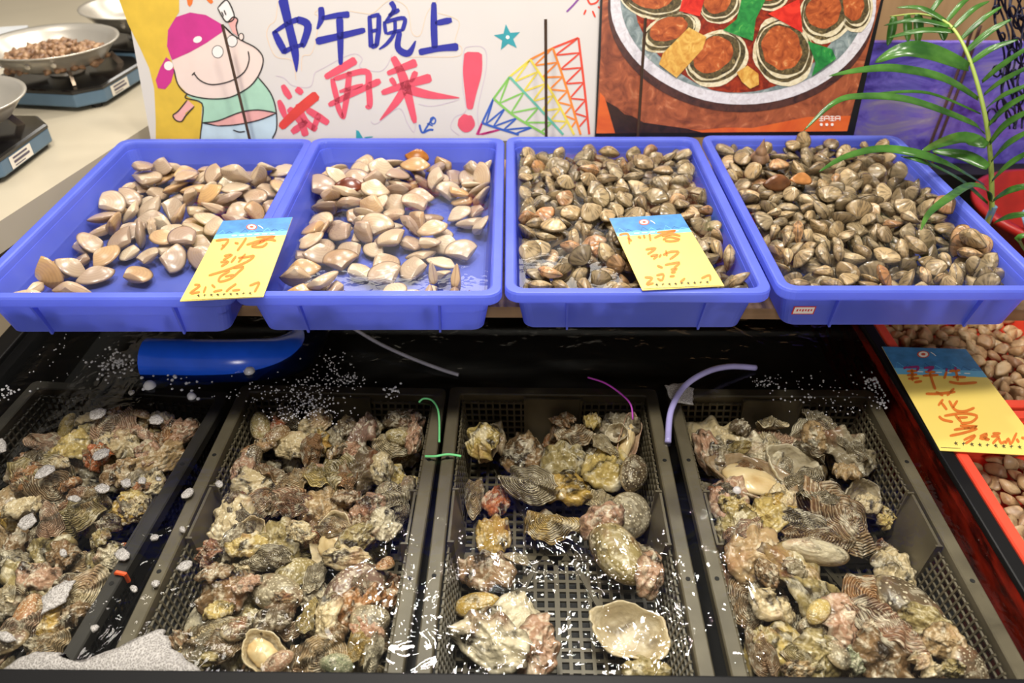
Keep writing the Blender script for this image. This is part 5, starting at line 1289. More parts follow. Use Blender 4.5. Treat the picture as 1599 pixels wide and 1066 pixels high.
2 3 1246 6668 1277 79 339 -280 -225 190 179 206 0 0
2 3 1448 7215 1350 185 -461 29 -55 204 212 196 0 1
2 4 1301 5772 1268 123 153 447 108 199 194 205 0 0
2 5 70 6196 1295 400 -78 199 -209 229 218 224 0 0
2 5 665 5176 1255 493 39 32 67 202 190 214 0 0
2 5 1557 5522 1275 386 301 20 102 184 174 177 0 1
2 4 369 7102 1261 424 236 -92 -74 170 163 185 0 0
2 5 1256 6827 1320 198 -267 -211 -308 214 229 227 0 0
2 5 93 7405 1271 404 216 2 200 193 194 194 0 0
2 3 1363 7409 1333 139 -96 187 -432 171 162 177 0 1
2 3 780 5177 1347 64 -1 -469 -162 230 241 228 0 1
2 4 973 5146 1369 309 -28 -186 -345 182 191 192 0 0
2 4 1709 6966 1263 233 412 -130 -94 172 168 170 0 0
2 3 291 6248 1288 104 406 73 263 187 186 189 0 0
2 5 167 5168 1427 110 486 -46 -1 189 196 197 0 1
2 3 793 7331 1264 3 -126 -144 -462 192 194 196 0 0
2 5 1124 5387 1247 470 73 -31 -152 189 197 184 0 0
2 3 1660 6628 1368 167 -99 15 460 198 200 197 0 0
2 4 483 7184 1340 169 93 -21 461 176 174 176 0 0
2 4 607 5674 1359 96 111 26 477 210 205 220 0 1
2 4 1249 5680 1288 317 299 -118 -214 198 203 216 0 1
2 4 598 5387 1284 328 -35 -275 -255 176 176 176 0 0
2 3 738 5425 1333 165 -172 -242 -367 217 227 208 0 1
2 5 764 6442 1376 342 17 -152 -331 201 208 202 0 0
2 3 1017 7041 1377 335 112 143 -324 178 190 195 0 1
2 3 1360 6295 1370 119 483 -48 -11 217 204 234 0 1
2 3 453 6182 1322 93 -101 4 -481 176 175 168 0 0
2 4 503 7359 1336 128 414 -98 -229 185 195 191 0 0
2 3 1693 5116 1384 404 -253 -117 -95 219 220 237 0 0
2 5 1427 7798 1261 296 96 9 -392 207 211 200 0 0
2 3 261 6526 1332 218 143 40 -425 201 192 195 0 0
2 4 707 6824 1262 140 479 21 17 222 220 227 0 0
2 4 801 7654 1323 27 11 498 -30 192 191 208 0 0
2 4 948 5246 1359 360 -170 48 299 186 181 196 0 1
2 4 472 7728 1272 186 -417 29 -202 179 169 182 0 0
2 3 1591 7404 1317 64 -266 -417 34 188 197 200 0 0
2 4 863 7297 1362 211 173 -350 -230 216 208 206 0 0
2 5 121 5667 1270 126 113 432 186 187 185 200 0 1
2 4 207 6287 1273 414 -133 -197 147 186 178 187 0 0
2 4 1219 6165 1270 454 -129 -128 105 186 183 178 0 0
2 5 1348 7555 1338 177 258 1 -390 193 205 191 0 0
2 3 51 7343 1381 118 -374 -302 -70 178 171 195 0 1
2 5 861 6267 1362 385 -46 73 -308 212 214 205 0 1
2 4 253 5274 1478 125 20 109 471 203 196 206 0 1
2 5 1357 6929 1359 16 92 -400 285 191 184 183 0 0
2 4 704 7010 1317 440 -87 -131 -178 189 177 197 0 0
2 5 1727 5845 1270 161 305 361 30 193 206 211 0 0
2 4 794 5113 1393 382 312 8 81 204 202 204 0 1
2 3 85 7073 1321 366 98 -321 58 190 196 205 0 0
2 4 1158 6389 1340 360 -39 -200 281 194 207 211 0 1
2 5 1234 7217 1334 114 380 299 -58 195 202 211 0 0
2 3 1707 6383 1327 45 462 100 158 189 183 194 0 0
2 5 646 6495 1283 124 -60 129 -463 212 216 215 0 0
2 5 1724 6013 1294 95 -170 -379 261 213 213 213 0 0
2 3 1707 7637 1316 131 -165 -453 19 211 209 209 0 0
2 4 1382 5195 1295 361 -94 315 -107 197 201 209 0 0
2 5 1639 6236 1382 459 106 155 -63 206 198 204 0 1
2 4 1166 6021 1328 146 187 -393 -198 180 177 171 0 1
2 4 1455 5796 1307 217 311 -252 206 196 199 213 0 0
2 4 1033 7171 1335 73 -252 425 -23 207 194 214 0 0
2 3 1165 7371 1248 49 -154 -468 -70 180 192 173 0 0
2 5 41 7623 1339 251 -283 -291 148 221 214 223 0 0
2 5 954 6900 1399 7 -18 431 -253 219 204 234 0 1
2 3 1076 7815 1275 254 390 -183 1 222 211 216 0 0
2 3 1714 7402 1399 181 -448 -129 19 203 213 205 0 1
2 3 1098 6235 1375 27 -182 420 -200 209 205 222 0 0
2 3 327 6930 1324 216 283 7 -351 210 202 218 0 0
2 5 1074 6611 1325 453 -210 -6 25 184 183 185 0 0
2 5 1401 5619 1292 106 -369 195 -254 204 217 195 0 1
2 5 1036 5541 1410 318 357 86 -119 213 222 211 0 1
2 3 444 5150 1293 292 -62 -239 -322 218 204 229 0 0
2 3 445 7051 1385 87 139 -436 183 207 216 219 0 0
2 4 660 7199 1343 467 87 -92 -124 205 212 206 0 0
2 3 1590 5871 1285 422 99 124 -217 218 213 222 0 0
2 3 1309 6030 1339 73 -132 477 9 184 189 198 0 0
2 3 389 6674 1341 3 -131 64 -478 199 194 210 0 0
2 5 691 6130 1321 171 -40 281 374 174 181 191 0 0
2 4 325 6051 1320 200 363 250 124 196 207 206 0 1
2 3 421 7815 1365 265 311 -55 283 196 205 193 0 1
2 4 653 5948 1356 492 15 -78 41 229 220 232 0 1
2 4 617 6895 1390 153 362 -272 -147 219 218 234 0 1
2 3 1526 6718 1272 20 -484 22 120 192 187 183 0 0
2 4 197 6639 1276 134 290 299 242 209 196 216 0 0
2 5 1726 6830 1349 151 -206 -34 -428 175 179 193 0 0
2 3 376 6394 1312 240 120 218 361 182 181 176 0 0
2 5 70 5298 1325 367 33 -288 -177 172 165 186 0 0
2 5 1522 6900 1353 51 -39 186 -460 179 174 181 0 0
2 3 449 7563 1348 76 -132 -107 464 224 222 224 0 0
2 3 64 5154 1318 331 -89 -364 -4 216 209 216 0 0
2 3 662 6495 1408 3 -259 423 -62 204 206 224 0 0
2 5 1700 7368 1274 149 19 -414 237 171 162 177 0 0
2 4 569 7203 1409 192 311 310 143 170 158 169 0 0
2 4 1772 6044 1378 268 167 -387 -26 195 193 189 0 1
2 5 1145 7188 1428 99 488 -17 41 189 198 201 0 1
2 4 842 5825 1348 386 -150 203 -193 193 203 185 0 1
2 5 577 7785 1297 101 -211 -393 201 226 229 220 0 0
2 5 138 7261 1364 385 -113 -111 277 189 202 197 0 0
2 3 975 6082 1371 165 -307 -356 41 180 173 179 0 0
2 5 178 5839 1365 8 167 -465 -79 211 220 213 0 1
2 5 504 5377 1359 118 207 -283 -336 213 218 227 0 1
2 5 1792 5697 1375 106 319 -160 -334 210 218 217 0 1
2 4 1474 7355 1412 29 186 459 -60 219 225 240 0 1
2 3 964 7417 1408 103 -329 -359 43 205 215 219 0 0
2 4 1709 5755 1414 184 210 -390 -142 221 233 219 0 1
2 4 1742 6153 1299 243 275 -259 219 176 168 174 0 0
2 5 1198 5836 1370 86 -440 -157 -158 192 201 184 0 1
2 5 946 5670 1304 26 -498 -39 -12 180 187 177 0 1
2 3 605 6704 1266 260 24 -130 406 193 185 198 0 0
2 3 90 6399 1399 269 36 202 -368 210 215 217 0 1
2 4 420 6251 1392 158 233 -405 84 197 197 194 0 0
2 3 1173 6590 1414 232 191 -384 -112 227 221 218 0 1
2 3 941 7630 1365 83 -449 -204 16 173 170 172 0 0
2 3 1198 5536 1271 295 -371 -71 -143 198 206 194 0 1
2 3 971 6787 1333 115 -175 -296 -344 219 209 222 0 0
2 5 874 5364 1291 384 -115 254 -158 199 202 219 0 1
2 5 1311 6583 1362 289 -14 -58 -403 188 197 199 0 0
2 5 1060 6334 1439 104 221 436 18 227 228 242 0 1
2 4 162 6539 1401 399 -57 -240 -174 208 215 204 0 1
2 5 1122 5649 1262 20 -160 -435 -187 176 174 171 0 0
2 5 1731 6631 1295 76 -236 242 361 180 190 181 0 0
2 4 1541 6800 1394 421 203 -65 165 195 186 188 0 1
2 5 620 7086 1373 50 -461 164 -93 180 169 186 0 0
2 4 400 5256 1254 10 -384 -300 -109 172 161 179 0 0
2 5 73 6924 1354 163 145 -30 449 193 196 188 0 1
2 5 216 6703 1398 73 -38 493 -22 173 178 173 0 1
2 4 652 7482 1285 65 133 -273 -392 190 197 189 0 0
2 5 58 5851 1352 250 -240 -302 197 188 179 188 0 0
2 3 350 7492 1398 467 96 -109 106 227 219 242 0 1
2 3 895 7779 1354 112 -97 51 -475 181 185 178 0 0
2 3 1703 7819 1362 151 -416 -223 66 222 230 214 0 0
2 5 1282 7501 1446 174 44 -89 458 229 232 222 0 1
2 4 1568 5674 1373 62 -490 -42 62 215 208 236 0 0
2 4 1549 7562 1358 209 419 147 97 208 197 202 0 0
2 3 1565 5530 1439 58 -108 341 345 201 201 216 0 1
2 5 1059 6491 1374 377 -292 42 144 186 194 186 0 0
2 5 692 7357 1368 483 71 -86 64 199 192 199 0 0
2 3 1468 6073 1282 224 54 -415 156 175 168 186 0 0
2 4 595 6280 1354 28 -328 373 -46 228 217 237 0 1
2 4 876 7053 1353 195 -1 -21 -460 187 178 195 0 0
2 4 1749 7064 1331 289 185 129 340 177 186 179 0 0
2 3 306 7134 1369 184 -299 -336 119 188 191 192 0 1
2 5 670 5301 1402 341 -327 134 94 184 190 195 0 1
2 5 463 5881 1344 20 94 252 421 205 194 216 0 1
2 4 233 7615 1258 132 469 104 -38 187 174 190 0 0
2 3 162 6235 1393 138 -7 -195 -439 221 216 232 0 1
2 5 114 6786 1294 433 -220 65 102 217 229 207 0 0
2 4 328 6796 1394 399 -252 -119 -115 183 179 192 0 1
2 5 1007 6178 1443 236 -379 -216 64 183 172 194 0 1
2 5 1607 6454 1376 309 102 44 -377 198 193 214 0 1
2 4 455 6936 1478 90 -70 -442 -204 181 174 194 0 1
2 3 1362 5844 1384 407 -125 -140 221 198 198 213 0 1
2 5 1225 7786 1389 104 -309 334 179 196 203 199 0 1
2 4 1760 7227 1274 205 284 158 320 174 170 167 0 0
2 5 72 7830 1354 133 133 -455 -84 173 175 174 0 0
2 4 662 6339 1467 20 153 -442 -176 222 229 219 0 1
2 3 1388 6807 1379 398 -32 239 -182 193 204 188 0 0
2 3 504 6775 1371 80 -174 128 -444 198 197 192 0 0
2 5 989 6685 1413 174 -453 -118 -20 196 189 196 0 0
2 5 346 5224 1367 233 39 193 396 206 214 204 0 1
2 5 1378 6128 1386 227 310 -292 128 183 187 174 0 1
2 3 1692 7484 1274 375 312 56 96 181 192 181 0 0
2 4 1405 7079 1389 254 102 49 415 228 214 247 0 1
2 5 1776 6242 1383 99 -381 288 -111 171 161 185 0 1
2 5 47 7180 1284 349 -106 279 -198 187 182 199 0 0
2 4 1254 7464 1286 149 441 5 -183 198 194 207 0 0
2 3 587 6088 1376 35 334 172 328 186 184 190 0 1
2 3 811 6290 1457 16 263 -424 -26 192 187 203 0 1
2 5 806 6876 1354 124 308 -357 -113 176 171 186 0 0
2 5 674 6665 1365 270 84 -399 -106 214 221 207 0 0
2 4 1198 7358 1390 362 -188 56 -284 216 204 220 0 0
2 4 1318 6719 1437 132 -41 -187 443 211 211 213 0 1
2 5 1721 7709 1439 35 449 214 42 229 231 240 0 1
2 4 744 6819 1455 126 -400 263 69 209 218 209 0 1
2 5 1531 6559 1440 23 257 -426 45 176 171 184 0 1
2 3 912 6424 1438 356 74 -4 343 176 170 173 0 1
2 3 202 7517 1370 88 -174 249 -387 208 211 222 0 1
2 4 1447 7765 1358 439 174 -70 151 184 193 195 0 1
2 4 1030 5386 1303 157 -107 -74 457 181 171 192 0 1
2 5 304 6089 1453 11 88 492 -6 221 228 241 0 1
2 3 173 6831 1380 404 -176 78 223 194 183 207 0 0
2 5 1379 6461 1408 185 -391 -251 9 197 208 216 0 1
2 5 157 5334 1396 93 -104 -473 83 214 201 231 0 1
2 3 913 5894 1427 102 -93 -459 -142 211 214 211 0 1
2 5 1612 7125 1385 386 316 -9 -31 204 193 222 0 1
2 4 202 6136 1337 419 -128 -16 -241 213 217 220 0 0
2 3 1381 5684 1398 408 13 -288 14 202 205 193 0 1
2 5 440 5686 1288 59 -374 -282 -165 214 229 229 0 0
2 4 1457 5997 1400 474 152 -15 -45 208 214 213 0 1
2 4 1660 5922 1390 488 -106 13 -22 207 197 216 0 0
2 3 916 6220 1423 149 -205 268 -338 206 197 214 0 1
2 4 1116 5714 1365 114 -57 186 446 195 199 203 0 1
2 4 292 5158 1326 97 -178 20 -457 182 193 183 0 0
2 3 1545 5853 1403 224 44 -324 304 183 176 195 0 1
2 3 700 7540 1392 43 114 -484 33 221 226 210 0 1
2 5 230 6398 1391 457 62 -107 160 218 209 223 0 1
2 3 1768 6734 1403 23 307 -129 372 209 203 213 0 1
2 4 1221 6201 1372 101 455 -53 174 201 203 207 0 1
2 3 244 5984 1409 25 41 63 494 177 165 178 0 1
2 5 961 7853 1392 243 430 -70 -32 216 213 212 0 1
2 5 771 6590 1492 106 -361 322 69 207 196 226 0 1
2 5 1530 5735 1443 448 3 -97 -200 207 195 209 0 1
2 4 862 7106 1430 76 -45 166 463 221 206 215 0 1
2 4 1065 7619 1369 324 298 177 157 177 171 173 0 0
2 3 1746 6480 1403 203 -79 -186 -410 192 183 205 0 1
2 3 700 7013 1457 132 6 -468 -118 226 212 217 0 1
2 4 436 6651 1452 30 -271 408 95 195 203 187 0 1
2 3 1016 5804 1413 94 -126 -335 -336 213 204 204 0 1
2 3 1178 7026 1376 155 -446 159 48 227 220 233 0 1
2 4 433 7342 1441 378 28 -98 312 227 216 240 0 1
2 4 557 6633 1362 392 -239 193 -45 175 163 192 0 0
2 4 1715 7527 1395 40 -240 432 62 186 183 194 0 0
2 5 987 6588 1476 34 417 -248 -114 200 193 201 0 1
2 5 101 7571 1389 353 274 164 153 219 225 230 0 1
2 5 1515 6340 1420 453 -97 -104 -156 192 182 184 0 1
2 4 1766 5232 1435 135 -190 180 404 198 200 192 0 1
2 5 477 6396 1433 98 -462 -161 33 212 207 219 0 1
2 5 96 5704 1413 381 129 -21 296 230 230 240 0 1
2 5 354 5405 1400 137 317 -270 241 228 228 223 0 1
2 4 1576 7687 1417 78 -154 85 461 174 182 170 0 1
2 5 1646 5413 1296 71 -347 167 310 175 170 192 0 1
2 4 1063 5912 1355 209 224 213 333 191 201 181 0 0
2 4 1255 5982 1401 330 149 -5 -345 187 191 182 0 1
2 3 828 6725 1325 266 3 -247 -344 214 223 227 0 0
2 3 1094 7463 1377 300 -105 -364 129 196 198 195 0 1
2 5 701 7233 1474 193 -94 -95 -442 229 244 241 0 1
2 5 984 7261 1432 347 104 -22 344 186 178 183 0 1
2 3 87 6296 1431 51 59 -383 -312 179 173 188 0 1
2 5 500 6036 1353 125 351 -229 -243 210 200 231 0 1
2 4 264 7647 1389 399 -263 140 -49 199 204 191 0 1
2 5 694 5786 1388 128 -112 -464 -73 206 193 205 0 1
2 5 1120 6079 1426 463 -125 -134 42 190 182 199 0 1
2 5 756 5683 1411 141 175 -38 445 215 224 227 0 1
2 3 72 6633 1365 308 -316 -222 77 200 209 208 0 1
2 5 949 6030 1440 445 168 57 -142 170 179 180 0 1
2 3 1717 6933 1386 474 -60 0 -149 211 202 207 0 1
2 3 817 6683 1453 472 162 -31 1 172 177 176 0 0
2 4 99 7759 1420 114 218 -416 -129 208 199 200 0 1
2 3 213 6981 1329 88 -255 -421 4 175 169 172 0 0
2 4 946 5721 1382 138 361 -318 -6 180 173 192 0 1
2 5 286 7331 1377 20 410 -282 47 183 178 199 0 1
2 4 1157 6724 1372 396 227 195 58 177 185 173 0 0
2 3 1654 7211 1352 310 -372 -91 -86 200 202 209 0 0
2 4 672 7698 1415 103 -469 -97 -98 213 208 229 0 1
2 3 1487 6679 1391 373 297 -9 149 215 213 234 0 1
2 4 67 7180 1414 326 -23 12 378 184 192 178 0 1
2 5 375 7175 1447 264 300 -280 -109 193 193 186 0 1
3 4 3558 6134 1255 4 67 489 79 212 216 221 0 0
3 5 2718 5284 1285 398 -253 31 -163 196 198 203 0 0
3 3 3121 6157 1266 133 15 -117 467 201 189 195 0 0
3 4 2778 6775 1256 86 492 -28 0 212 221 224 0 0
3 4 3465 5974 1270 217 -257 159 -334 182 171 180 0 0
3 4 2625 7719 1254 31 257 423 60 226 224 216 0 0
3 4 2913 6500 1250 481 47 -9 -130 193 191 207 0 0
3 4 3052 7523 1245 494 61 7 -51 191 183 186 0 0
3 3 3738 6934 1329 291 -210 -281 206 210 209 224 0 1
3 3 3265 5653 1246 29 -13 -495 -67 180 176 188 0 0
3 3 3471 6741 1277 47 -136 223 -424 219 215 230 0 0
3 5 3399 6527 1247 402 61 51 286 193 186 186 0 0
3 5 3785 7427 1265 341 112 91 336 219 230 219 0 0
3 3 2445 5402 1269 212 -429 -139 45 180 174 181 0 0
3 4 2353 7485 1248 391 72 64 296 189 178 202 0 0
3 5 3217 7559 1251 68 334 361 63 178 178 194 0 0
3 5 2422 7296 1258 45 498 3 4 217 229 216 0 0
3 5 2553 6825 1270 121 -319 -341 130 174 168 171 0 0
3 4 3884 6048 1255 64 495 -22 14 215 221 221 0 0
3 4 3323 6337 1257 23 212 447 67 220 213 231 0 0
3 3 2231 6485 1276 166 119 -439 -124 222 231 228 0 1
3 5 2871 5836 1300 154 -231 -406 90 230 228 250 0 0
3 4 3541 7666 1251 481 84 -24 -103 208 197 220 0 0
3 4 3510 7104 1250 79 455 -189 -27 197 183 198 0 0
3 3 3879 7247 1285 365 332 -61 51 210 215 209 0 0
3 4 3239 7108 1278 157 -315 204 -290 205 192 207 0 0
3 3 3214 7365 1259 432 130 -96 -193 226 211 240 0 0
3 4 2402 6770 1257 50 444 221 44 230 217 230 0 0
3 4 3890 6714 1245 492 80 -12 -39 186 185 189 0 0
3 5 2684 7253 1255 32 316 -377 -83 198 198 205 0 0
3 4 2331 6065 1255 2 15 -492 -88 220 208 217 0 0
3 5 3695 7636 1281 293 -132 -360 131 175 186 176 0 0
3 3 2209 6738 1289 208 -1 -449 -70 203 213 223 0 1
3 4 2606 6561 1249 328 37 -49 -373 215 211 211 0 0
3 5 3342 5418 1365 162 316 -198 -291 181 169 194 0 1
3 5 3778 7769 1286 4 12 -469 172 204 215 205 0 0
3 3 2218 6975 1245 70 272 -409 -65 177 166 189 0 0
3 5 3891 7582 1250 444 79 29 214 193 188 201 0 0
3 5 3378 7444 1248 494 65 -2 44 189 180 195 0 0
3 4 3085 6333 1257 69 486 -93 -8 227 218 230 0 0
3 4 3279 5982 1254 60 477 -138 -16 218 228 216 0 0
3 4 2431 7682 1258 66 447 207 57 222 214 236 0 0
3 3 2871 5991 1240 194 34 66 455 175 185 172 0 0
3 3 2972 7074 1239 473 76 4 143 178 175 171 0 0
3 5 2233 7344 1252 56 430 247 38 199 192 196 0 0
3 4 3339 6158 1260 40 -331 362 89 190 200 184 0 0
3 5 3350 7844 1259 62 261 -416 -68 219 206 225 0 0
3 3 3898 5298 1269 354 -327 -50 -125 207 195 210 0 0
3 5 2904 5181 1280 15 -12 -355 -351 174 183 180 0 0
3 5 2260 7870 1266 5 -140 -12 480 173 180 167 0 0
3 4 3645 7477 1290 214 -130 384 -199 208 199 200 0 0
3 3 3124 6537 1249 170 3 -68 -465 220 235 217 0 0
3 4 2235 5686 1284 386 -208 46 -235 212 214 225 0 1
3 4 2809 6210 1255 59 455 197 31 226 219 220 0 0
3 3 3144 7851 1253 22 154 -466 -92 209 214 215 0 0
3 4 3748 6594 1267 322 -137 -246 259 177 165 174 0 0
3 5 2414 5960 1280 91 -431 -160 -175 176 171 175 0 0
3 5 2794 7583 1254 35 204 451 63 190 187 206 0 0
3 4 3816 7245 1445 225 -247 -278 -247 229 220 220 0 1
3 4 2969 7637 1255 453 141 35 152 185 195 201 0 0
3 4 3736 5382 1306 188 307 -177 -298 204 202 213 0 1
3 3 2303 5537 1258 314 -368 -52 -116 171 161 187 0 1
3 3 2260 7710 1256 63 491 -66 -29 227 217 222 0 0
3 3 2619 7003 1249 44 211 -448 -52 194 198 206 0 0
3 3 3910 7060 1241 80 418 -262 -26 171 166 166 0 0
3 4 2846 7839 1289 174 -205 210 -365 229 220 243 0 0
3 5 2271 6326 1290 298 -401 -6 -30 213 200 231 0 0
3 4 3264 6922 1278 408 -251 -141 26 201 195 216 0 0
3 4 2922 7418 1255 25 99 482 87 214 217 216 0 0
3 4 3472 5281 1251 85 451 -196 -30 190 193 204 0 0
3 4 2552 6060 1252 476 58 12 140 227 229 223 0 0
3 5 2571 6332 1255 43 281 -404 -74 219 208 208 0 0
3 3 3526 5533 1268 290 -382 -128 -60 198 190 200 0 0
3 4 2759 5782 1280 170 -62 -423 196 192 197 210 0 0
3 3 3013 6788 1245 488 57 -26 -90 197 194 201 0 0
3 5 2659 6246 1295 98 334 -254 -254 224 217 243 0 0
3 5 2566 5200 1287 36 44 -467 169 203 215 206 0 0
3 3 2954 6281 1274 352 239 -164 -205 188 199 200 0 0
3 4 3931 6478 1281 220 74 180 -405 188 183 202 0 0
3 5 3351 7222 1276 398 25 128 -273 195 209 201 0 0
3 4 3593 5963 1273 217 -123 20 -433 200 213 207 0 0
3 4 2784 6363 1267 230 440 -22 52 193 191 196 0 0
3 4 2328 7770 1326 372 -39 149 -297 189 200 187 0 0
3 4 3485 5432 1272 151 82 -129 452 191 200 196 0 0
3 3 3199 6788 1288 16 -343 289 221 196 206 211 0 0
3 4 3488 5658 1343 487 63 84 -44 194 199 208 0 1
3 5 2997 6030 1283 105 -458 -48 164 189 201 189 0 0
3 4 2524 6298 1377 24 438 -211 115 200 191 198 0 0
3 4 2425 7856 1260 32 138 471 92 219 211 240 0 0
3 5 2348 6956 1268 435 110 99 196 225 227 230 0 0
3 5 3819 7650 1277 68 -273 309 -274 180 169 185 0 0
3 4 2696 5673 1252 29 5 -113 -486 205 208 202 0 0
3 4 2978 6449 1340 473 139 -16 -84 212 213 213 0 0
3 3 2635 7419 1252 89 10 -89 -484 217 210 236 0 0
3 5 2938 5530 1355 348 -350 -64 -51 227 219 217 0 1
3 5 3613 5449 1339 129 304 22 375 230 219 242 0 1
3 5 2587 6898 1343 367 -43 37 -335 197 186 205 0 0
3 3 3087 7305 1248 380 50 -52 -317 208 202 217 0 0
3 4 2223 7537 1273 403 -64 -18 -288 219 214 234 0 0
3 5 2925 6127 1316 39 136 -389 -281 210 219 210 0 0
3 5 3465 6285 1274 291 -57 157 -371 177 188 176 0 0
3 4 3150 6966 1321 221 -282 -348 -18 174 167 186 0 0
3 5 2311 6705 1341 115 473 105 47 199 193 196 0 0
3 5 3076 6212 1366 122 73 134 460 182 185 188 0 0
3 4 3521 6585 1269 96 459 -89 -148 185 179 181 0 0
3 3 3350 7662 1246 38 416 273 29 176 189 186 0 0
3 3 2734 6017 1317 210 -231 56 -387 220 219 241 0 0
3 4 3171 5242 1256 53 471 159 24 218 228 223 0 0
3 4 2401 6361 1280 195 226 400 -23 185 195 198 0 0
3 5 3475 5666 1252 33 349 -355 -36 184 189 192 0 0
3 5 2933 7262 1264 23 -381 306 101 198 203 198 0 0
3 5 3214 6107 1362 220 222 -167 353 207 204 210 0 1
3 3 3929 5667 1244 466 62 -71 -154 179 178 188 0 0
3 4 3889 6570 1244 5 23 57 496 184 185 183 0 0
3 4 2945 6651 1252 69 19 126 479 203 194 200 0 0
3 4 3876 5785 1379 119 412 -257 22 215 207 218 0 1
3 3 3245 5803 1274 33 -294 -354 193 175 163 176 0 0
3 5 3505 7559 1292 301 208 25 -340 223 227 238 0 0
3 4 3880 6898 1266 25 449 -209 -62 229 237 239 0 0
3 5 3279 6523 1305 139 -204 435 -8 189 183 180 0 0
3 5 3988 5930 1354 284 -197 -219 288 196 195 190 0 0
3 4 2741 6608 1286 384 -256 37 -189 205 216 225 0 0
3 5 2603 5938 1267 417 228 15 154 184 182 188 0 0
3 5 2678 5199 1350 117 92 170 446 181 171 180 0 0
3 5 3901 5829 1258 256 24 -43 -427 225 211 236 0 0
3 5 2209 6061 1302 179 373 2 281 173 162 171 0 1
3 3 2479 7499 1261 304 174 117 337 201 201 192 0 0
3 3 3656 7863 1267 476 -72 -48 128 210 224 206 0 0
3 4 2793 7297 1282 403 100 220 169 184 194 181 0 0
3 3 2405 6203 1291 209 -404 -105 180 212 205 216 0 0
3 5 3891 7883 1249 471 60 -25 -154 196 184 197 0 0
3 3 3557 7238 1271 489 36 92 -32 224 235 227 0 0
3 4 3198 6400 1333 42 496 1 51 199 212 200 0 0
3 3 2945 7782 1286 127 -413 -171 184 189 193 204 0 0
3 4 3357 7087 1320 337 156 84 324 186 184 193 0 0
3 3 3574 5315 1293 223 421 97 -116 210 208 209 0 0
3 3 3471 7359 1270 147 -413 -239 -29 185 193 196 0 0
3 4 2476 5542 1265 254 424 -47 59 178 166 175 0 0
3 5 2269 5961 1285 256 177 69 -385 202 188 197 0 0
3 4 3173 6568 1383 43 407 -91 273 189 194 189 0 0
3 4 3864 6373 1269 82 -454 172 88 173 165 178 0 0
3 4 2573 6450 1344 428 39 -161 -197 194 183 191 0 1
3 3 3485 7874 1261 205 -140 52 -431 171 182 172 0 0
3 5 2585 7862 1309 406 -49 236 164 224 222 223 0 0
3 5 2847 6939 1247 441 44 -39 -227 184 191 185 0 0
3 4 3078 5835 1252 462 76 22 174 216 224 222 0 0
3 3 2337 6579 1269 61 -165 -462 74 189 202 199 0 0
3 3 2209 7783 1321 183 427 -185 5 193 194 185 0 0
3 5 3363 6827 1246 24 -2 42 498 182 192 181 0 0
3 4 3494 7778 1285 32 54 -327 -373 190 202 202 0 0
3 3 2967 5905 1373 268 197 98 361 220 219 232 0 1
3 5 3448 6961 1261 35 -3 -38 497 180 170 193 0 0
3 5 3023 6902 1283 180 -59 238 397 192 201 187 0 0
3 3 2983 6740 1312 8 -489 -24 -99 191 181 183 0 0
3 4 3959 7118 1336 45 341 -133 338 219 204 210 0 0
3 3 2467 6601 1277 228 -202 32 -396 198 201 217 0 0
3 5 2908 7502 1369 172 426 -198 -9 224 239 221 0 0
3 3 3308 6672 1263 74 -433 186 -150 174 171 168 0 0
3 4 3028 7006 1295 133 -206 -338 -275 193 204 206 0 0
3 3 3312 6505 1399 31 -279 -375 -175 188 178 204 0 1
3 4 3233 6220 1341 112 110 437 186 190 184 204 0 0
3 5 2908 6315 1375 61 354 -343 58 179 188 191 0 0
3 5 3467 7890 1362 146 185 -436 -67 197 190 209 0 0
3 3 3448 7505 1376 65 -442 89 -207 227 235 216 0 1
3 5 2832 5680 1384 103 475 -116 9 205 212 223 0 1
3 4 3112 6007 1299 74 244 34 429 204 206 216 0 0
3 4 3100 7624 1312 103 423 206 -136 189 196 182 0 0
3 5 3886 6213 1243 221 43 45 444 172 172 169 0 1
3 5 2504 5846 1360 430 -58 -225 -104 196 198 216 0 1
3 5 2328 7913 1388 186 -400 23 234 173 169 175 0 0
3 3 2497 5284 1366 7 63 -476 -140 220 211 242 0 0
3 5 3493 6925 1349 334 28 -51 -367 189 176 183 0 0
3 5 2912 6605 1370 74 40 -74 -487 211 204 217 0 0
3 3 2852 6771 1362 213 226 -391 -18 220 206 228 0 0
3 3 3214 7222 1336 152 411 -61 232 195 195 203 0 0
3 5 2517 5710 1290 302 -133 -96 363 224 217 235 0 1
3 4 3542 6413 1244 63 494 44 10 171 175 169 0 0
3 4 3034 5374 1253 6 142 471 88 218 212 211 0 0
3 3 2538 6701 1338 479 132 16 -55 226 227 243 0 0
3 3 3007 5260 1274 416 190 -85 184 207 193 207 0 0
3 4 2865 7638 1363 457 -179 -57 -80 175 175 190 0 0
3 4 3729 6713 1475 324 115 352 88 209 213 216 0 1
3 3 2625 5789 1293 285 134 321 219 185 192 188 0 0
3 5 2991 7213 1335 415 216 65 163 204 203 221 0 0
3 4 3844 5636 1288 302 -61 356 -168 182 186 193 0 0
3 5 3896 5502 1306 284 -351 83 200 228 231 251 0 1
3 4 3173 6861 1413 299 -80 -86 383 228 233 228 0 0
3 3 2370 5262 1281 159 -222 -414 60 227 232 220 0 0
3 4 2720 7363 1376 390 -160 -215 161 198 211 204 0 1
3 5 2261 6215 1309 22 38 -192 459 214 224 218 0 1
3 3 3140 5749 1288 33 183 -62 460 205 202 210 0 0
3 3 3586 6282 1295 158 -295 -58 -367 178 183 171 0 0
3 3 2813 7197 1375 362 50 14 -341 212 219 222 0 1
3 5 3230 5541 1278 284 398 -85 62 179 176 171 0 1
3 5 2745 6892 1345 186 -390 -217 128 216 219 233 0 0
3 4 3196 7738 1269 61 -42 -417 -265 180 176 196 0 0
3 4 2213 7888 1349 160 -436 40 -180 202 210 202 0 0
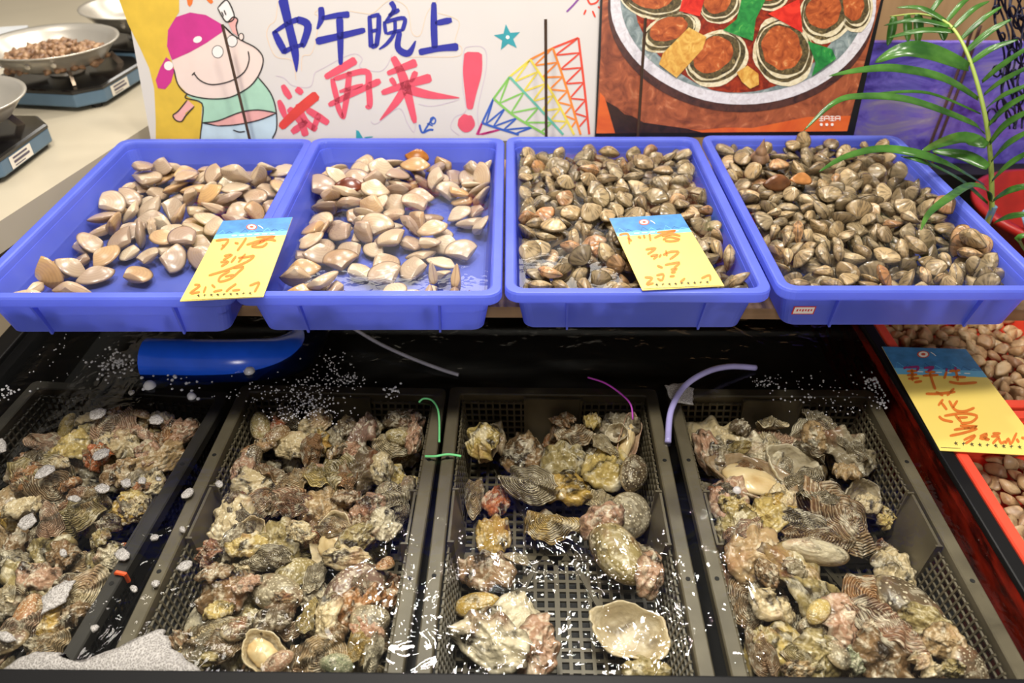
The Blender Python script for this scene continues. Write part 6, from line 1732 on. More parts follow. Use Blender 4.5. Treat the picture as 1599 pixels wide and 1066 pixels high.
3 5 3916 7703 1305 237 330 262 -129 180 173 190 0 0
3 5 2476 6977 1303 33 398 -66 -293 195 197 192 0 0
3 5 2788 5211 1405 32 411 251 -131 217 222 221 0 1
3 5 3861 6977 1414 90 -345 -271 223 226 223 241 0 1
3 5 2256 7445 1375 4 -459 130 150 210 216 225 0 1
3 3 3492 7335 1352 63 -462 -134 -120 182 173 180 0 0
3 3 3741 5613 1300 291 190 -315 -173 223 209 219 0 0
3 4 3616 6759 1294 202 256 55 375 218 216 230 0 0
3 3 2541 7151 1280 255 -164 213 -336 207 198 209 0 0
3 4 2525 6571 1397 28 128 477 -75 196 191 214 0 1
3 5 3364 7382 1360 175 -381 231 -144 189 186 199 0 0
3 3 3101 6656 1306 98 324 -232 286 203 193 218 0 0
3 5 3300 6341 1404 220 -153 167 -388 171 162 163 0 0
3 5 2814 7122 1263 302 -34 85 388 212 222 212 0 0
3 5 3571 5194 1311 372 310 111 -53 207 208 228 0 0
3 3 3186 5916 1347 286 -133 182 -343 177 174 175 0 0
3 5 2928 7892 1470 302 1 40 -397 192 188 201 0 1
3 5 3956 7901 1365 277 224 -347 -52 173 177 182 0 0
3 3 2243 6882 1367 128 -439 198 -38 212 216 232 0 1
3 3 3601 7088 1314 217 -111 -32 -436 211 216 201 0 0
3 5 3338 7665 1347 33 -156 474 -5 228 243 239 0 0
3 5 3908 7395 1265 103 409 -262 64 192 184 195 0 0
3 5 2884 5315 1276 83 -312 356 -137 183 186 181 0 0
3 5 2749 6455 1295 27 -107 368 321 213 210 226 0 0
3 4 3021 5653 1285 110 -41 -425 235 215 213 207 0 0
3 3 2343 5758 1243 265 35 47 420 185 197 188 0 0
3 3 2936 7887 1362 149 -58 -473 -19 210 213 218 0 0
3 3 2388 7666 1371 48 478 138 20 183 187 189 0 0
3 4 2643 7532 1276 19 -27 479 -141 190 194 194 0 0
3 5 2207 6587 1385 38 328 365 -92 194 197 194 0 1
3 5 3842 7806 1361 160 392 248 -93 174 164 168 0 1
3 4 2549 5348 1283 171 -35 136 -448 190 183 183 0 0
3 4 2323 6430 1295 255 18 428 37 181 171 178 0 0
3 3 2408 7366 1332 456 33 32 199 201 194 205 0 0
3 5 2772 6225 1387 297 -279 24 -289 214 200 214 0 0
3 3 3134 7103 1268 318 -112 -187 319 190 180 193 0 0
3 3 3583 5814 1310 98 -312 297 233 229 231 238 0 1
3 4 3342 6820 1383 37 -71 459 -182 217 217 238 0 0
3 5 3971 5821 1437 259 306 -28 -297 211 219 204 0 1
3 4 3149 7463 1368 49 -36 -436 237 224 234 227 0 0
3 5 3917 6166 1319 105 456 117 -132 199 199 206 0 0
3 5 3136 6436 1460 25 12 -324 380 225 228 221 0 1
3 4 3452 7624 1458 367 -37 90 325 219 208 232 0 1
3 3 3418 6983 1387 179 143 -216 -388 173 177 184 0 1
3 3 2696 6500 1441 423 -197 -39 175 226 229 237 0 1
3 4 3107 6709 1434 249 431 -37 -29 230 226 234 0 0
3 4 3628 5682 1354 304 192 239 252 195 188 192 0 1
3 5 3744 6359 1277 221 251 -297 -223 185 178 177 0 0
3 3 3331 7888 1489 336 23 -1 -369 202 215 215 0 1
3 5 2197 6211 1453 358 -27 115 -328 220 226 231 0 1
3 4 3385 5769 1287 4 313 -300 249 211 224 216 0 0
3 4 2205 7629 1386 50 -419 -259 -71 210 221 224 0 1
3 5 3581 6617 1335 60 169 242 399 201 214 222 0 0
3 3 3312 7543 1414 267 77 -67 -410 197 210 196 0 1
3 5 2432 6122 1359 384 212 89 223 203 204 220 0 1
3 4 2259 5326 1274 95 212 436 -76 186 196 197 0 0
3 3 2877 6950 1365 47 427 227 -118 181 192 180 0 0
3 3 2706 7030 1340 17 38 -460 191 177 169 184 0 0
3 5 3059 7747 1342 5 -200 458 -18 176 172 193 0 0
3 3 2530 7375 1370 185 -122 74 -442 192 198 203 0 0
3 4 3639 7593 1383 395 158 -228 -131 192 185 206 0 1
3 3 2389 5841 1362 114 -251 -13 417 214 227 221 0 1
3 3 3278 7827 1383 87 -22 492 -3 202 214 223 0 0
3 4 2356 6246 1405 249 410 141 5 182 189 197 0 1
3 5 3035 5218 1362 114 156 -76 455 189 198 205 0 0
3 3 2250 5855 1311 214 -150 414 103 230 242 223 0 1
3 5 3958 5641 1365 24 -452 -71 -201 205 215 209 0 1
3 5 2214 7071 1360 64 -439 144 -180 219 221 240 0 1
3 3 3734 5233 1279 253 -309 5 -300 186 190 188 0 0
3 4 2252 6397 1394 32 -69 -478 125 203 198 211 0 0
3 4 2429 7204 1353 61 -496 -7 -26 180 172 187 0 1
3 3 2722 7831 1302 276 108 -401 -39 208 211 203 0 0
3 3 2666 7143 1319 24 223 -352 -275 182 191 176 0 0
3 3 2940 7087 1363 91 24 -357 -337 191 193 200 0 1
3 4 2678 6355 1414 442 128 133 144 178 169 194 0 1
3 4 2429 6659 1436 71 132 -295 -375 177 165 194 0 1
3 4 3429 6439 1331 90 -410 -233 138 202 196 210 0 0
3 3 3131 7306 1373 65 349 340 -91 215 215 213 0 0
3 5 3474 5528 1389 33 387 299 98 184 196 199 0 1
3 5 2990 7577 1426 178 365 -163 -242 179 182 179 0 1
3 3 2719 5425 1279 293 -389 -63 -94 228 225 217 0 0
3 5 3727 7223 1278 360 -53 263 -219 177 167 173 0 0
3 3 2718 7935 1333 334 365 38 -62 192 178 198 0 0
3 5 3294 7942 1380 69 -97 -297 -384 187 183 200 0 0
3 3 2835 6411 1398 330 337 -10 167 180 168 180 0 0
3 4 3010 6097 1431 1 59 -106 485 197 199 188 0 1
3 5 3852 7095 1271 419 95 -213 -141 173 163 168 0 0
3 4 3417 7229 1370 257 192 -56 380 170 164 167 0 0
3 5 3140 7545 1447 200 353 -291 -17 219 228 224 0 1
3 4 2570 6856 1439 31 -77 -478 -120 205 195 205 0 1
3 4 3076 7130 1400 444 -7 166 -158 211 210 221 0 0
3 4 2727 6692 1386 323 299 -228 -65 221 233 222 0 1
3 5 3032 6539 1463 158 11 -326 -344 226 212 235 0 1
3 4 2198 7832 1447 234 14 -10 442 228 225 239 0 1
3 3 2675 5531 1277 374 327 -22 -53 180 191 189 0 0
3 4 3831 7906 1347 6 182 -449 125 193 191 199 0 0
3 4 3346 5998 1335 318 47 167 345 224 223 218 0 0
3 3 2556 7633 1311 200 344 211 217 171 173 164 0 0
3 3 2588 6056 1367 435 90 122 194 226 226 226 0 1
3 3 2639 5911 1404 193 368 -192 -202 215 205 232 0 1
3 5 3122 5681 1412 184 -12 -82 457 216 210 209 0 1
3 5 3633 7878 1366 439 30 6 237 226 220 246 0 1
3 4 3602 6895 1249 36 312 -381 -80 187 179 184 0 0
3 3 2193 5748 1404 123 390 203 -203 208 196 199 0 1
3 4 3113 7887 1363 397 -68 -214 -206 222 221 223 0 0
3 4 3464 6171 1376 455 -162 -60 116 223 226 217 0 0
3 5 2694 5394 1400 307 296 26 -260 219 220 217 0 1
3 3 3910 6802 1342 471 119 105 52 185 179 201 0 0
3 3 3949 7812 1356 63 -229 -247 364 184 181 180 0 1
3 3 2457 7801 1389 168 128 344 295 226 231 243 0 0
3 3 2373 5170 1361 11 -18 -418 -274 201 197 220 0 0
3 5 3266 7128 1442 292 171 18 -368 214 217 210 0 1
3 3 2375 7106 1301 291 328 -222 91 205 209 225 0 0
3 4 3890 6481 1358 8 444 -203 108 191 199 193 0 1
3 3 2733 7685 1426 421 -139 -14 -230 209 197 210 0 1
3 3 2814 6077 1439 143 -104 287 -369 227 224 225 0 1
3 3 3305 5629 1339 163 108 -373 269 179 182 183 0 1
3 5 3195 7710 1420 53 435 73 230 200 201 212 0 0
3 3 3202 5227 1369 266 8 -178 -384 215 210 216 0 0
3 5 2699 5677 1433 180 301 -201 -294 176 181 184 0 1
3 4 3592 6456 1320 205 385 244 -5 187 184 198 0 0
3 5 3005 7310 1453 242 397 183 9 225 236 228 0 1
3 4 2747 6324 1497 28 208 72 448 217 226 226 0 1
3 5 2738 7038 1425 379 -17 -89 -313 199 212 194 0 1
3 4 3049 7939 1488 146 -327 -131 -323 215 212 229 0 1
3 4 3277 7319 1426 459 -121 -83 135 175 181 181 0 0
3 5 3338 6656 1426 422 -246 31 103 230 234 222 0 1
3 4 2248 7182 1308 418 64 -264 -37 218 234 239 0 0
3 4 2681 7642 1355 116 -161 26 -458 209 218 210 0 0
3 5 2573 7034 1414 133 -202 184 397 207 205 218 0 1
3 5 2582 6721 1469 343 113 -49 -343 189 184 205 0 1
3 4 3124 7035 1458 386 206 166 177 194 183 200 0 1
3 5 3291 5847 1357 63 459 8 -189 193 183 196 0 0
3 3 2638 5234 1448 424 -80 -29 251 193 206 202 0 1
3 4 2754 5846 1402 162 282 205 319 175 167 181 0 1
3 4 3458 7805 1429 201 -419 -171 -70 184 178 181 0 1
3 5 2421 5676 1381 454 -46 -195 62 209 204 202 0 1
3 5 2862 5343 1385 387 -181 48 -255 178 178 176 0 1
3 3 3461 5349 1387 367 -188 169 227 174 181 180 0 1
3 5 2501 5177 1420 15 113 250 418 187 200 184 0 1
3 3 2438 7562 1362 94 53 -192 -449 178 177 180 0 0
3 3 2465 6029 1435 217 300 83 325 205 218 216 0 1
3 4 3055 5873 1417 232 -167 127 -390 199 206 209 0 1
3 3 2310 7561 1458 404 56 -29 -288 217 215 225 0 1
3 4 2398 6894 1381 304 227 31 -324 200 207 211 0 1
3 4 3890 7915 1460 21 444 177 146 194 190 188 0 1
3 5 3192 5371 1349 228 -127 361 -227 227 241 230 0 1
3 5 3506 6817 1439 175 -328 -331 -47 199 213 192 0 1
3 3 2687 6153 1420 274 362 -26 -208 197 185 192 0 1
3 4 2913 6203 1499 69 89 -444 200 224 218 225 0 1
3 3 3485 6352 1391 261 -103 76 -407 176 171 188 0 0
3 5 3972 6630 1357 414 55 -275 7 215 201 220 0 0
3 3 3598 7235 1369 17 432 -182 -173 190 192 198 0 0
3 5 2247 5213 1276 291 -121 -111 -372 191 203 184 0 0
3 3 2844 7372 1412 201 356 -14 -288 212 209 217 0 1
3 5 2468 6400 1416 18 281 -386 148 217 206 210 0 1
3 5 3167 6276 1428 413 9 -188 -209 177 181 180 0 1
3 4 3441 7118 1415 375 229 236 -39 224 221 243 0 1
3 5 2329 6530 1415 225 -239 -44 -375 228 220 249 0 1
3 5 3522 6071 1358 84 2 302 -390 187 185 206 0 0
3 4 3579 5965 1408 154 -103 -447 -125 223 215 215 0 1
3 4 2926 6822 1405 105 407 72 -262 191 187 189 0 0
3 4 3965 5463 1348 244 -85 -352 -243 175 164 192 0 1
3 4 2232 5218 1385 278 363 -186 80 199 208 209 0 1
3 4 2548 7202 1426 421 -122 90 -224 220 218 211 0 1
3 4 2177 7333 1361 246 169 225 333 187 192 198 0 1
3 4 3728 7117 1363 352 -35 -351 -42 190 195 191 0 1
3 4 3926 5384 1286 371 -244 187 135 179 188 186 0 0
3 3 3030 6338 1394 233 48 -436 55 183 179 183 0 0
3 3 3867 6650 1363 23 -286 -87 400 223 217 237 0 1
3 3 2206 6702 1429 138 246 -392 128 212 218 217 0 1
3 4 2610 7796 1461 113 366 285 147 215 204 233 0 1
3 4 3294 6984 1405 221 388 -102 200 200 187 218 0 1
3 5 2949 5755 1386 24 204 201 409 187 194 183 0 1
3 5 2365 7299 1440 83 356 306 151 228 230 250 0 1
3 3 3885 5823 1492 186 155 261 351 227 237 236 0 1
3 3 3921 6061 1393 123 -429 -162 -157 200 211 192 0 1
3 3 3739 7932 1434 155 135 -448 -80 176 171 185 0 1
3 3 3739 5225 1431 202 -365 71 -266 208 215 198 0 1
3 5 3009 6986 1424 238 95 -33 428 190 195 187 0 1
3 3 3280 5738 1423 229 204 -82 386 197 183 216 0 1
3 4 3044 6831 1453 380 180 -269 35 202 202 194 0 1
3 4 3635 7726 1368 460 -145 -122 -47 187 175 180 0 0
3 4 2278 6102 1391 279 101 -314 -251 195 191 204 0 1
3 3 2350 7711 1435 115 189 447 37 196 202 203 0 0
3 5 2911 7757 1397 419 -38 78 258 174 181 176 0 0
3 3 2320 6322 1479 238 -4 -157 -411 178 186 180 0 1
3 5 2635 7345 1481 482 -34 -5 129 227 221 233 0 1
3 5 3671 7404 1392 283 95 55 -398 213 228 205 0 1
3 5 2948 6698 1486 176 -60 -125 447 218 218 208 0 1
3 3 2523 5420 1382 123 -78 -253 -406 220 205 225 0 1
3 5 3574 6467 1456 450 117 80 -166 214 227 223 0 1
3 3 2906 5211 1474 228 -150 -419 7 226 238 221 0 1
3 3 3931 7533 1320 236 -10 98 -430 193 204 201 0 0
3 4 3959 6511 1471 52 317 356 141 224 223 243 0 1
3 4 2341 5912 1422 317 75 -304 -227 203 192 216 0 1
3 5 3368 6200 1435 375 -101 36 312 188 200 189 0 1
3 5 3429 5841 1429 123 122 24 468 228 241 251 0 1
3 4 3457 6541 1396 113 136 234 405 195 199 195 0 1
3 3 3934 6730 1439 462 -113 45 146 181 176 196 0 0
3 5 2510 7621 1433 61 -249 -427 38 176 165 169 0 1
3 3 2401 6765 1415 94 -100 -263 -403 180 177 186 0 1
3 4 3218 5996 1444 31 255 -407 -136 198 210 197 0 1
3 3 3871 5943 1361 198 -341 -182 -248 209 221 224 0 1
3 3 2862 5953 1458 55 -292 373 -150 205 196 197 0 1
3 5 3513 6209 1485 374 29 155 292 210 221 209 0 1
3 3 3434 6037 1444 50 -285 390 118 196 195 212 0 1
3 4 2615 7484 1386 473 -158 -17 -24 186 176 178 0 0
3 4 2290 5709 1373 262 249 249 240 176 187 193 0 1
3 3 3444 5225 1407 277 208 348 93 219 228 217 0 1
3 4 3053 7725 1433 364 123 15 320 218 204 219 0 1
3 5 3963 6953 1355 68 -427 64 -243 177 167 189 0 1
3 4 3927 6337 1322 208 3 9 -455 215 226 214 0 1
3 4 2599 5706 1410 58 349 -313 -165 223 226 218 0 1
3 5 3724 5456 1459 333 119 351 46 182 180 183 0 1
4 6 3867 5502 -222 477 60 12 138 182 181 198 0 1
4 7 3981 6255 -213 346 40 -51 -355 219 210 230 0 1
4 6 5195 6267 -197 27 -100 78 -483 206 196 210 0 1
4 7 4115 6022 -220 204 4 79 450 199 205 193 0 1
4 7 4446 5544 -221 56 482 -118 -20 178 189 177 0 1
4 7 4221 5789 -216 59 407 282 32 202 195 202 0 1
4 7 5127 7017 -220 4 -17 496 62 184 187 181 0 0
4 6 4910 6818 -212 87 481 103 14 214 219 226 0 0
4 7 4770 6124 -198 327 125 -152 -323 229 229 225 0 1
4 7 5345 5442 -214 95 477 111 32 194 188 211 0 0
4 7 5098 5544 -217 68 429 245 31 187 183 196 0 0
4 6 4468 5832 -185 7 -114 -387 295 189 199 203 0 1
4 7 4491 6400 -213 32 212 443 88 209 203 212 0 0
4 6 4025 6795 -201 94 -482 -94 18 202 202 193 0 1
4 6 4998 6413 -221 267 65 51 415 186 189 198 0 1
4 6 4333 6518 -199 469 -161 -61 -12 183 187 185 0 1
4 7 4796 5407 -200 23 -166 -194 429 176 179 180 0 0
4 6 5427 6658 -208 83 461 148 95 216 204 228 0 1
4 7 4690 6554 -213 494 65 -12 -38 228 230 229 0 1
4 7 5388 6087 -214 491 94 5 -19 213 203 231 0 0
4 7 5191 5808 -222 418 37 50 267 177 176 186 0 0
4 6 5296 6447 -225 486 64 -37 -91 181 189 175 0 0
4 7 4497 5708 -217 484 83 -12 -95 214 206 207 0 1
4 6 4685 5849 -222 49 422 260 37 171 178 179 0 1
4 6 4826 6606 -223 451 58 -33 -204 187 198 187 0 1
4 6 5131 6589 -216 223 41 65 441 228 229 223 0 1
4 7 4817 5931 -190 127 93 361 -308 216 216 233 0 1
4 7 4891 6085 -214 275 40 -48 -413 217 215 229 0 1
4 6 4524 6160 -218 416 49 26 272 217 219 217 0 1
4 7 4846 7052 -202 111 -303 -216 315 184 174 200 0 0
4 7 4722 5523 -216 115 9 66 482 205 193 217 0 1
4 7 4124 5408 -195 101 127 353 -314 198 204 191 0 1
4 6 5277 6972 -220 323 30 -43 -378 215 221 208 0 0
4 7 4766 5711 -224 477 61 9 137 173 180 170 0 1
4 6 4364 6721 -219 7 77 -487 -83 196 194 192 0 1
4 7 4131 6309 -225 488 57 16 92 176 166 167 0 1
4 6 3925 6653 -217 33 145 -475 -51 212 204 202 0 1
4 7 5209 6752 -212 377 50 34 323 222 234 234 0 1
4 6 4553 6656 -189 101 -296 -370 126 222 218 219 0 1
4 7 5195 5990 -195 260 -174 146 -362 172 180 183 0 0
4 6 4946 5831 -221 359 50 58 339 191 192 193 0 0
4 6 4722 6859 -227 470 52 -23 -159 173 165 166 0 0
4 6 3909 5836 -222 0 43 495 58 189 189 181 0 1
4 7 4192 6919 -216 421 48 38 263 199 209 219 0 0
4 6 3917 6950 -215 53 242 -428 -76 204 203 220 0 0
4 7 4295 6301 -207 53 474 -145 -39 227 234 243 0 1
4 7 4004 6047 -189 213 -312 -111 308 225 216 235 0 1
4 6 5120 6098 -224 487 54 6 99 188 190 183 0 1
4 7 4007 5669 -220 341 69 -59 -354 184 181 198 0 1
4 7 5270 5677 -223 486 55 -6 -102 181 192 179 0 0
4 6 3952 6510 -187 393 -63 -211 217 210 210 226 0 1
4 6 4736 7049 -221 50 396 293 72 178 177 181 0 0
4 7 4983 5440 -211 59 449 -208 -37 221 208 229 0 0
4 6 4541 6976 -222 242 34 -76 -429 182 185 193 0 0
4 6 5386 5881 -190 239 10 -270 346 208 202 226 0 0
4 6 4874 6070 -124 469 27 -108 133 201 187 197 0 1
4 6 4676 5982 -202 97 350 -337 66 200 203 195 0 1
4 7 4246 6586 -203 461 -157 -37 108 172 162 188 0 1
4 7 4999 6592 -186 191 -245 -147 363 224 230 219 0 1
4 6 5146 6866 -182 256 322 271 85 226 210 231 0 0
4 6 4878 5751 -179 310 252 -167 -250 218 228 217 0 1
4 7 4456 6588 -188 122 -344 269 -211 198 186 212 0 1
4 7 5429 6279 -215 181 37 -71 -459 225 235 222 0 0
4 7 5384 6746 -193 136 125 -263 -383 192 198 193 0 1
4 6 4881 6699 -199 25 58 420 263 180 186 187 0 1
4 7 4112 6122 -191 256 347 234 -96 177 166 194 0 1
4 6 4490 6304 -174 84 -487 37 -68 175 176 190 0 1
4 7 5431 5961 -186 132 83 384 280 220 209 219 0 0
4 6 4542 5960 -216 268 37 48 418 220 211 229 0 1
4 6 4221 5565 -218 51 304 387 72 198 194 201 0 1
4 6 4449 5691 -111 294 -41 58 399 226 236 235 0 1
4 7 4325 6153 -219 127 20 -53 -480 194 207 199 0 0
4 7 4783 5820 -171 38 -394 17 305 191 190 201 0 1
4 7 5132 5691 -193 89 -261 -198 368 214 200 228 0 0
4 6 5407 6867 -221 4 -21 -492 -89 188 179 185 0 0
4 7 5025 6206 -213 484 39 48 109 210 220 224 0 1
4 6 4647 6138 -190 256 -267 107 -319 214 200 232 0 1
4 7 4059 6667 -170 343 -232 189 207 207 202 215 0 1
4 6 4305 6041 -189 82 109 93 -472 209 218 208 0 1
4 6 5269 6148 -199 34 367 -299 157 175 182 179 0 0
4 7 4523 6838 -199 258 84 90 -411 206 210 200 0 0
4 6 4691 6438 -198 122 -483 -45 11 191 191 201 0 1
4 6 5075 5933 -211 60 438 234 4 217 228 223 0 0
4 6 4089 5849 -210 81 449 199 45 222 223 244 0 1
4 7 4331 5799 -182 58 -362 -239 241 230 221 236 0 1
4 6 4377 6934 -174 206 -430 112 100 224 235 219 0 0
4 7 3846 6264 -190 58 -421 -195 178 208 196 210 0 1
4 6 4852 6457 -203 423 3 75 -255 203 209 195 0 1
4 7 4572 5591 -211 447 155 101 127 182 179 194 0 1
4 7 5386 5584 -191 24 -467 -150 -92 229 238 236 0 0
4 7 4715 5390 -161 205 -95 -123 429 223 215 245 0 1
4 6 3938 5598 -181 315 271 -272 -57 202 208 211 0 1
4 6 5014 6935 -205 203 432 -146 -25 207 194 211 0 0
4 6 5373 5743 -204 191 417 -182 -79 204 201 201 0 0
4 7 4208 6740 -217 369 40 46 332 202 206 213 0 0
4 6 5241 6399 -184 74 -91 -106 474 206 193 213 0 1
4 7 4737 5646 -168 271 140 -65 391 195 194 201 0 1
4 6 4697 6697 -211 65 480 97 -79 172 173 179 0 1
4 6 4351 6401 -190 93 89 269 401 212 210 233 0 1
4 7 4157 7044 -222 86 427 243 39 176 165 173 0 0
4 7 4611 5655 -112 452 -204 -50 42 205 210 203 0 1
4 6 4226 6037 -138 110 -281 399 -6 204 214 197 0 1
4 7 5282 5857 -133 68 389 170 256 213 215 229 0 0
4 6 4022 6934 -207 262 -65 69 -415 183 189 179 0 0
4 7 3890 6113 -202 472 22 -65 150 211 222 219 0 1
4 6 4867 6928 -198 323 -344 -162 -33 189 177 191 0 0
4 6 4477 5416 -197 243 -403 51 -160 192 181 194 0 1
4 7 5057 7070 -169 49 -205 428 -150 191 199 190 0 0
4 6 4102 6203 -150 411 -242 -108 104 220 220 240 0 1
4 7 4777 6763 -151 51 454 -46 198 188 180 197 0 1
4 6 4442 6327 -92 96 490 -31 14 229 244 251 0 1
4 7 4891 6273 -218 100 490 16 -6 181 174 195 0 1
4 6 5440 6427 -199 201 385 238 70 194 204 194 0 0
4 6 4756 6405 -129 20 440 -208 -114 230 230 226 0 1
4 6 5299 6554 -184 441 -80 -139 -173 220 208 213 0 1
4 7 4976 5999 -188 236 392 173 103 229 224 240 0 1
4 7 5290 6006 -152 25 -484 -88 83 203 203 201 0 0
4 7 4128 5698 -193 265 -287 299 -88 194 200 197 0 1
4 7 5097 6481 -191 2 -164 -174 439 182 175 186 0 1
4 7 4316 7026 -218 100 464 157 -3 176 173 193 0 0
4 6 5051 5770 -195 414 -130 -157 192 193 198 191 0 0
4 7 4997 5621 -200 116 481 2 72 226 219 222 0 0
4 6 5160 5893 -120 342 36 -8 -363 220 219 217 0 0
4 7 4397 6206 -146 290 -123 -25 -388 201 205 209 0 1
4 7 4275 6839 -156 94 -387 291 -81 200 193 201 0 0
4 6 4370 5626 -190 66 -142 450 -150 199 208 204 0 1
4 6 4033 6414 -214 92 284 394 74 201 188 196 0 1
4 7 4708 6292 -214 55 485 107 19 218 232 209 0 1
4 6 4369 6677 -160 121 17 130 -467 190 191 186 0 0
4 7 4494 6620 -99 304 -13 92 386 183 170 191 0 1
4 6 3949 5386 -197 491 -72 -61 8 222 232 219 0 1
4 7 4606 5776 -190 70 376 224 231 196 191 202 0 1
4 6 5450 5773 -183 39 -234 -289 -332 184 179 198 0 0
4 7 4271 5404 -195 319 208 -26 -323 217 213 234 0 1
4 7 4209 6663 -138 449 115 103 157 182 180 185 0 1
4 7 4541 6067 -141 355 2 -27 -351 216 201 233 0 1
4 6 3903 5745 -200 205 101 64 -440 187 180 191 0 1
4 7 5046 6759 -180 96 439 -65 -209 228 213 249 0 0
4 7 3859 6770 -193 167 129 -241 -384 220 205 228 0 1
4 7 5074 6182 -133 196 72 69 449 209 204 211 0 1
4 7 5316 6294 -198 314 199 258 212 182 171 179 0 0
4 6 4616 5499 -193 276 -232 331 -102 175 166 177 0 1
4 7 4015 5924 -197 315 375 44 89 173 169 176 0 1
4 7 4463 7069 -220 82 476 125 31 187 186 179 0 0
4 6 3963 6286 -117 237 122 -175 -386 223 215 240 0 1
4 6 4404 5957 -190 174 101 376 -262 174 169 185 0 1
4 7 4841 5585 -178 424 106 176 -167 225 217 215 0 1
4 7 5154 5412 -209 31 368 -304 -147 185 197 194 0 0
4 7 5202 5536 -188 418 51 244 113 187 183 195 0 0
4 6 4224 6499 -116 407 -150 -33 -247 186 186 177 0 1
4 6 4560 6504 -144 286 -384 -116 -87 202 215 221 0 1
4 7 5428 7063 -188 401 257 -89 -126 224 215 232 0 0
4 6 4556 5452 -184 203 1 404 213 173 182 173 0 1
4 7 5271 6229 -108 45 -331 363 86 228 229 240 0 0
4 7 4092 6950 -129 135 477 62 21 214 208 212 0 0
4 7 5276 5498 -172 155 224 -207 -365 183 187 178 0 0
4 6 5207 5721 -125 38 299 380 -123 189 194 184 0 0
4 6 4384 6818 -190 339 345 -126 -1 184 193 185 0 0
4 6 4625 6340 -136 67 -118 -378 298 210 198 218 0 1
4 6 4656 6991 -192 126 397 189 203 213 202 217 0 0
4 7 3904 6378 -199 477 -122 72 45 179 182 196 0 1
4 7 4953 5847 -123 102 -84 -142 -461 217 214 233 0 1
4 7 4926 6543 -130 138 -350 318 -84 208 206 211 0 1
4 7 4985 5711 -144 230 209 373 120 184 183 197 0 0
4 7 4705 6030 -123 215 153 -323 -276 171 167 171 0 1
4 7 4103 5576 -186 322 -335 -82 -166 202 195 203 0 1
4 6 4098 6540 -157 412 121 252 44 229 243 248 0 1
4 6 4397 5364 -193 429 162 -135 147 185 183 192 0 1
4 6 3850 5457 -138 10 -454 208 -15 204 205 204 0 1
4 6 4046 5505 -182 190 228 58 -398 184 197 200 0 1
4 6 4693 6215 -128 453 112 -62 -168 177 167 178 0 1
4 7 4255 5931 -214 86 -19 192 453 176 166 170 0 1
4 7 4260 6373 -115 246 -139 -11 412 183 179 178 0 1
4 6 5096 6347 -202 39 442 214 -84 183 175 198 0 1
4 7 5084 6029 -131 466 16 164 77 220 229 215 0 1
4 7 3847 5835 -106 123 325 -256 -253 230 237 226 0 1
4 6 4187 6434 -209 47 -77 -117 -478 196 204 195 0 1
4 7 5292 6682 -148 389 227 -62 207 188 178 195 0 1
4 6 4397 7103 -170 261 395 -111 116 180 179 192 0 0
4 7 5179 6378 -117 71 487 18 86 190 202 200 0 1
4 6 5042 5515 -132 334 111 -43 353 201 195 216 0 0
4 7 4869 5480 -192 178 408 52 221 170 165 165 0 0
4 7 4662 6800 -177 41 -400 263 -138 184 187 197 0 0
4 7 4329 6606 -106 323 100 -106 353 203 215 209 0 1
4 7 4940 7062 -186 441 -132 194 -27 211 217 206 0 0
4 6 4213 6183 -179 45 418 118 244 195 205 202 0 1
4 6 4752 6613 -135 98 202 212 393 192 183 191 0 1
4 6 5175 6619 -148 233 378 -201 -110 187 200 186 0 1
4 7 3831 6076 -102 174 -309 -351 30 194 194 194 0 1
4 7 4352 5491 -193 440 139 -177 74 182 175 187 0 1
5 7 5055 4287 -199 255 -210 351 -135 177 185 175 0 0
5 6 4415 4151 -185 173 -469 0 0 226 213 242 0 0
5 6 4419 4287 -205 263 -49 78 -415 194 193 193 0 0
5 6 4574 3620 -219 52 353 -349 -26 189 202 192 0 0
5 6 4440 4547 -216 278 34 -62 -410 228 232 228 0 0
5 7 4798 3388 -213 81 421 -250 -59 204 195 220 0 0
5 7 4740 4887 -219 87 444 211 31 174 181 185 0 0
5 6 4483 4829 -216 89 413 -267 -23 201 196 211 0 1
5 6 4642 4007 -220 4 -21 -495 -65 176 177 193 0 0
5 7 4746 3781 -216 496 57 -8 -16 209 220 214 0 0
5 6 5148 3386 -226 116 18 -50 -483 172 180 171 0 0
5 7 5348 3801 -179 390 -261 43 -167 220 223 220 0 0
5 7 4580 3393 -202 187 -354 -130 269 181 176 181 0 0
5 6 3898 4016 -211 42 -33 -491 -76 229 232 220 0 1
5 7 4959 4599 -217 98 17 -54 -487 214 220 211 0 0
5 6 5289 4553 -210 75 441 218 50 228 229 241 0 0
5 6 4982 3613 -217 142 21 -51 -476 227 226 220 0 0
5 7 4267 4888 -214 87 492 14 -6 218 218 209 0 1
5 6 4719 4404 -220 60 477 135 22 192 180 190 0 0
5 7 5064 4496 -182 272 -122 -305 261 216 207 223 0 0
5 7 4323 3484 -222 221 28 74 442 186 191 180 0 0
5 6 5041 4752 -204 130 -104 36 -470 184 191 189 0 0
5 7 4923 3833 -214 7 162 -465 -85 205 218 205 0 0
5 7 5415 3494 -213 9 -66 488 88 214 215 211 0 0
5 6 3921 4876 -213 59 356 340 68 208 213 225 0 1
5 7 5319 3687 -211 52 295 395 69 220 231 222 0 0
5 7 5368 3245 -217 414 5 73 270 188 197 189 0 0
5 7 4918 4129 -214 89 492 2 -8 200 212 209 0 0
5 7 3890 3830 -214 175 15 55 465 221 237 229 0 1
5 7 4577 4634 -217 50 311 385 51 184 176 197 0 0
5 7 4128 4284 -216 38 143 469 92 190 182 203 0 1
5 7 3954 4299 -217 23 74 485 91 189 187 195 0 1
5 6 4191 3500 -196 479 46 -116 69 215 205 234 0 0
5 6 5298 3959 -220 240 24 -55 -435 211 205 205 0 0
5 7 5055 3761 -221 263 36 52 421 183 178 192 0 0
5 7 5319 4756 -202 165 -365 -106 280 171 181 175 0 0
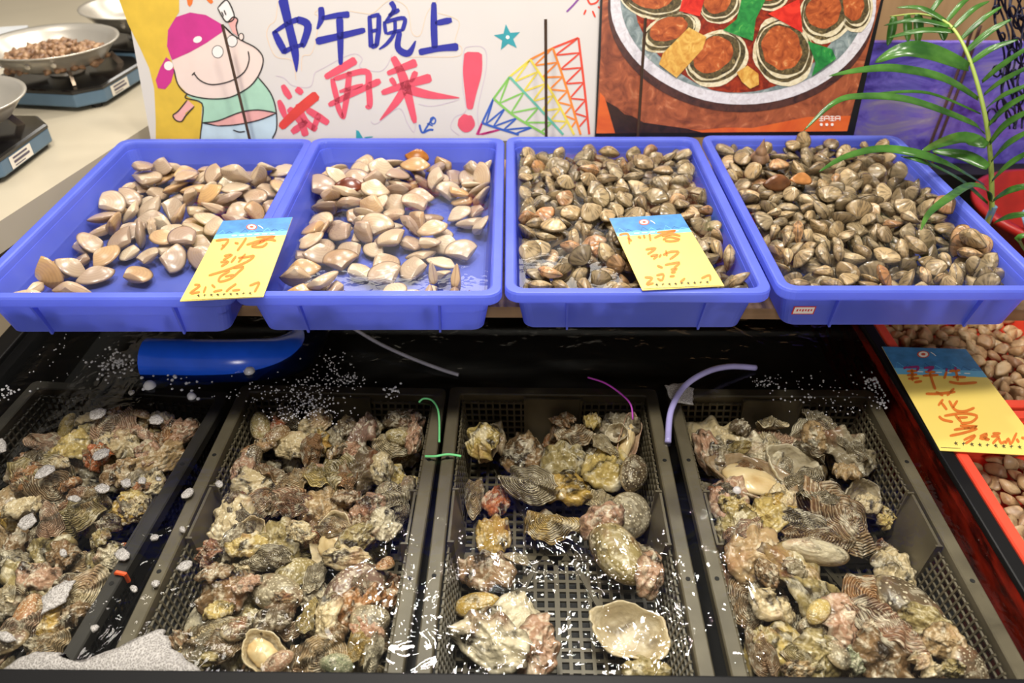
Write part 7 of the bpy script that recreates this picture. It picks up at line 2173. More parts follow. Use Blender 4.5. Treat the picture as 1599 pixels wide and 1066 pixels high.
5 6 5423 4222 -222 56 462 182 28 188 190 181 0 0
5 7 4294 4315 -213 72 479 123 14 218 216 215 0 0
5 6 4198 4757 -216 439 76 -47 -223 210 202 228 0 1
5 6 4045 4446 -226 394 68 42 297 178 171 172 0 1
5 6 4821 4576 -200 415 -14 -119 252 196 200 198 0 0
5 7 4153 3819 -221 461 73 36 175 196 193 187 0 0
5 7 5181 3522 -216 84 7 92 484 213 206 213 0 0
5 6 4392 3835 -213 23 170 462 85 220 212 228 0 0
5 6 4346 3251 -219 50 415 271 39 188 186 194 0 0
5 7 4858 3996 -220 271 37 72 412 195 201 194 0 0
5 7 4530 4369 -215 158 15 65 470 209 196 222 0 0
5 7 5054 3972 -216 8 85 -483 -96 201 193 199 0 0
5 7 4670 4252 -218 37 333 -368 -50 189 197 192 0 0
5 7 3870 3476 -212 58 275 407 70 227 217 218 0 1
5 6 5432 3931 -204 70 -466 168 9 177 181 187 0 0
5 7 4904 4715 -196 293 -37 177 363 210 201 229 0 0
5 7 4054 4179 -219 1 -318 374 93 175 170 174 0 1
5 6 4335 4650 -194 67 -273 -403 92 215 206 212 0 1
5 6 4811 3240 -187 179 -58 -394 243 226 212 236 0 0
5 7 4597 3850 -216 24 289 -404 -54 205 215 201 0 0
5 6 4759 3637 -217 1 -40 -494 -65 191 193 207 0 0
5 6 5286 3342 -219 28 -6 -492 -82 186 189 192 0 0
5 7 4392 3597 -218 56 343 -353 -71 194 192 192 0 0
5 6 4950 3708 -160 397 -141 -75 258 229 215 234 0 0
5 7 4011 3696 -189 237 -18 334 -286 220 217 240 0 0
5 6 4212 4014 -203 174 466 4 -53 189 196 200 0 0
5 7 4815 3870 -168 245 179 288 274 194 203 200 0 0
5 6 4148 4163 -193 404 260 89 107 208 199 202 0 1
5 7 4991 4846 -211 474 138 67 42 195 196 206 0 0
5 7 4870 4345 -207 53 225 440 51 224 210 246 0 0
5 7 4679 4535 -222 283 15 59 408 173 179 185 0 0
5 7 3850 3655 -208 339 -39 42 -363 184 189 189 0 1
5 6 5176 4544 -170 192 -117 187 405 196 208 199 0 0
5 7 4004 3234 -199 172 444 -154 12 214 203 231 0 0
5 6 3943 4538 -194 246 -249 70 -350 189 200 192 0 1
5 6 4025 3909 -226 344 42 -53 -357 172 175 169 0 0
5 7 4108 4614 -217 62 308 384 62 190 203 196 0 1
5 6 4779 4048 -197 338 -197 -103 293 171 180 163 0 0
5 6 5150 4232 -223 355 46 37 347 181 179 191 0 0
5 6 4960 4213 -197 397 -246 -73 -163 178 189 189 0 0
5 7 5294 3569 -169 180 -59 349 304 202 212 198 0 0
5 6 5353 4368 -215 61 473 -150 -5 222 217 218 0 0
5 6 4981 4441 -184 247 -55 -250 352 219 226 238 0 0
5 6 5156 3656 -210 110 457 170 -3 213 199 214 0 0
5 6 4450 4275 -126 39 491 79 -34 208 195 219 0 0
5 6 4332 4803 -176 388 158 173 -211 199 194 217 0 1
5 6 5378 4088 -194 347 -177 179 -257 184 177 195 0 0
5 7 5025 3376 -204 354 149 -150 -283 185 198 203 0 0
5 7 5192 3822 -206 357 -31 -30 348 201 207 199 0 0
5 7 4307 3713 -221 41 14 -78 -492 196 188 187 0 0
5 7 4446 3385 -189 3 142 -467 110 221 214 212 0 0
5 6 4160 3249 -213 59 485 -104 -5 220 231 226 0 0
5 6 4645 4736 -219 460 78 -38 -176 203 193 211 0 0
5 6 5218 3209 -186 427 -211 -122 -90 213 227 209 0 0
5 6 3850 4687 -194 363 -93 82 -320 221 220 217 0 1
5 7 5413 4478 -198 30 -10 160 -473 182 187 192 0 0
5 7 4623 3698 -180 406 -151 46 -246 195 197 190 0 0
5 7 4148 4408 -205 62 465 -126 -120 211 199 203 0 1
5 7 5434 4701 -215 157 18 -81 -467 204 216 215 0 0
5 7 4674 3492 -223 494 69 2 -36 172 168 179 0 0
5 6 4658 3340 -187 256 379 99 176 206 205 200 0 0
5 6 4491 3971 -220 357 39 -31 -347 206 204 199 0 0
5 7 4602 4457 -204 223 372 -243 -51 180 170 196 0 0
5 7 4929 3444 -218 54 239 -419 -120 178 169 182 0 0
5 7 4996 4610 -116 220 444 52 41 195 188 204 0 0
5 6 4492 4710 -157 51 -75 450 199 206 212 211 0 0
5 7 4935 3289 -216 34 -59 -492 -57 179 188 186 0 0
5 6 4023 4773 -216 28 105 -479 -91 199 190 214 0 1
5 7 4596 3565 -144 50 -107 -46 -484 188 189 207 0 0
5 6 4418 4948 -185 311 391 -9 22 210 216 224 0 1
5 7 4371 4003 -193 250 -43 -74 424 214 222 232 0 0
5 6 3844 4485 -174 153 -397 -141 221 220 223 225 0 1
5 7 5112 3268 -195 369 -149 -243 182 180 173 189 0 0
5 7 4513 3239 -209 121 483 22 -40 211 216 218 0 0
5 6 5150 4386 -203 98 -420 -247 57 178 171 185 0 0
5 7 4323 4430 -199 393 -273 137 44 188 184 196 0 0
5 6 5361 3235 -120 150 440 -147 -111 212 212 205 0 0
5 6 4259 4574 -226 367 45 -34 -335 172 167 169 0 1
5 6 4679 4122 -180 283 -371 102 148 198 199 200 0 0
5 7 4606 4375 -125 150 75 -87 -463 184 179 193 0 0
5 6 4271 3362 -208 5 -51 -20 497 187 191 196 0 0
5 7 5162 4230 -135 50 -213 -445 -63 218 225 213 0 0
5 6 4050 4065 -198 74 104 -299 380 187 181 203 0 1
5 6 4512 3903 -132 57 442 207 93 202 210 204 0 0
5 6 4137 3948 -155 125 -279 364 154 197 187 199 0 0
5 7 5050 3502 -140 54 495 -36 -30 214 218 207 0 0
5 7 4850 3539 -178 411 230 -138 99 212 209 223 0 0
5 6 4152 3691 -195 243 -72 123 -413 211 203 215 0 0
5 6 4103 3443 -185 385 183 -174 195 175 172 174 0 0
5 7 3945 3946 -172 130 -465 -130 1 183 183 182 0 1
5 6 4900 4921 -222 33 144 -471 -79 171 179 177 0 0
5 6 4804 4357 -125 6 49 -35 -496 223 234 239 0 0
5 6 5246 4110 -215 45 234 -438 -43 220 210 217 0 0
5 6 5438 4805 -202 448 -187 -118 -26 176 173 168 0 0
5 7 4142 3330 -152 456 -43 -127 -155 225 237 218 0 0
5 7 3970 3816 -142 70 -96 -98 -476 199 202 208 0 1
5 7 4012 3487 -187 14 -290 248 -323 197 194 194 0 0
5 7 4594 4896 -218 390 53 84 296 190 188 196 0 0
5 6 4931 3858 -115 61 -484 105 24 173 167 169 0 0
5 7 5225 3698 -123 400 75 239 165 207 205 203 0 0
5 6 5113 3704 -147 185 2 -99 -454 179 178 183 0 0
5 7 5207 4828 -213 478 76 37 119 226 228 232 0 0
5 6 4555 4609 -135 447 159 -27 -157 200 214 191 0 0
5 6 4809 4225 -194 129 -222 427 38 190 183 194 0 0
5 6 5440 3734 -98 67 459 160 -95 207 214 225 0 0
5 6 4798 4782 -225 181 23 -78 -459 180 174 177 0 0
5 6 4227 4118 -186 250 -388 4 193 182 189 190 0 0
5 6 4562 4109 -190 212 131 -381 -206 188 194 182 0 0
5 6 5235 4648 -190 199 230 396 -30 182 184 177 0 0
5 7 5270 4278 -193 108 -134 -188 430 200 193 213 0 0
5 6 4266 3622 -194 241 215 11 -381 172 173 168 0 0
5 7 4680 3215 -198 420 -163 100 194 174 185 191 0 0
5 7 5475 4124 -166 96 352 -187 -285 211 198 204 0 0
5 6 4451 3544 -185 250 -83 120 -408 190 191 183 0 0
5 6 5220 4945 -186 339 365 -40 -7 211 207 230 0 0
5 7 5033 3215 -189 216 -189 399 94 175 169 180 0 0
5 7 4847 3442 -128 205 337 1 -306 203 209 201 0 0
5 7 4682 4252 -132 318 103 134 347 216 226 217 0 0
5 6 4221 4357 -145 87 -83 -79 -479 174 180 176 0 1
5 7 4483 4459 -126 194 70 114 -441 222 212 236 0 0
5 6 4726 3920 -187 212 180 -414 31 187 190 196 0 0
5 6 3941 3570 -203 405 -272 -59 -92 174 165 176 0 0
5 7 3863 4382 -205 117 96 362 -310 174 165 171 0 1
5 6 4335 4534 -140 218 62 -42 443 211 221 224 0 1
5 7 5104 3878 -181 303 -16 374 -136 184 182 183 0 0
5 7 4004 4640 -197 179 88 439 132 193 198 211 0 1
5 6 4666 3456 -130 367 339 -15 -8 218 217 232 0 0
5 7 4215 3631 -106 105 125 459 113 214 219 223 0 0
5 7 4330 3408 -125 87 302 382 75 208 203 209 0 0
5 7 4719 3579 -140 147 256 302 267 208 207 213 0 0
5 7 5422 3901 -122 22 337 -351 -112 215 219 229 0 0
5 6 4458 4045 -105 100 229 428 67 218 209 227 0 0
5 6 4380 3923 -116 38 394 -304 -29 185 194 179 0 0
5 7 5110 4101 -163 176 -98 -180 421 218 215 225 0 0
5 6 4464 3699 -198 123 84 -441 182 179 180 175 0 0
5 6 3984 3364 -212 106 -32 -485 -46 171 174 168 0 0
5 6 4040 3586 -139 87 -126 -457 132 179 188 191 0 0
5 7 4667 4914 -154 368 241 213 105 209 205 228 0 0
5 7 5441 3390 -195 209 123 77 -431 202 206 212 0 0
5 6 4651 3815 -142 392 54 -101 -289 170 178 177 0 0
5 7 5001 4297 -109 66 485 70 77 215 224 232 0 0
5 6 4286 3233 -147 115 460 159 18 186 196 189 0 0
5 6 5168 4380 -133 450 120 52 175 194 200 198 0 0
5 7 4937 3939 -144 214 -214 -320 -237 173 173 166 0 0
5 6 5136 4681 -191 87 221 -367 -244 199 203 204 0 0
5 6 4980 4712 -96 373 -37 -162 -289 200 198 208 0 0
5 7 3912 4196 -213 431 193 -50 -157 176 168 186 0 1
5 6 5449 3627 -179 206 96 296 -333 199 200 213 0 0
5 7 4719 4514 -136 476 -42 52 -136 217 232 230 0 0
5 7 5385 4910 -211 1 149 -467 -100 202 213 222 0 0
5 6 4264 3826 -180 258 175 -239 -309 214 218 221 0 0
5 6 4978 4043 -182 188 32 -372 -274 206 201 214 0 0
5 7 5442 4597 -176 227 188 154 -374 209 202 210 0 0
5 6 4183 4523 -158 9 473 -140 -81 202 196 200 0 1
6 9 -3895 4217 -488 -336 -10 -45 368 182 182 182 5 0
6 12 -3251 3926 -437 39 32 45 495 163 163 163 0 1
6 14 -4282 4125 -482 181 13 -4 466 185 185 185 0 1
6 10 -3598 4787 -493 346 -18 -6 361 165 165 165 1 1
6 15 -4452 3607 -498 -64 1 -2 496 179 179 179 9 0
6 16 -4356 4890 -523 375 15 -13 331 179 179 179 1 0
6 15 -3658 2882 -479 200 -4 37 457 196 196 196 1 1
6 9 -3153 5170 -492 89 -10 -42 490 186 186 186 9 1
6 10 -3600 4336 -471 -405 -12 -55 288 177 177 177 8 0
6 10 -4414 2942 -470 395 -38 11 304 197 197 197 0 0
6 9 -3856 4934 -473 467 12 41 173 193 193 193 8 1
6 15 -3944 3503 -469 -312 -12 -34 389 187 187 187 9 1
6 8 -3319 4548 -490 -166 -27 -10 471 171 171 171 9 1
6 13 -3484 3778 -367 498 -37 -2 30 192 192 192 0 1
6 11 -3175 4893 -425 -400 -61 2 293 191 191 191 0 1
6 17 -4410 4435 -516 -273 14 27 418 198 198 198 5 0
6 9 -3493 3446 -489 495 -24 31 58 181 181 181 1 0
6 16 -3767 3920 -520 -396 -57 8 300 176 176 176 8 0
6 9 -4269 3824 -444 -192 -27 -33 460 178 178 178 1 0
6 17 -4313 5261 -515 -229 33 16 443 179 179 179 0 0
6 8 -4356 3219 -432 -499 -14 -5 32 196 196 196 9 0
6 13 -3414 5149 -432 232 -56 -4 439 194 194 194 1 0
6 15 -4030 3066 -474 495 27 -46 47 179 179 179 0 0
6 10 -4168 4607 -495 -389 6 50 310 173 173 173 1 0
6 17 -4118 4907 -399 8 -40 -46 496 198 198 198 5 1
6 15 -3745 3526 -395 -98 87 60 479 193 193 193 1 0
6 12 -4254 4654 -385 -488 12 84 66 187 187 187 9 0
6 10 -4490 3419 -364 -111 -38 -8 486 181 181 181 1 0
6 10 -3686 4946 -377 -63 136 84 470 175 175 175 1 1
6 16 -3310 3264 -480 -283 32 5 411 180 180 180 8 1
6 15 -4004 2953 -383 2 66 -77 490 170 170 170 8 0
6 17 -4323 3764 -338 133 -62 -28 477 164 164 164 0 0
6 8 -3213 4410 -413 487 59 93 26 166 166 166 5 1
6 17 -3553 4253 -381 -331 25 -78 366 164 164 164 9 1
6 10 -4438 2944 -345 99 -41 39 487 181 181 181 1 0
6 16 -4354 5146 -411 -443 -104 -8 208 182 182 182 5 1
6 16 -3465 5194 -326 -342 -25 18 364 169 169 169 9 1
6 17 -4409 4452 -365 405 -6 -57 287 196 196 196 0 1
6 8 -3819 4646 -422 481 -13 -3 136 165 165 165 8 1
6 16 -4004 5237 -520 -196 -49 -12 457 168 168 168 1 0
6 9 -3926 5280 -378 1 25 -24 499 138 197 167 5 0
6 10 -4222 5368 -399 487 -77 83 -5 128 134 160 0 0
6 9 -3219 5297 -365 2 -18 63 496 93 117 160 0 0
6 10 -3077 5252 -322 496 -52 36 0 127 168 160 15 1
6 14 -3952 5308 -250 -2 -39 -2 498 107 155 160 8 0
6 10 -3535 5287 -218 -1 -64 28 495 160 145 160 0 1
6 15 -3323 5265 -147 5 43 101 488 123 153 160 11 1
6 15 -3054 5170 -222 490 88 49 -1 106 165 160 11 1
6 8 -4009 5136 -233 483 101 -81 3 116 154 160 9 1
6 12 -3710 5139 -167 66 -63 -17 491 255 319 240 7 1
6 8 -3070 5063 -144 418 143 15 235 167 124 160 7 1
6 12 -3201 5026 -208 447 -13 -79 209 173 270 221 4 1
6 15 -4069 4947 -200 498 5 -16 -43 174 238 206 2 1
6 9 -3685 4928 -130 491 94 16 1 105 133 160 1 1
6 14 -3523 4930 -148 478 93 114 4 150 185 167 1 1
6 15 -3301 4819 -171 485 100 -67 6 117 180 160 11 1
6 14 -3176 4765 -166 -199 38 -123 440 270 183 226 0 1
6 14 -3704 4749 -125 490 101 2 0 116 177 160 10 1
6 8 -4387 4741 -263 -4 -70 -17 495 159 217 188 5 1
6 9 -3394 4580 -139 -7 -84 -53 490 124 184 160 0 1
6 11 -4094 4572 -203 89 84 -47 483 230 319 240 9 1
6 13 -3981 4470 -255 88 119 -109 465 236 262 240 5 1
6 14 -3198 4478 -125 404 15 89 280 151 150 160 8 1
6 9 -3108 4425 -142 399 130 3 272 141 127 160 1 1
6 11 -3670 4332 -232 -111 -88 0 480 232 219 225 5 1
6 13 -3514 4255 -135 478 92 113 4 100 144 160 0 1
6 8 -3215 4258 -130 482 101 -87 2 112 125 160 2 1
6 14 -4187 4248 -400 -1 65 60 492 109 145 160 3 1
6 8 -3104 4226 -129 491 36 88 -6 97 101 160 1 1
6 9 -4183 4203 -286 490 90 46 -1 120 150 160 3 1
6 13 -3585 4173 -221 -86 -105 -84 474 231 234 232 9 1
6 15 -3235 4150 -167 476 93 -104 65 185 171 178 3 1
6 9 -3127 4153 -139 -1 103 -94 480 98 126 160 1 1
6 16 -3949 4027 -370 -129 -112 -92 461 179 184 182 6 1
6 9 -3277 4016 -132 485 118 -32 -4 104 112 160 6 1
6 9 -4051 3905 -313 -318 -100 -24 372 184 128 160 5 1
6 15 -3120 3889 -323 0 -4 -35 499 93 125 160 10 1
6 8 -3739 3858 -264 488 69 -73 -40 210 210 210 9 1
6 14 -3548 3744 -171 485 120 17 -1 117 151 160 5 1
6 15 -3222 3764 -261 -2 87 -87 485 143 202 173 9 1
6 14 -3148 3723 -170 -77 65 -112 477 104 123 160 11 1
6 9 -3949 3691 -417 493 -83 17 -2 99 93 160 3 0
6 9 -3691 3552 -241 485 -57 98 -48 254 204 229 9 1
6 9 -3324 3495 -407 483 -46 121 -8 77 88 160 0 0
6 9 -3155 3506 -504 409 -12 -20 287 109 104 160 9 1
6 15 -3391 3419 -280 459 109 -17 165 231 210 221 11 1
6 11 -3162 3373 -230 433 29 -3 249 90 111 160 0 1
6 11 -3242 3340 -185 409 137 -2 252 208 208 208 1 1
6 14 -3712 3299 -169 408 8 -28 287 143 128 160 8 1
6 8 -3482 3244 -182 476 62 -116 79 131 103 160 0 1
6 8 -3182 3179 -133 433 -3 5 250 124 94 160 5 1
6 8 -3289 3081 -146 359 24 -164 306 149 112 160 3 1
6 11 -3501 3065 -155 -250 -7 -5 433 207 196 201 7 1
6 8 -3541 2959 -130 494 12 -79 2 84 83 160 5 1
6 8 -3308 2948 -123 -5 -71 -102 484 77 76 160 8 1
6 11 -3229 2948 -131 -211 -18 -22 452 168 145 160 0 1
6 16 -4276 5301 -276 -246 -135 -75 407 130 118 118 2 1
6 16 -3526 5282 -114 115 32 172 454 120 110 110 5 1
6 15 -4040 5273 -157 -23 -79 30 492 121 110 110 1 1
6 10 -3801 5247 -129 -324 0 31 380 162 147 147 4 1
6 14 -3162 5128 -114 140 -48 35 476 141 128 128 7 1
6 12 -4334 5055 -296 52 50 -167 466 169 153 153 7 1
6 10 -3426 5044 -119 -468 138 -69 86 118 107 107 7 1
6 9 -3280 4795 -144 295 -33 -52 399 170 154 154 7 1
6 15 -3717 4784 -117 279 -69 -83 400 160 145 145 5 1
6 11 -4245 4752 -150 156 -56 171 440 143 130 130 6 1
6 10 -3996 4648 -125 152 -21 86 468 130 118 118 1 1
6 15 -3484 4526 -129 420 -14 -118 245 147 134 134 5 1
6 8 -4212 4502 -131 444 119 -42 192 144 131 131 4 1
6 9 -3794 4432 -150 270 -168 33 384 126 115 115 4 1
6 15 -3152 4391 -98 -276 -31 10 416 119 108 108 4 1
6 12 -3531 4212 -127 444 75 -24 216 131 119 119 8 1
6 9 -4077 4202 -176 -285 104 51 394 167 152 152 1 1
6 11 -3200 4170 -112 -443 -159 16 167 121 110 110 8 1
6 8 -4511 4153 -437 284 77 -42 402 153 139 139 1 0
6 13 -3752 4015 -150 247 13 -56 431 168 153 153 7 1
6 8 -3269 3857 -115 255 -138 -34 406 125 113 113 9 1
6 16 -4223 3738 -224 274 62 170 377 143 130 130 6 0
6 10 -3968 3737 -233 -499 13 -21 28 144 131 131 8 1
6 11 -4469 3610 -252 475 -11 -42 149 152 138 138 6 0
6 10 -3619 3530 -150 494 -9 78 8 170 154 154 7 1
6 14 -3346 3464 -126 -482 123 48 15 121 110 110 6 1
6 8 -4341 3379 -271 439 98 80 203 162 147 147 2 0
6 11 -3761 3350 -163 12 -80 131 476 171 156 156 1 1
6 13 -4564 3302 -190 493 53 12 63 142 129 129 6 0
6 16 -3515 3218 -124 -361 -2 95 332 149 136 136 4 1
6 15 -4217 3180 -314 -394 76 -57 292 162 147 147 8 0
6 15 -4518 3051 -252 348 -101 -135 317 127 116 116 4 0
6 9 -4057 2988 -273 499 -4 13 28 120 109 109 4 0
6 17 -3536 2956 -121 494 -32 -66 31 167 151 151 6 1
7 15 -1581 4637 -480 -431 -47 11 248 196 196 196 0 0
7 12 -1554 2939 -417 -436 14 20 243 192 192 192 1 0
7 14 -1240 4671 -476 171 11 -17 470 199 199 199 5 1
7 14 -1697 3767 -476 -84 30 -46 490 193 193 193 8 1
7 8 -2061 4075 -486 498 4 -36 31 173 173 173 8 0
7 12 -1475 4314 -465 29 -25 12 498 169 169 169 0 0
7 8 -1392 5229 -487 -364 -46 25 339 160 160 160 9 0
7 14 -2217 4735 -483 401 29 -23 296 200 200 200 8 1
7 13 -1166 2903 -468 492 8 15 90 176 176 176 1 1
7 12 -1722 5182 -461 303 9 38 395 168 168 168 1 0
7 8 -1843 3026 -349 -492 -1 -18 87 194 194 194 9 1
7 11 -2101 3598 -457 280 -40 -29 412 190 190 190 5 0
7 9 -1085 5137 -501 -40 26 -33 497 160 160 160 8 1
7 15 -2122 3221 -453 -424 2 -55 259 192 192 192 0 0
7 15 -1125 3243 -479 142 23 -35 477 194 194 194 0 1
7 16 -2307 3880 -449 173 -31 22 468 169 169 169 9 1
7 15 -1276 4016 -501 489 17 6 104 172 172 172 9 1
7 11 -1841 4316 -451 394 22 -11 307 190 190 190 5 0
7 9 -1101 4370 -503 450 -16 0 217 164 164 164 0 0
7 14 -1509 3353 -485 265 40 21 421 176 176 176 5 1
7 8 -2290 2962 -470 -358 62 -8 344 173 173 173 8 1
7 14 -1716 4050 -413 -382 -10 -49 319 180 180 180 0 0
7 15 -1333 3688 -489 -381 -33 36 320 195 195 195 8 0
7 8 -2030 4978 -408 233 36 56 437 185 185 185 8 1
7 16 -1954 5133 -351 -330 106 -9 360 165 165 165 8 0
7 15 -1156 3099 -353 193 -19 -98 450 180 180 180 0 1
7 17 -1103 5110 -391 -146 20 -58 474 178 178 178 5 1
7 17 -2034 3770 -387 337 -11 98 356 173 173 173 8 1
7 17 -1225 3557 -413 -467 -100 -139 47 162 162 162 0 0
7 8 -1374 5049 -350 -221 -43 -131 427 194 194 194 0 1
7 17 -2327 2928 -345 487 26 -40 103 200 200 200 9 1
7 17 -1150 4425 -398 -64 -110 0 483 178 178 178 9 0
7 8 -1427 3349 -378 95 136 -16 471 164 164 164 0 0
7 14 -1638 4360 -334 -71 33 3 494 191 191 191 5 0
7 11 -1759 3948 -331 494 43 -29 61 164 164 164 9 1
7 9 -2027 4069 -339 171 20 -41 468 167 167 167 8 1
7 8 -1767 2916 -359 381 133 0 295 200 200 200 5 1
7 17 -2062 3371 -351 -402 65 -110 269 175 175 175 9 1
7 16 -1653 5157 -364 406 61 95 270 188 188 188 8 1
7 8 -1132 2903 -340 339 64 6 362 171 171 171 9 1
7 8 -2060 3076 -356 -280 -93 7 403 200 200 200 9 1
7 14 -2286 4864 -388 -189 -15 113 449 166 166 166 8 1
7 12 -1884 4506 -353 442 -153 -33 173 165 165 165 8 1
7 9 -2296 4396 -492 311 7 -42 390 183 183 183 0 0
7 14 -2205 5246 -363 173 -12 4 469 197 197 197 8 0
7 9 -1635 4840 -358 318 -49 72 376 177 177 177 9 1
7 14 -1065 5286 -284 -1 -29 -23 499 134 191 163 8 1
7 9 -981 5302 -183 2 60 44 495 111 164 160 7 1
7 10 -1369 5288 -275 -4 -15 77 494 154 193 174 1 1
7 14 -1819 5347 -399 -5 -93 68 487 108 125 160 8 0
7 10 -2261 5362 -242 492 -86 -7 2 119 132 160 0 1
7 8 -1961 5254 -247 493 -66 -51 -3 134 129 160 7 0
7 14 -2244 5178 -205 5 -115 -88 479 130 180 160 10 1
7 10 -1631 5113 -209 0 103 -53 486 124 180 160 8 1
7 9 -1412 5092 -165 -318 -60 41 379 240 159 199 13 1
7 11 -1139 5048 -233 486 97 3 64 202 220 211 1 1
7 9 -949 5028 -139 342 121 3 344 168 99 160 7 1
7 14 -1809 5017 -194 -7 -89 -125 476 128 159 160 3 1
7 14 -2022 4946 -161 487 104 -25 44 193 174 183 1 1
7 10 -2275 4920 -146 478 -96 -109 2 113 146 160 0 1
7 15 -1483 4838 -136 485 123 8 4 109 124 160 7 1
7 8 -1815 4746 -306 1 -95 -53 488 143 115 160 7 1
7 16 -2354 4741 -141 -283 -43 -95 399 147 142 160 6 1
7 14 -1111 4711 -373 484 -6 93 83 203 265 234 2 1
7 10 -2366 4630 -133 -5 -61 -85 489 129 186 160 7 1
7 8 -1385 4643 -199 426 79 -64 242 243 216 229 6 1
7 11 -1887 4575 -214 -45 -91 93 481 167 191 179 0 1
7 11 -1588 4557 -173 455 -30 -117 168 176 253 215 9 1
7 8 -964 4503 -260 383 -16 -17 321 166 101 160 8 1
7 14 -2175 4489 -189 -65 96 -18 486 224 223 224 1 1
7 16 -1106 4439 -211 -2 -60 -24 496 119 167 160 8 1
7 14 -1855 4311 -239 476 70 -102 -89 151 162 160 12 0
7 14 -1562 4275 -198 -36 42 -121 482 210 194 202 0 1
7 13 -2070 4270 -175 481 45 18 129 208 219 213 4 1
7 9 -2377 4265 -411 -2 -95 -110 479 127 136 160 2 0
7 13 -1200 4259 -210 480 78 -99 64 197 197 197 8 1
7 13 -1849 4237 -146 488 101 -2 42 159 185 172 12 1
7 13 -2097 4235 -155 480 77 -54 105 179 197 188 7 1
7 9 -1247 4201 -153 478 69 -96 85 179 165 172 7 1
7 15 -1621 4176 -199 457 112 33 165 212 236 224 0 1
7 15 -2309 4103 -166 83 -61 -78 483 205 282 240 1 1
7 8 -1252 4035 -133 -4 -11 -87 492 97 107 160 5 1
7 14 -1075 4037 -131 484 99 80 -3 126 176 160 11 1
7 17 -1673 3970 -203 5 -9 -119 485 101 137 160 12 1
7 19 -2105 3965 -152 478 142 39 -1 107 150 160 1 1
7 20 -1458 3932 -202 415 109 -85 243 203 218 210 1 1
7 9 -1276 3895 -133 445 142 73 162 182 134 160 9 1
7 14 -1885 3889 -183 427 77 52 -244 213 224 218 9 1
7 9 -2235 3865 -165 -278 -91 -74 399 161 129 160 8 1
7 14 -2399 3786 -166 -276 -148 -39 388 110 122 160 12 1
7 9 -1324 3722 -148 478 114 88 21 187 128 160 1 1
7 10 -2101 3677 -250 481 70 -116 -1 108 119 160 1 1
7 15 -1020 3634 -396 -250 28 -10 432 178 128 160 12 1
7 17 -1688 3626 -258 474 109 95 65 179 209 194 9 1
7 14 -1490 3485 -256 3 29 101 489 131 131 160 11 1
7 9 -987 3473 -330 376 109 -1 311 134 96 160 4 1
7 16 -1221 3488 -218 463 73 21 173 250 258 240 13 1
7 17 -2377 3457 -516 -287 17 0 409 244 198 221 11 1
7 14 -2158 3460 -226 -88 -68 14 487 212 229 221 5 1
7 16 -1791 3429 -185 84 -32 -94 483 230 192 211 8 1
7 8 -1691 3328 -130 1 21 -106 488 103 88 160 5 1
7 14 -1497 3314 -163 485 119 13 1 86 93 160 8 1
7 14 -1170 3284 -140 415 129 53 241 185 172 179 4 1
7 10 -1902 3243 -265 488 -83 69 -3 130 115 160 9 1
7 15 -1357 3200 -126 -258 -157 -48 396 177 139 160 1 1
7 8 -2314 3174 -341 499 -3 27 0 115 85 160 0 1
7 12 -1694 3164 -261 488 -71 69 46 149 136 160 14 1
7 17 -1045 3173 -134 -86 97 -59 479 146 166 160 8 1
7 9 -2409 3078 -270 -6 -96 66 486 85 82 160 14 1
7 13 -2098 3081 -178 -56 -74 -16 491 203 194 199 1 1
7 10 -1244 3059 -131 2 -67 38 494 91 81 160 5 1
7 12 -2087 2958 -150 -43 -26 -112 485 180 167 173 5 1
7 13 -1490 2964 -271 -295 104 -12 390 180 172 176 5 1
7 11 -1071 2953 -132 320 76 47 374 133 149 160 3 1
7 13 -990 2941 -141 -335 -9 -119 351 132 100 160 11 1
7 21 -1746 2931 -183 468 47 76 -151 181 160 171 1 1
7 13 -1328 2921 -172 -204 -47 -110 440 176 228 202 0 1
7 10 -2095 2854 -126 1 -95 -89 483 109 68 160 9 1
7 16 -1215 2834 -136 483 104 74 -5 119 110 160 15 1
7 11 -2166 5319 -131 -468 -19 -89 150 127 115 115 6 1
7 8 -1111 5267 -122 20 -23 -34 498 142 129 129 6 1
7 15 -1863 5242 -134 -207 28 -126 436 171 156 156 1 1
7 16 -2386 5190 -159 -400 -85 -23 287 155 141 141 9 1
7 9 -1576 5156 -126 335 -43 -85 359 130 118 118 6 1
7 17 -2185 5027 -112 -220 24 55 445 141 128 128 5 1
7 16 -1083 5026 -116 -477 -140 -35 37 117 107 107 9 1
7 15 -1534 4912 -173 -166 13 153 446 175 159 159 0 1
7 12 -1844 4896 -155 -353 -61 -180 299 161 146 146 4 1
7 17 -2356 4835 -125 -274 99 148 378 125 113 113 4 1
7 8 -1181 4668 -132 -360 -16 -139 317 153 139 139 1 1
7 12 -2129 4575 -150 462 -123 141 41 156 141 141 5 1
7 12 -1722 4548 -143 -478 52 -37 132 171 156 156 2 1
7 12 -1482 4542 -136 245 32 45 433 161 146 146 4 1
7 8 -2336 4300 -131 -270 94 152 381 116 106 106 6 1
7 9 -1413 4296 -116 -130 76 53 474 123 112 112 5 1
7 11 -999 4242 -244 277 219 -29 353 173 158 158 6 1
7 11 -2004 4236 -118 355 91 80 330 137 124 124 5 1
7 12 -2187 4060 -140 135 77 15 475 141 129 129 6 1
7 13 -1483 3990 -128 -489 -99 21 16 146 132 132 0 1
7 14 -1723 3940 -106 -491 -67 -38 52 122 111 111 1 1
7 13 -1261 3920 -133 466 -99 118 97 113 102 102 4 1
7 9 -2112 3818 -140 489 -47 26 87 169 153 153 2 1
7 11 -1900 3707 -149 9 -31 -149 476 176 160 160 8 1
7 17 -1015 3684 -194 -303 99 126 364 113 103 103 4 1
7 11 -1519 3579 -159 -324 112 -44 361 135 123 123 8 1
7 10 -2269 3573 -145 -115 39 118 470 142 129 129 5 1
7 12 -1153 3444 -109 -426 52 -44 252 111 101 101 7 1
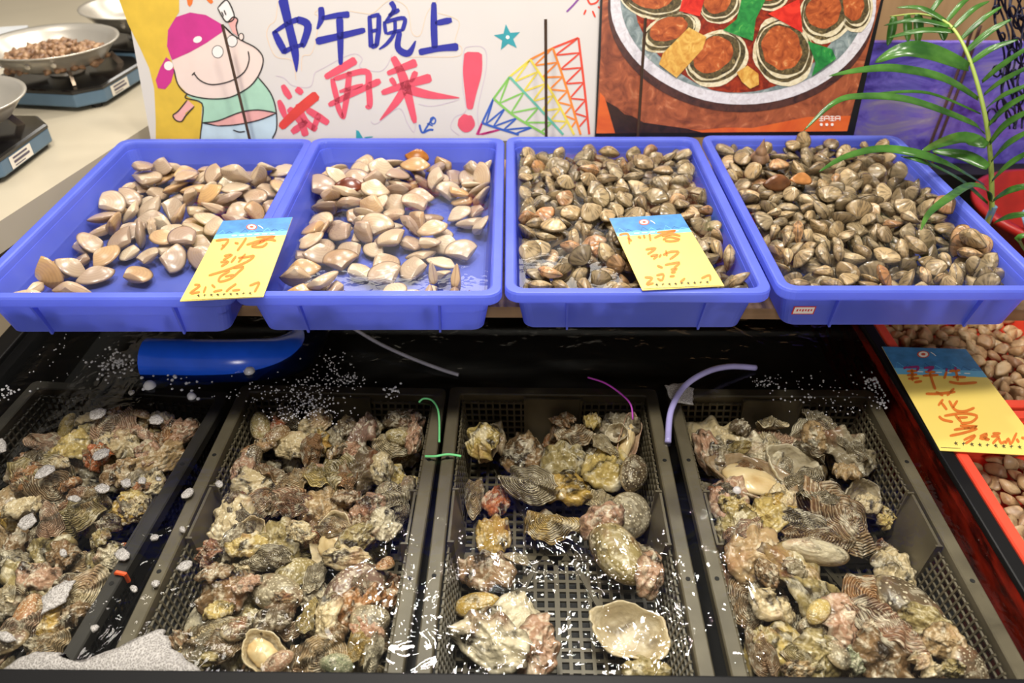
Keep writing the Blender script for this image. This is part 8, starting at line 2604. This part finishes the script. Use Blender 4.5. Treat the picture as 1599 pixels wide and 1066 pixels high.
7 9 -1998 3439 -109 475 -69 -20 140 112 102 102 7 1
7 9 -2161 3242 -155 384 -120 76 287 139 126 126 2 1
7 9 -1723 3187 -137 -190 41 -25 460 159 144 144 6 1
7 13 -1491 3158 -116 377 -30 -68 320 115 104 104 2 1
7 17 -1974 3087 -125 -232 161 -7 413 139 126 126 6 1
7 15 -1044 3071 -121 172 76 -40 461 147 134 134 7 1
7 11 -2148 2902 -127 376 47 32 325 150 137 137 8 1
7 17 -1627 2860 -155 -129 -39 -40 480 114 104 104 7 1
8 10 -350 5296 -487 499 -7 29 0 154 206 180 0 0
8 9 375 5262 -493 0 5 -27 499 153 220 186 4 1
8 16 725 5206 -513 492 23 -10 87 226 347 240 6 1
8 15 956 5309 -419 495 -5 16 -65 174 169 172 7 1
8 10 -272 5215 -342 -322 42 41 378 272 215 240 1 1
8 10 1031 5368 -299 498 38 -10 1 96 103 160 1 0
8 12 506 5259 -319 494 -66 13 -44 228 269 240 5 1
8 9 35 5235 -480 499 -5 -27 0 174 280 227 0 1
8 9 937 5261 -213 79 -93 36 483 233 225 229 8 1
8 9 686 5274 -153 499 -22 15 2 86 113 160 2 1
8 20 998 5089 -205 369 155 -24 298 244 127 186 7 1
8 14 -330 5050 -197 483 82 -99 -1 167 245 206 2 1
8 15 36 5031 -364 487 106 -16 -43 227 239 233 5 1
8 8 448 4932 -305 -22 1 -36 498 229 251 240 9 1
8 11 101 4763 -361 499 -4 -25 0 129 161 160 9 0
8 10 779 4770 -254 432 14 -25 250 275 281 240 2 1
8 12 -388 4671 -470 -353 -25 -8 353 191 135 163 0 1
8 17 1009 4665 -191 392 152 18 271 180 188 184 6 1
8 10 -178 4600 -493 1 21 -35 498 135 183 160 10 1
8 10 431 4575 -295 66 20 -10 495 276 212 240 3 1
8 13 147 4541 -226 102 -73 -123 468 241 246 240 8 1
8 12 723 4424 -296 486 96 71 -6 141 166 160 1 1
8 16 938 4306 -325 435 112 19 219 228 271 240 8 1
8 12 251 4239 -398 499 25 -19 -21 220 232 226 3 1
8 15 -198 4215 -491 353 17 6 353 215 200 207 3 1
8 8 704 4185 -226 -83 -111 -60 477 208 179 193 7 1
8 10 961 3983 -474 -170 12 -29 469 194 210 202 8 1
8 16 796 3871 -255 237 -30 -120 423 293 259 240 9 1
8 9 -256 3859 -479 498 -7 -9 -44 237 235 236 14 1
8 8 1018 3649 -199 -302 -29 -135 374 184 154 169 7 1
8 17 -304 3568 -526 -43 4 -36 497 188 155 172 3 1
8 11 -184 3344 -447 -65 11 1 496 229 198 213 5 1
8 15 14 3348 -363 -167 88 -45 461 246 275 240 11 1
8 9 155 3110 -333 -314 36 -135 363 233 217 225 7 1
8 14 -151 3076 -252 88 -38 -67 486 294 249 240 11 1
8 9 928 3018 -497 500 -4 21 0 184 148 166 9 1
8 19 908 5098 -127 471 127 -98 50 103 108 160 11 1
8 19 848 3296 -461 492 62 3 -64 307 254 240 1 1
8 11 438 5327 -181 149 -131 -61 455 130 118 118 4 1
8 13 759 4949 -117 -455 -62 -2 197 123 111 111 1 1
8 17 -7 3935 -437 -10 106 142 468 116 105 105 8 1
9 9 1802 3432 -502 -395 -38 32 302 163 163 163 8 1
9 15 2997 2915 -501 497 -9 -14 54 173 173 173 5 1
9 13 1902 3794 -487 -456 -22 31 201 197 197 197 0 1
9 10 2488 5191 -493 -6 12 32 499 186 186 186 9 0
9 13 2309 4741 -446 300 -29 31 398 172 172 172 0 0
9 14 1802 4740 -489 -253 20 28 430 191 191 191 8 1
9 17 2165 5235 -523 447 -55 -10 216 164 164 164 9 0
9 9 2483 3062 -505 431 13 7 253 166 166 166 1 1
9 11 2845 4644 -451 -406 43 25 288 194 194 194 0 1
9 8 2147 3464 -488 -223 16 -26 447 174 174 174 5 1
9 15 1802 4055 -436 401 -17 -17 297 181 181 181 8 1
9 10 2236 4154 -503 407 7 5 291 166 166 166 0 0
9 10 1802 2915 -495 438 51 26 235 175 175 175 5 0
9 14 2159 3182 -470 202 47 0 455 186 186 186 0 0
9 9 1976 4432 -487 -477 33 32 144 194 194 194 1 0
9 12 2168 2915 -428 497 30 27 41 198 198 198 1 1
9 13 1852 5213 -473 443 5 4 233 188 188 188 0 0
9 16 2740 5004 -520 -251 1 31 431 196 196 196 0 1
9 11 2997 5086 -446 278 -13 35 414 175 175 175 1 1
9 15 2551 4537 -465 469 -37 41 164 167 167 167 5 0
9 10 1880 3151 -386 -484 85 20 88 193 193 193 8 0
9 10 2169 3872 -441 494 -9 -37 69 194 194 194 0 1
9 11 2268 4452 -360 -150 27 -57 473 197 197 197 5 0
9 11 2724 2915 -443 380 23 33 322 197 197 197 0 1
9 17 2596 4844 -473 -462 -115 32 149 168 168 168 0 0
9 12 2154 3291 -372 -410 25 20 284 197 197 197 8 1
9 10 2008 5298 -364 492 -76 50 3 145 206 175 0 0
9 14 1852 5137 -275 209 -47 1 452 299 328 240 1 1
9 13 2391 5187 -367 492 -53 -26 -63 289 357 240 7 1
9 8 2060 5199 -154 1 90 47 490 100 126 160 6 1
9 12 2750 5183 -225 480 -89 68 -86 219 252 235 11 1
9 14 2200 4967 -187 -44 -48 -52 493 193 220 206 11 1
9 8 1720 4916 -198 313 -17 -121 370 253 155 204 7 1
9 14 2990 4930 -201 174 36 -78 461 256 261 240 8 1
9 10 1778 4872 -146 488 52 95 3 120 156 160 8 1
9 19 2413 4747 -223 483 71 83 -70 285 247 240 11 1
9 14 3104 4585 -481 499 30 20 -1 90 116 160 11 0
9 20 2010 4574 -180 482 -17 7 -131 342 313 240 5 1
9 18 2953 4501 -308 476 137 68 -11 154 221 187 8 1
9 10 1773 4387 -174 -286 -22 20 409 231 226 228 7 1
9 12 2648 4358 -313 151 40 -72 469 257 259 240 4 1
9 9 3106 4343 -370 2 110 -100 478 90 137 160 2 1
9 10 1774 4271 -133 497 50 32 1 149 112 160 2 1
9 15 2112 4256 -147 489 98 -34 -4 167 155 161 3 1
9 13 2709 4189 -276 200 106 -46 443 323 329 240 5 1
9 14 2016 4159 -166 -240 -127 -46 417 201 218 209 2 1
9 11 2343 4140 -254 470 114 123 -36 271 260 240 8 1
9 10 3062 4103 -505 0 3 4 500 104 128 160 5 1
9 9 1781 4089 -198 481 96 -95 0 187 244 216 9 1
9 11 2343 3966 -191 489 87 59 -19 263 173 218 5 1
9 16 2319 3829 -166 482 128 24 -31 274 142 208 11 1
9 15 3013 3847 -426 381 42 13 321 219 239 229 1 1
9 9 1671 3751 -506 353 26 16 353 174 111 160 7 1
9 10 1836 3773 -186 443 85 -33 212 282 292 240 0 1
9 14 2189 3561 -229 155 90 20 466 360 314 240 9 1
9 12 2673 3471 -386 322 37 -7 381 209 247 228 4 1
9 17 2970 3456 -338 211 44 7 451 303 287 240 6 1
9 12 1690 3368 -267 338 23 11 368 200 155 178 5 1
9 10 1845 3353 -183 488 -28 105 -5 221 200 210 1 1
9 8 2982 3223 -211 163 -29 -103 460 203 165 184 9 1
9 16 2143 3197 -220 492 44 -78 3 128 142 160 8 1
9 15 2349 3217 -183 474 47 124 -89 237 257 240 7 1
9 14 2497 3116 -145 -4 103 -84 482 89 115 160 11 1
9 12 2664 3118 -179 145 70 123 457 280 253 240 12 1
9 10 2985 3054 -134 -5 -79 -109 482 143 163 160 0 1
9 8 1787 3009 -258 472 14 -104 127 240 256 240 2 1
9 13 1688 2910 -140 317 -37 -65 379 172 145 160 5 1
9 14 2066 2947 -158 -313 0 -130 368 199 234 217 9 1
9 14 2293 2918 -169 5 97 -25 490 101 118 160 15 1
9 16 3079 2879 -189 239 163 -53 405 169 217 193 6 1
9 14 2511 2934 -177 457 118 33 -162 234 230 232 5 1
9 14 2754 2860 -117 486 -3 116 2 114 116 160 1 1
9 9 2937 2846 -124 478 110 -98 2 80 81 160 9 1
9 10 1882 2820 -115 487 97 -61 6 116 82 160 0 1
9 12 2354 5316 -218 -411 132 104 230 157 143 143 1 1
9 13 2829 5239 -143 227 41 62 439 169 153 153 8 1
9 8 2706 5096 -162 -337 -165 -95 316 174 158 158 0 1
9 11 2270 5075 -197 -295 96 85 382 170 154 154 1 1
9 11 1933 4931 -155 458 148 -131 31 116 105 105 2 1
9 12 2566 4903 -139 -454 146 -132 71 134 122 122 6 1
9 11 2996 4895 -124 218 26 -49 447 141 128 128 8 1
9 16 2346 4777 -220 -249 44 -169 397 125 114 114 8 1
9 11 1989 4699 -169 21 -29 -16 498 143 130 130 4 1
9 9 2856 4671 -175 380 -98 79 300 166 151 151 0 1
9 11 2418 4554 -138 491 -10 -30 88 167 152 152 8 1
9 9 2966 4415 -282 491 -25 27 86 145 132 132 1 1
9 11 1757 4384 -115 145 -108 -130 448 126 115 115 6 1
9 13 2543 4334 -118 79 4 30 493 126 114 114 8 1
9 9 2199 4330 -136 387 40 38 312 166 151 151 1 1
9 11 1767 3991 -136 488 12 -71 83 145 132 132 7 1
9 8 2118 3629 -123 74 126 -11 478 114 104 104 8 1
9 9 1881 3594 -112 -392 -145 13 275 116 105 105 5 1
9 16 2157 3253 -98 453 -36 -50 203 119 108 108 2 1
9 10 1725 3047 -116 434 -95 16 230 130 118 118 9 1
9 17 2210 2963 -161 406 -8 129 262 169 153 153 8 1
9 12 1973 2893 -116 86 -4 5 492 123 112 112 9 1
"""
# ------------------------------------------------------------------ shell materials
def shell_mat(name, fn): 
    t = NT(name); at = t.n('Attribute', attribute_name='shell'); sp = t.n('SeparateColor'); t.l(at.outputs['Color'], sp.inputs[0]); oi = t.n('ObjectInfo'); return fn(t, sp.outputs[0], sp.outputs[1], sp.outputs[2], oi)
def math_(t, op, a, b=None):
    m = t.n('Math', operation=op)
    for i, v in enumerate((a, b)):
        if v is None: continue
        if hasattr(v, 'is_output'): t.l(v, m.inputs[i])
        else: m.inputs[i].default_value = v
    return m.outputs[0]
def surf_fn(t, s, ph, up, oi):
    base = t.ramp(oi.outputs['Random'], [(0, srgb(178, 156, 128)), (.18, srgb(200, 180, 150)), (.34, srgb(162, 140, 120)), (.5, srgb(210, 194, 164)), (.62, srgb(154, 132, 116)), (.76, srgb(188, 164, 134)), (.9, srgb(196, 156, 100)), (1, srgb(140, 118, 100))])
    nz = t.noise(t.coord(1), 40, 3); band = t.noise(t.coord(1), 8, 2)
    w_ = t.n('TexWave'); w_.inputs['Scale'].default_value = 1; cmb = t.n('CombineXYZ'); t.l(s, cmb.inputs[0]); t.l(math_(t, 'MULTIPLY', s, 2.6), cmb.inputs[0]); t.l(cmb.outputs[0], w_.inputs['Vector']); w_.inputs['Distortion'].default_value = 1.2
    c = t.mix(base, srgb(112, 86, 74), math_(t, 'MULTIPLY', w_.outputs[1], .16)); c = t.mix(c, srgb(232, 218, 196), math_(t, 'MULTIPLY', t.ramp(s, [(0, WH), (.35, BK)]), .55))
    c = t.mix(c, srgb(110, 86, 74), math_(t, 'MULTIPLY', t.ramp(s, [(.93, BK), (1, WH)]), .55)); c = t.mix(c, srgb(150, 110, 84), math_(t, 'MULTIPLY', t.ramp(nz, [(.5, BK), (.7, WH)]), .3))
    t.col(c); return t.set(.22)
M_SURF = shell_mat('surf_clam_shell', surf_fn)
def venus_fn(t, s, ph, up, oi):
    base = t.ramp(oi.outputs['Random'], [(0, srgb(170, 150, 112)), (.15, srgb(132, 116, 86)), (.3, srgb(196, 172, 130)), (.45, srgb(142, 120, 88)), (.6, srgb(188, 160, 114)), (.72, srgb(132, 120, 96)), (.84, srgb(190, 164, 122)), (.94, srgb(196, 138, 88)), (1, srgb(112, 96, 76))])
    w_ = t.n('TexWave'); w_.inputs['Scale'].default_value = 1; cmb = t.n('CombineXYZ'); t.l(math_(t, 'MULTIPLY', s, 11), cmb.inputs[0]); t.l(cmb.outputs[0], w_.inputs['Vector']); w_.inputs['Distortion'].default_value = 1.5
    rad = t.noise(t.coord(1), 26, 2, .5, 1); c2_ = t.n('CombineXYZ'); t.l(math_(t, 'MULTIPLY', ph, 15), c2_.inputs[0]); t.l(math_(t, 'MULTIPLY', s, 1.2), c2_.inputs[1]); t.l(math_(t, 'MULTIPLY', oi.outputs['Random'], 50), c2_.inputs[2]); ray_ = t.noise(c2_.outputs[0], 1.6, 3)
    c = t.mix(base, srgb(66, 56, 46), math_(t, 'MULTIPLY', w_.outputs[1], .42)); c = t.mix(c, srgb(54, 46, 40), math_(t, 'MULTIPLY', t.ramp(ray_, [(.47, BK), (.62, WH)]), .6)); c = t.mix(c, srgb(206, 186, 150), math_(t, 'MULTIPLY', t.ramp(rad, [(.55, BK), (.7, WH)]), .45))
    c = t.mix(c, srgb(214, 200, 170), math_(t, 'MULTIPLY', t.ramp(s, [(0, WH), (.25, BK)]), .5)); c = t.mix(c, srgb(48, 40, 32), math_(t, 'MULTIPLY', t.ramp(s, [(.9, BK), (1, WH)]), .8))
    t.col(c); t.bump(w_.outputs[1], .15, .0006); return t.set(.14)
M_VENUS = shell_mat('brown_clam_shell', venus_fn)
def seed_fn(t, s, ph, up, oi):
    base = t.ramp(oi.outputs['Random'], [(0, srgb(206, 178, 132)), (.3, srgb(186, 150, 108)), (.5, srgb(216, 192, 150)), (.7, srgb(170, 132, 96)), (.85, srgb(198, 170, 128)), (1, srgb(150, 110, 82))])
    w_ = t.n('TexWave'); w_.inputs['Scale'].default_value = 1; cmb = t.n('CombineXYZ'); t.l(math_(t, 'MULTIPLY', s, 10), cmb.inputs[0]); t.l(cmb.outputs[0], w_.inputs['Vector']); w_.inputs['Distortion'].default_value = 2
    rad = t.noise(t.coord(1), 60, 3); c = t.mix(base, srgb(110, 78, 52), math_(t, 'MULTIPLY', w_.outputs[1], .4)); c = t.mix(c, srgb(90, 62, 44), math_(t, 'MULTIPLY', t.ramp(rad, [(.5, BK), (.66, WH)]), .5))
    t.col(c); t.bump(w_.outputs[1], .25, .0008); return t.set(.28)
M_SEED = shell_mat('small_tan_clam_shell', seed_fn)
def crust(t, base, s, dark=.75, pale=.55, sc=1.0, spots=0):
    v = t.coord(1); n1 = t.noise(v, 24*sc, 5, .62, .8); n2 = t.noise(v, 46*sc, 5, .62, 1.2); n3 = t.noise(v, 15*sc, 3)
    c = t.mix(base, (.020, .014, .010, 1), math_(t, 'MULTIPLY', t.ramp(n1, [(.51, BK), (.63, WH)]), dark))
    c = t.mix(c, srgb(238, 228, 202), math_(t, 'MULTIPLY', t.ramp(n2, [(.50, BK), (.62, WH)]), pale)); c = t.mix(c, srgb(150, 92, 62), math_(t, 'MULTIPLY', t.ramp(n3, [(.58, BK), (.72, WH)]), .5))
    vo = t.n('TexVoronoi'); t.l(v, vo.inputs[0]); vo.inputs['Scale'].default_value = 150*sc; h = t.mix(n2, vo.outputs[0], .45)
    if spots: c = t.mix(c, srgb(224, 212, 184), math_(t, 'MULTIPLY', t.ramp(vo.outputs[0], [(.22, WH), (.34, BK)]), spots))
    return c, h
def rock_fn(t, s, ph, up, oi):
    c, h = crust(t, oi.outputs['Color'], s, .95, .5); c = t.mix(c, srgb(60, 46, 36), math_(t, 'MULTIPLY', t.ramp(s, [(.86, BK), (1, WH)]), .55)); t.col(c); t.bump(h, .9, .004); return t.set(.18)
M_ROCK = shell_mat('crusted_oyster_shell', rock_fn)
def frill_fn(t, s, ph, up, oi):
    c, h = crust(t, oi.outputs['Color'], s, .8, .65, .9); w_ = t.n('TexWave'); w_.inputs['Scale'].default_value = 1; cmb = t.n('CombineXYZ'); t.l(math_(t, 'MULTIPLY', s, 4.2), cmb.inputs[0]); t.l(cmb.outputs[0], w_.inputs['Vector']); w_.inputs['Distortion'].default_value = 5; w_.inputs['Detail'].default_value = 3
    c = t.mix(c, srgb(58, 40, 30), math_(t, 'MULTIPLY', t.ramp(w_.outputs[1], [(.5, BK), (1, WH)]), .26)); c = t.mix(c, srgb(222, 206, 172), math_(t, 'MULTIPLY', t.ramp(w_.outputs[1], [(.0, WH), (.4, BK)]), .28)); t.col(c); t.bump(t.mix(h, w_.outputs[1], .5), 1.0, .004); return t.set(.2)
M_FRILL = shell_mat('layered_oyster_shell', frill_fn)
def ear_fn(t, s, ph, up, oi):
    c, h = crust(t, oi.outputs['Color'], s, .65, .35, 1.3, .8); c = t.mix(c, srgb(196, 172, 130), math_(t, 'MULTIPLY', t.ramp(s, [(.9, BK), (.97, WH)]), .5)); t.col(c); t.bump(h, .6, .002); return t.set(.25)
M_EAR = shell_mat('speckled_ear_shell', ear_fn)
def cup_fn(t, s, ph, up, oi):
    v = t.coord(1); n = t.noise(v, 24, 4, .5, 1.5); inner = t.ramp(n, [(.3, srgb(96, 84, 72)), (.48, srgb(176, 160, 130)), (.7, srgb(226, 216, 194))]); inner = t.mix(inner, oi.outputs['Color'], math_(t, 'MULTIPLY', t.ramp(s, [(.55, BK), (.95, WH)]), .75))
    c, h = crust(t, oi.outputs['Color'], s, .75, .5); t.col(t.mix(inner, c, up)); t.bump(h, .7, .004); return t.set(.2)
M_CUP = shell_mat('open_shell_nacre', cup_fn)
t = NT('cream_foot_flesh'); v = t.coord(1); n = t.noise(v, 40, 3); t.col(t.ramp(n, [(.3, srgb(196, 164, 112)), (.6, srgb(226, 204, 158))])); t.bump(n, .3, .002); M_FOOT = t.set(.25)
MAT = dict(surf=M_SURF, venus=M_VENUS, seed=M_SEED, rock=M_ROCK, frill=M_FRILL, ear=M_EAR, cup=M_CUP)
MESHES = {}
def shell_mesh(k, nm):
    if k not in MESHES:
        b, mk = PROTO[k]; bm = b(); me = bpy.data.meshes.new(nm); bm.to_mesh(me); bm.free(); me.materials.append(MAT[mk]); me.shade_smooth(); MESHES[k] = me
    return MESHES[k]
FOOTS = {}
def foot_mesh(k):
    if k not in FOOTS:
        bm = foot_bm(.060, .042, .018, 91+int(k[-1])); me = bpy.data.meshes.new('foot'); bm.to_mesh(me); bm.free(); me.materials.append(M_FOOT); me.shade_smooth(); FOOTS[k] = me
    return FOOTS[k]
for i in range(2): PROTO['foot%d' % i] = PROTO['cup%d' % i]

COLS = dict(tan=(176, 146, 108), cream=(214, 196, 158), yellow=(196, 172, 98), gold=(186, 150, 66), rust=(158, 102, 62), brown=(118, 88, 62), dark=(72, 60, 50), pink=(176, 134, 116), grey=(132, 124, 108), olive=(150, 136, 88),
            orange=(196, 98, 58), white=(218, 210, 188), red=(126, 76, 60), purple=(108, 82, 82), mottle=(150, 116, 92), teal=(128, 142, 118))
CWORD = dict(mottle='brown mottled', teal='greenish', dark='blackish', gold='golden', rust='rust brown', white='whitish', olive='olive', purple='purplish brown', red='reddish brown')
KWORD = dict(rock='lumpy round oyster', frill='long layered oyster', flat='flat oyster', ear='speckled abalone', cup='open hollow shell', foot='upturned abalone with cream foot')
KNAME = dict(rock='oyster', frill='oyster', flat='oyster', ear='abalone', cup='empty_shell', foot='abalone')
KCAT = dict(rock='oyster', frill='oyster', flat='oyster', ear='abalone', cup='shell', foot='abalone')
CRC = {'c1': (-.768, .812, R(-4.5)), 'c2': (-.341, .815, R(-1.2)), 'c3': (.065, .815, R(-.3)), 'c4': (.480, .815, R(0))}
CRW = {'c1': 'the black crate', 'c2': 'the packed crate', 'c3': 'the half-empty crate', 'c4': 'the crate beside red wall'}
TRW = {'t1': ('surf_clam', 'beige wedge-shaped clam in the leftmost blue tray', 'clams in the leftmost blue tray'), 't2': ('surf_clam', 'pale wedge-shaped clam in the blue tray with the empty patch', 'clams in the tray with the empty patch'),
       't3': ('clam', 'small grey-brown clam heaped in the blue tray under the price card', 'clams in the tray under the price card'), 't4': ('clam', 'small olive-brown clam in the rightmost blue tray', 'clams in the rightmost blue tray'),
       'rb': ('small_clam', 'small tan clam in the red tray beside the blue one', 'clams in the back red tray'), 'rf': ('small_clam', 'small brown clam in the nearer red tray', 'clams in the nearer red tray')}
KINDS = ['surf0', 'surf1', 'surf2', 'venus0', 'venus1', 'venus2', 'seed0', 'seed1', 'rock0', 'rock1', 'rock2', 'frill0', 'frill1', 'frill2', 'flat0', 'flat1', 'ear0', 'ear1', 'cup0', 'cup1', 'foot0', 'foot1']
CLIST = ['tan', 'cream', 'yellow', 'gold', 'rust', 'brown', 'dark', 'pink', 'grey', 'olive', 'orange', 'white', 'red', 'purple', 'mottle', 'teal']
BOXES = ['t1', 't2', 't3', 't4', 'rb', 'rf', 'c1', 'c2', 'c3', 'c4']
def parse():
    for ln in DATA.strip().split('\n'):
        v = [int(x) for x in ln.split()]
        yield BOXES[v[0]], KINDS[v[1]], Vector(v[2:5])/5000, [x/500 for x in v[5:9]], Vector(v[9:12])/200, CLIST[v[12]], v[13] == 1
under = {}
names = {}
ITEMS = list(parse()); fine = {}
for bx, k, loc, q, sc, col, vis in ITEMS:
    if not vis:
        under.setdefault('t34' if bx in ('t3', 't4') else bx, []).append((k, loc, q, sc, col)); continue
    kd = k.rstrip('0123456789')
    if bx in TRW:
        nm, lab, grp = TRW[bx]; o = bpy.data.objects.new(nm, shell_mesh(k, nm)); C.objects.link(o)
        tag(o, lab, 'clam', grp)
    else:
        x, y, rz = CRC[bx]; u = Matrix.Rotation(-rz, 2) @ Vector((loc.x-x, loc.y-y))
        row = 'back' if u.y > .115 else 'upper' if u.y > 0 else 'lower' if u.y > -.12 else 'front'
        side = 'left' if u.x < -.055 else 'right' if u.x > .055 else 'centre'
        nm = KNAME[kd]; o = bpy.data.objects.new(nm, shell_mesh(k, nm)); C.objects.link(o)
        lab = '%s %s, %s %s in %s' % (CWORD.get(col, col), KWORD[kd], row, side, CRW[bx])
        fine.setdefault(lab, []).append((o, u, bx)); tag(o, lab, KCAT[kd], 'shells in '+CRW[bx])
        g_ = (176, 152, 106); o.color = srgb(*[a*.70+b*.28 for a, b in zip(COLS[col], g_)])
        if kd == 'foot':
            p = bpy.data.objects.new('foot', foot_mesh(k)); C.objects.link(p); p.parent = o; p.location = (0, 0, .002); p['label'] = 'cream fleshy foot'
    o.rotation_mode = 'QUATERNION'; o.location = loc; o.rotation_quaternion = q; o.scale = sc
# look-alikes close together are told apart by their order along the crate
for lab, L in fine.items():
    if len(L) > 1:
        L.sort(key=lambda e: e[1].x+e[1].y*.3); w3 = ['first', 'second', 'third', 'fourth', 'fifth', 'sixth', 'seventh']
        for i, (o, u, bx) in enumerate(L): o['label'] = lab.replace(', ', ', %s from left at ' % w3[i], 1)
# shells buried below the visible ones: one heap per tray
ULAB = {'t1': 'clams buried under the others in the leftmost blue tray', 't2': 'clams buried under the others in the tray with the empty patch', 't34': 'mass of smaller showing brown clams filling the two right-hand blue trays', 'rb': 'small clams buried in the back red tray', 'rf': 'small clams buried in the nearer red tray',
        'c1': 'shells buried at the bottom of the black crate', 'c2': 'shells buried at the bottom of the packed crate', 'c3': 'shells hidden at the edge of the half empty crate', 'c4': 'shells buried at the bottom of the crate by the red wall'}
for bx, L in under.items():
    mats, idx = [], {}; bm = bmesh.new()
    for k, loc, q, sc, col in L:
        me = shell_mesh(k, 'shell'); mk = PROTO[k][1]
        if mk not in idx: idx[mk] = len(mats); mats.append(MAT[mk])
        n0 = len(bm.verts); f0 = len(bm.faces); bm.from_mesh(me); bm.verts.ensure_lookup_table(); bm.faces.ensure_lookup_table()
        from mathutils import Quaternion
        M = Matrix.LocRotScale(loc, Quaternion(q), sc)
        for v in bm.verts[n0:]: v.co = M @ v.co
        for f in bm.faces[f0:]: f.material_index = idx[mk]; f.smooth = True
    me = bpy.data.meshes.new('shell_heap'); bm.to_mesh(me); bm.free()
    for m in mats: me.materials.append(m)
    o = bpy.data.objects.new('shell_heap', me); C.objects.link(o); o.color = srgb(92, 76, 58); tag(o, ULAB[bx], 'shells', kind='stuff')  # heap tint darkened to paint shade into the gaps between crate shells
# a few odd ones that stand out among the clams
def odd(nm, k, px, z, eul, sc, rgb, label, cat='clam', rough=.2):
    t = NT(nm+'_shell'); c = srgb(*rgb); t.col(t.ramp(t.noise(t.coord(1), 60, 3), [(.3, tuple(v*.5 for v in c[:3])+(1,)), (.7, c)])); m = t.set(rough)
    b = PROTO[k][0](); me = bpy.data.meshes.new(nm); b.to_mesh(me); b.free(); me.materials.append(m); me.shade_smooth(); o = bpy.data.objects.new(nm, me); C.objects.link(o)
    o.location = atz(*px, z); o.rotation_euler = eul; o.scale = sc; return tag(o, label, cat)
odd('surf_clam', 'surf1', (546, 289), .268, (.3, .1, .2), (1.0, .85, 1), (110, 48, 24), 'dark reddish brown clam among the pale ones in the tray with the empty patch')
odd('surf_clam', 'surf0', (652, 243), .268, (.9, .1, .1), (.9, .8, 1), (190, 120, 50), 'orange and green clam at the back of the tray with the empty patch')
odd('clam', 'venus1', (1213, 286), .305, (1.15, .0, .1), (1.25, 1.0, .8), (120, 76, 46), 'flat brown clam tipped on edge at the left of the rightmost tray')
odd('clam', 'venus0', (1250, 280), .303, (.3, .1, .3), (1.1, 1.0, 1), (190, 128, 72), 'orange brown clam near the tipped clam in the rightmost tray')
t = NT('whelk_shell'); t.col(t.ramp(t.noise(t.coord(1), 50, 4), [(.3, srgb(84, 62, 46)), (.7, srgb(164, 128, 96))])); m = t.set(.4)
bm = bmesh.new(); rings = []
for i in range(60):                                   # a spiral cone: whorls bulge as they widen
    u = i/59; r = .0006+.0185*u**1.25*(1+.16*abs(math.sin(u*9))); rings.append((r, .048*(1-u)))
rings = [(0, .0485)] + rings + [(.012, -.008), (.004, -.016), (0, -.018)]
lathe(bm, rings, 20); tag(obj('whelk', bm, m, smooth=True, loc=atz(1186, 248, .292), rot=(.15, -.1, .4)), 'pointed brown whelk standing tip up at the back of the rightmost tray', 'sea snail')
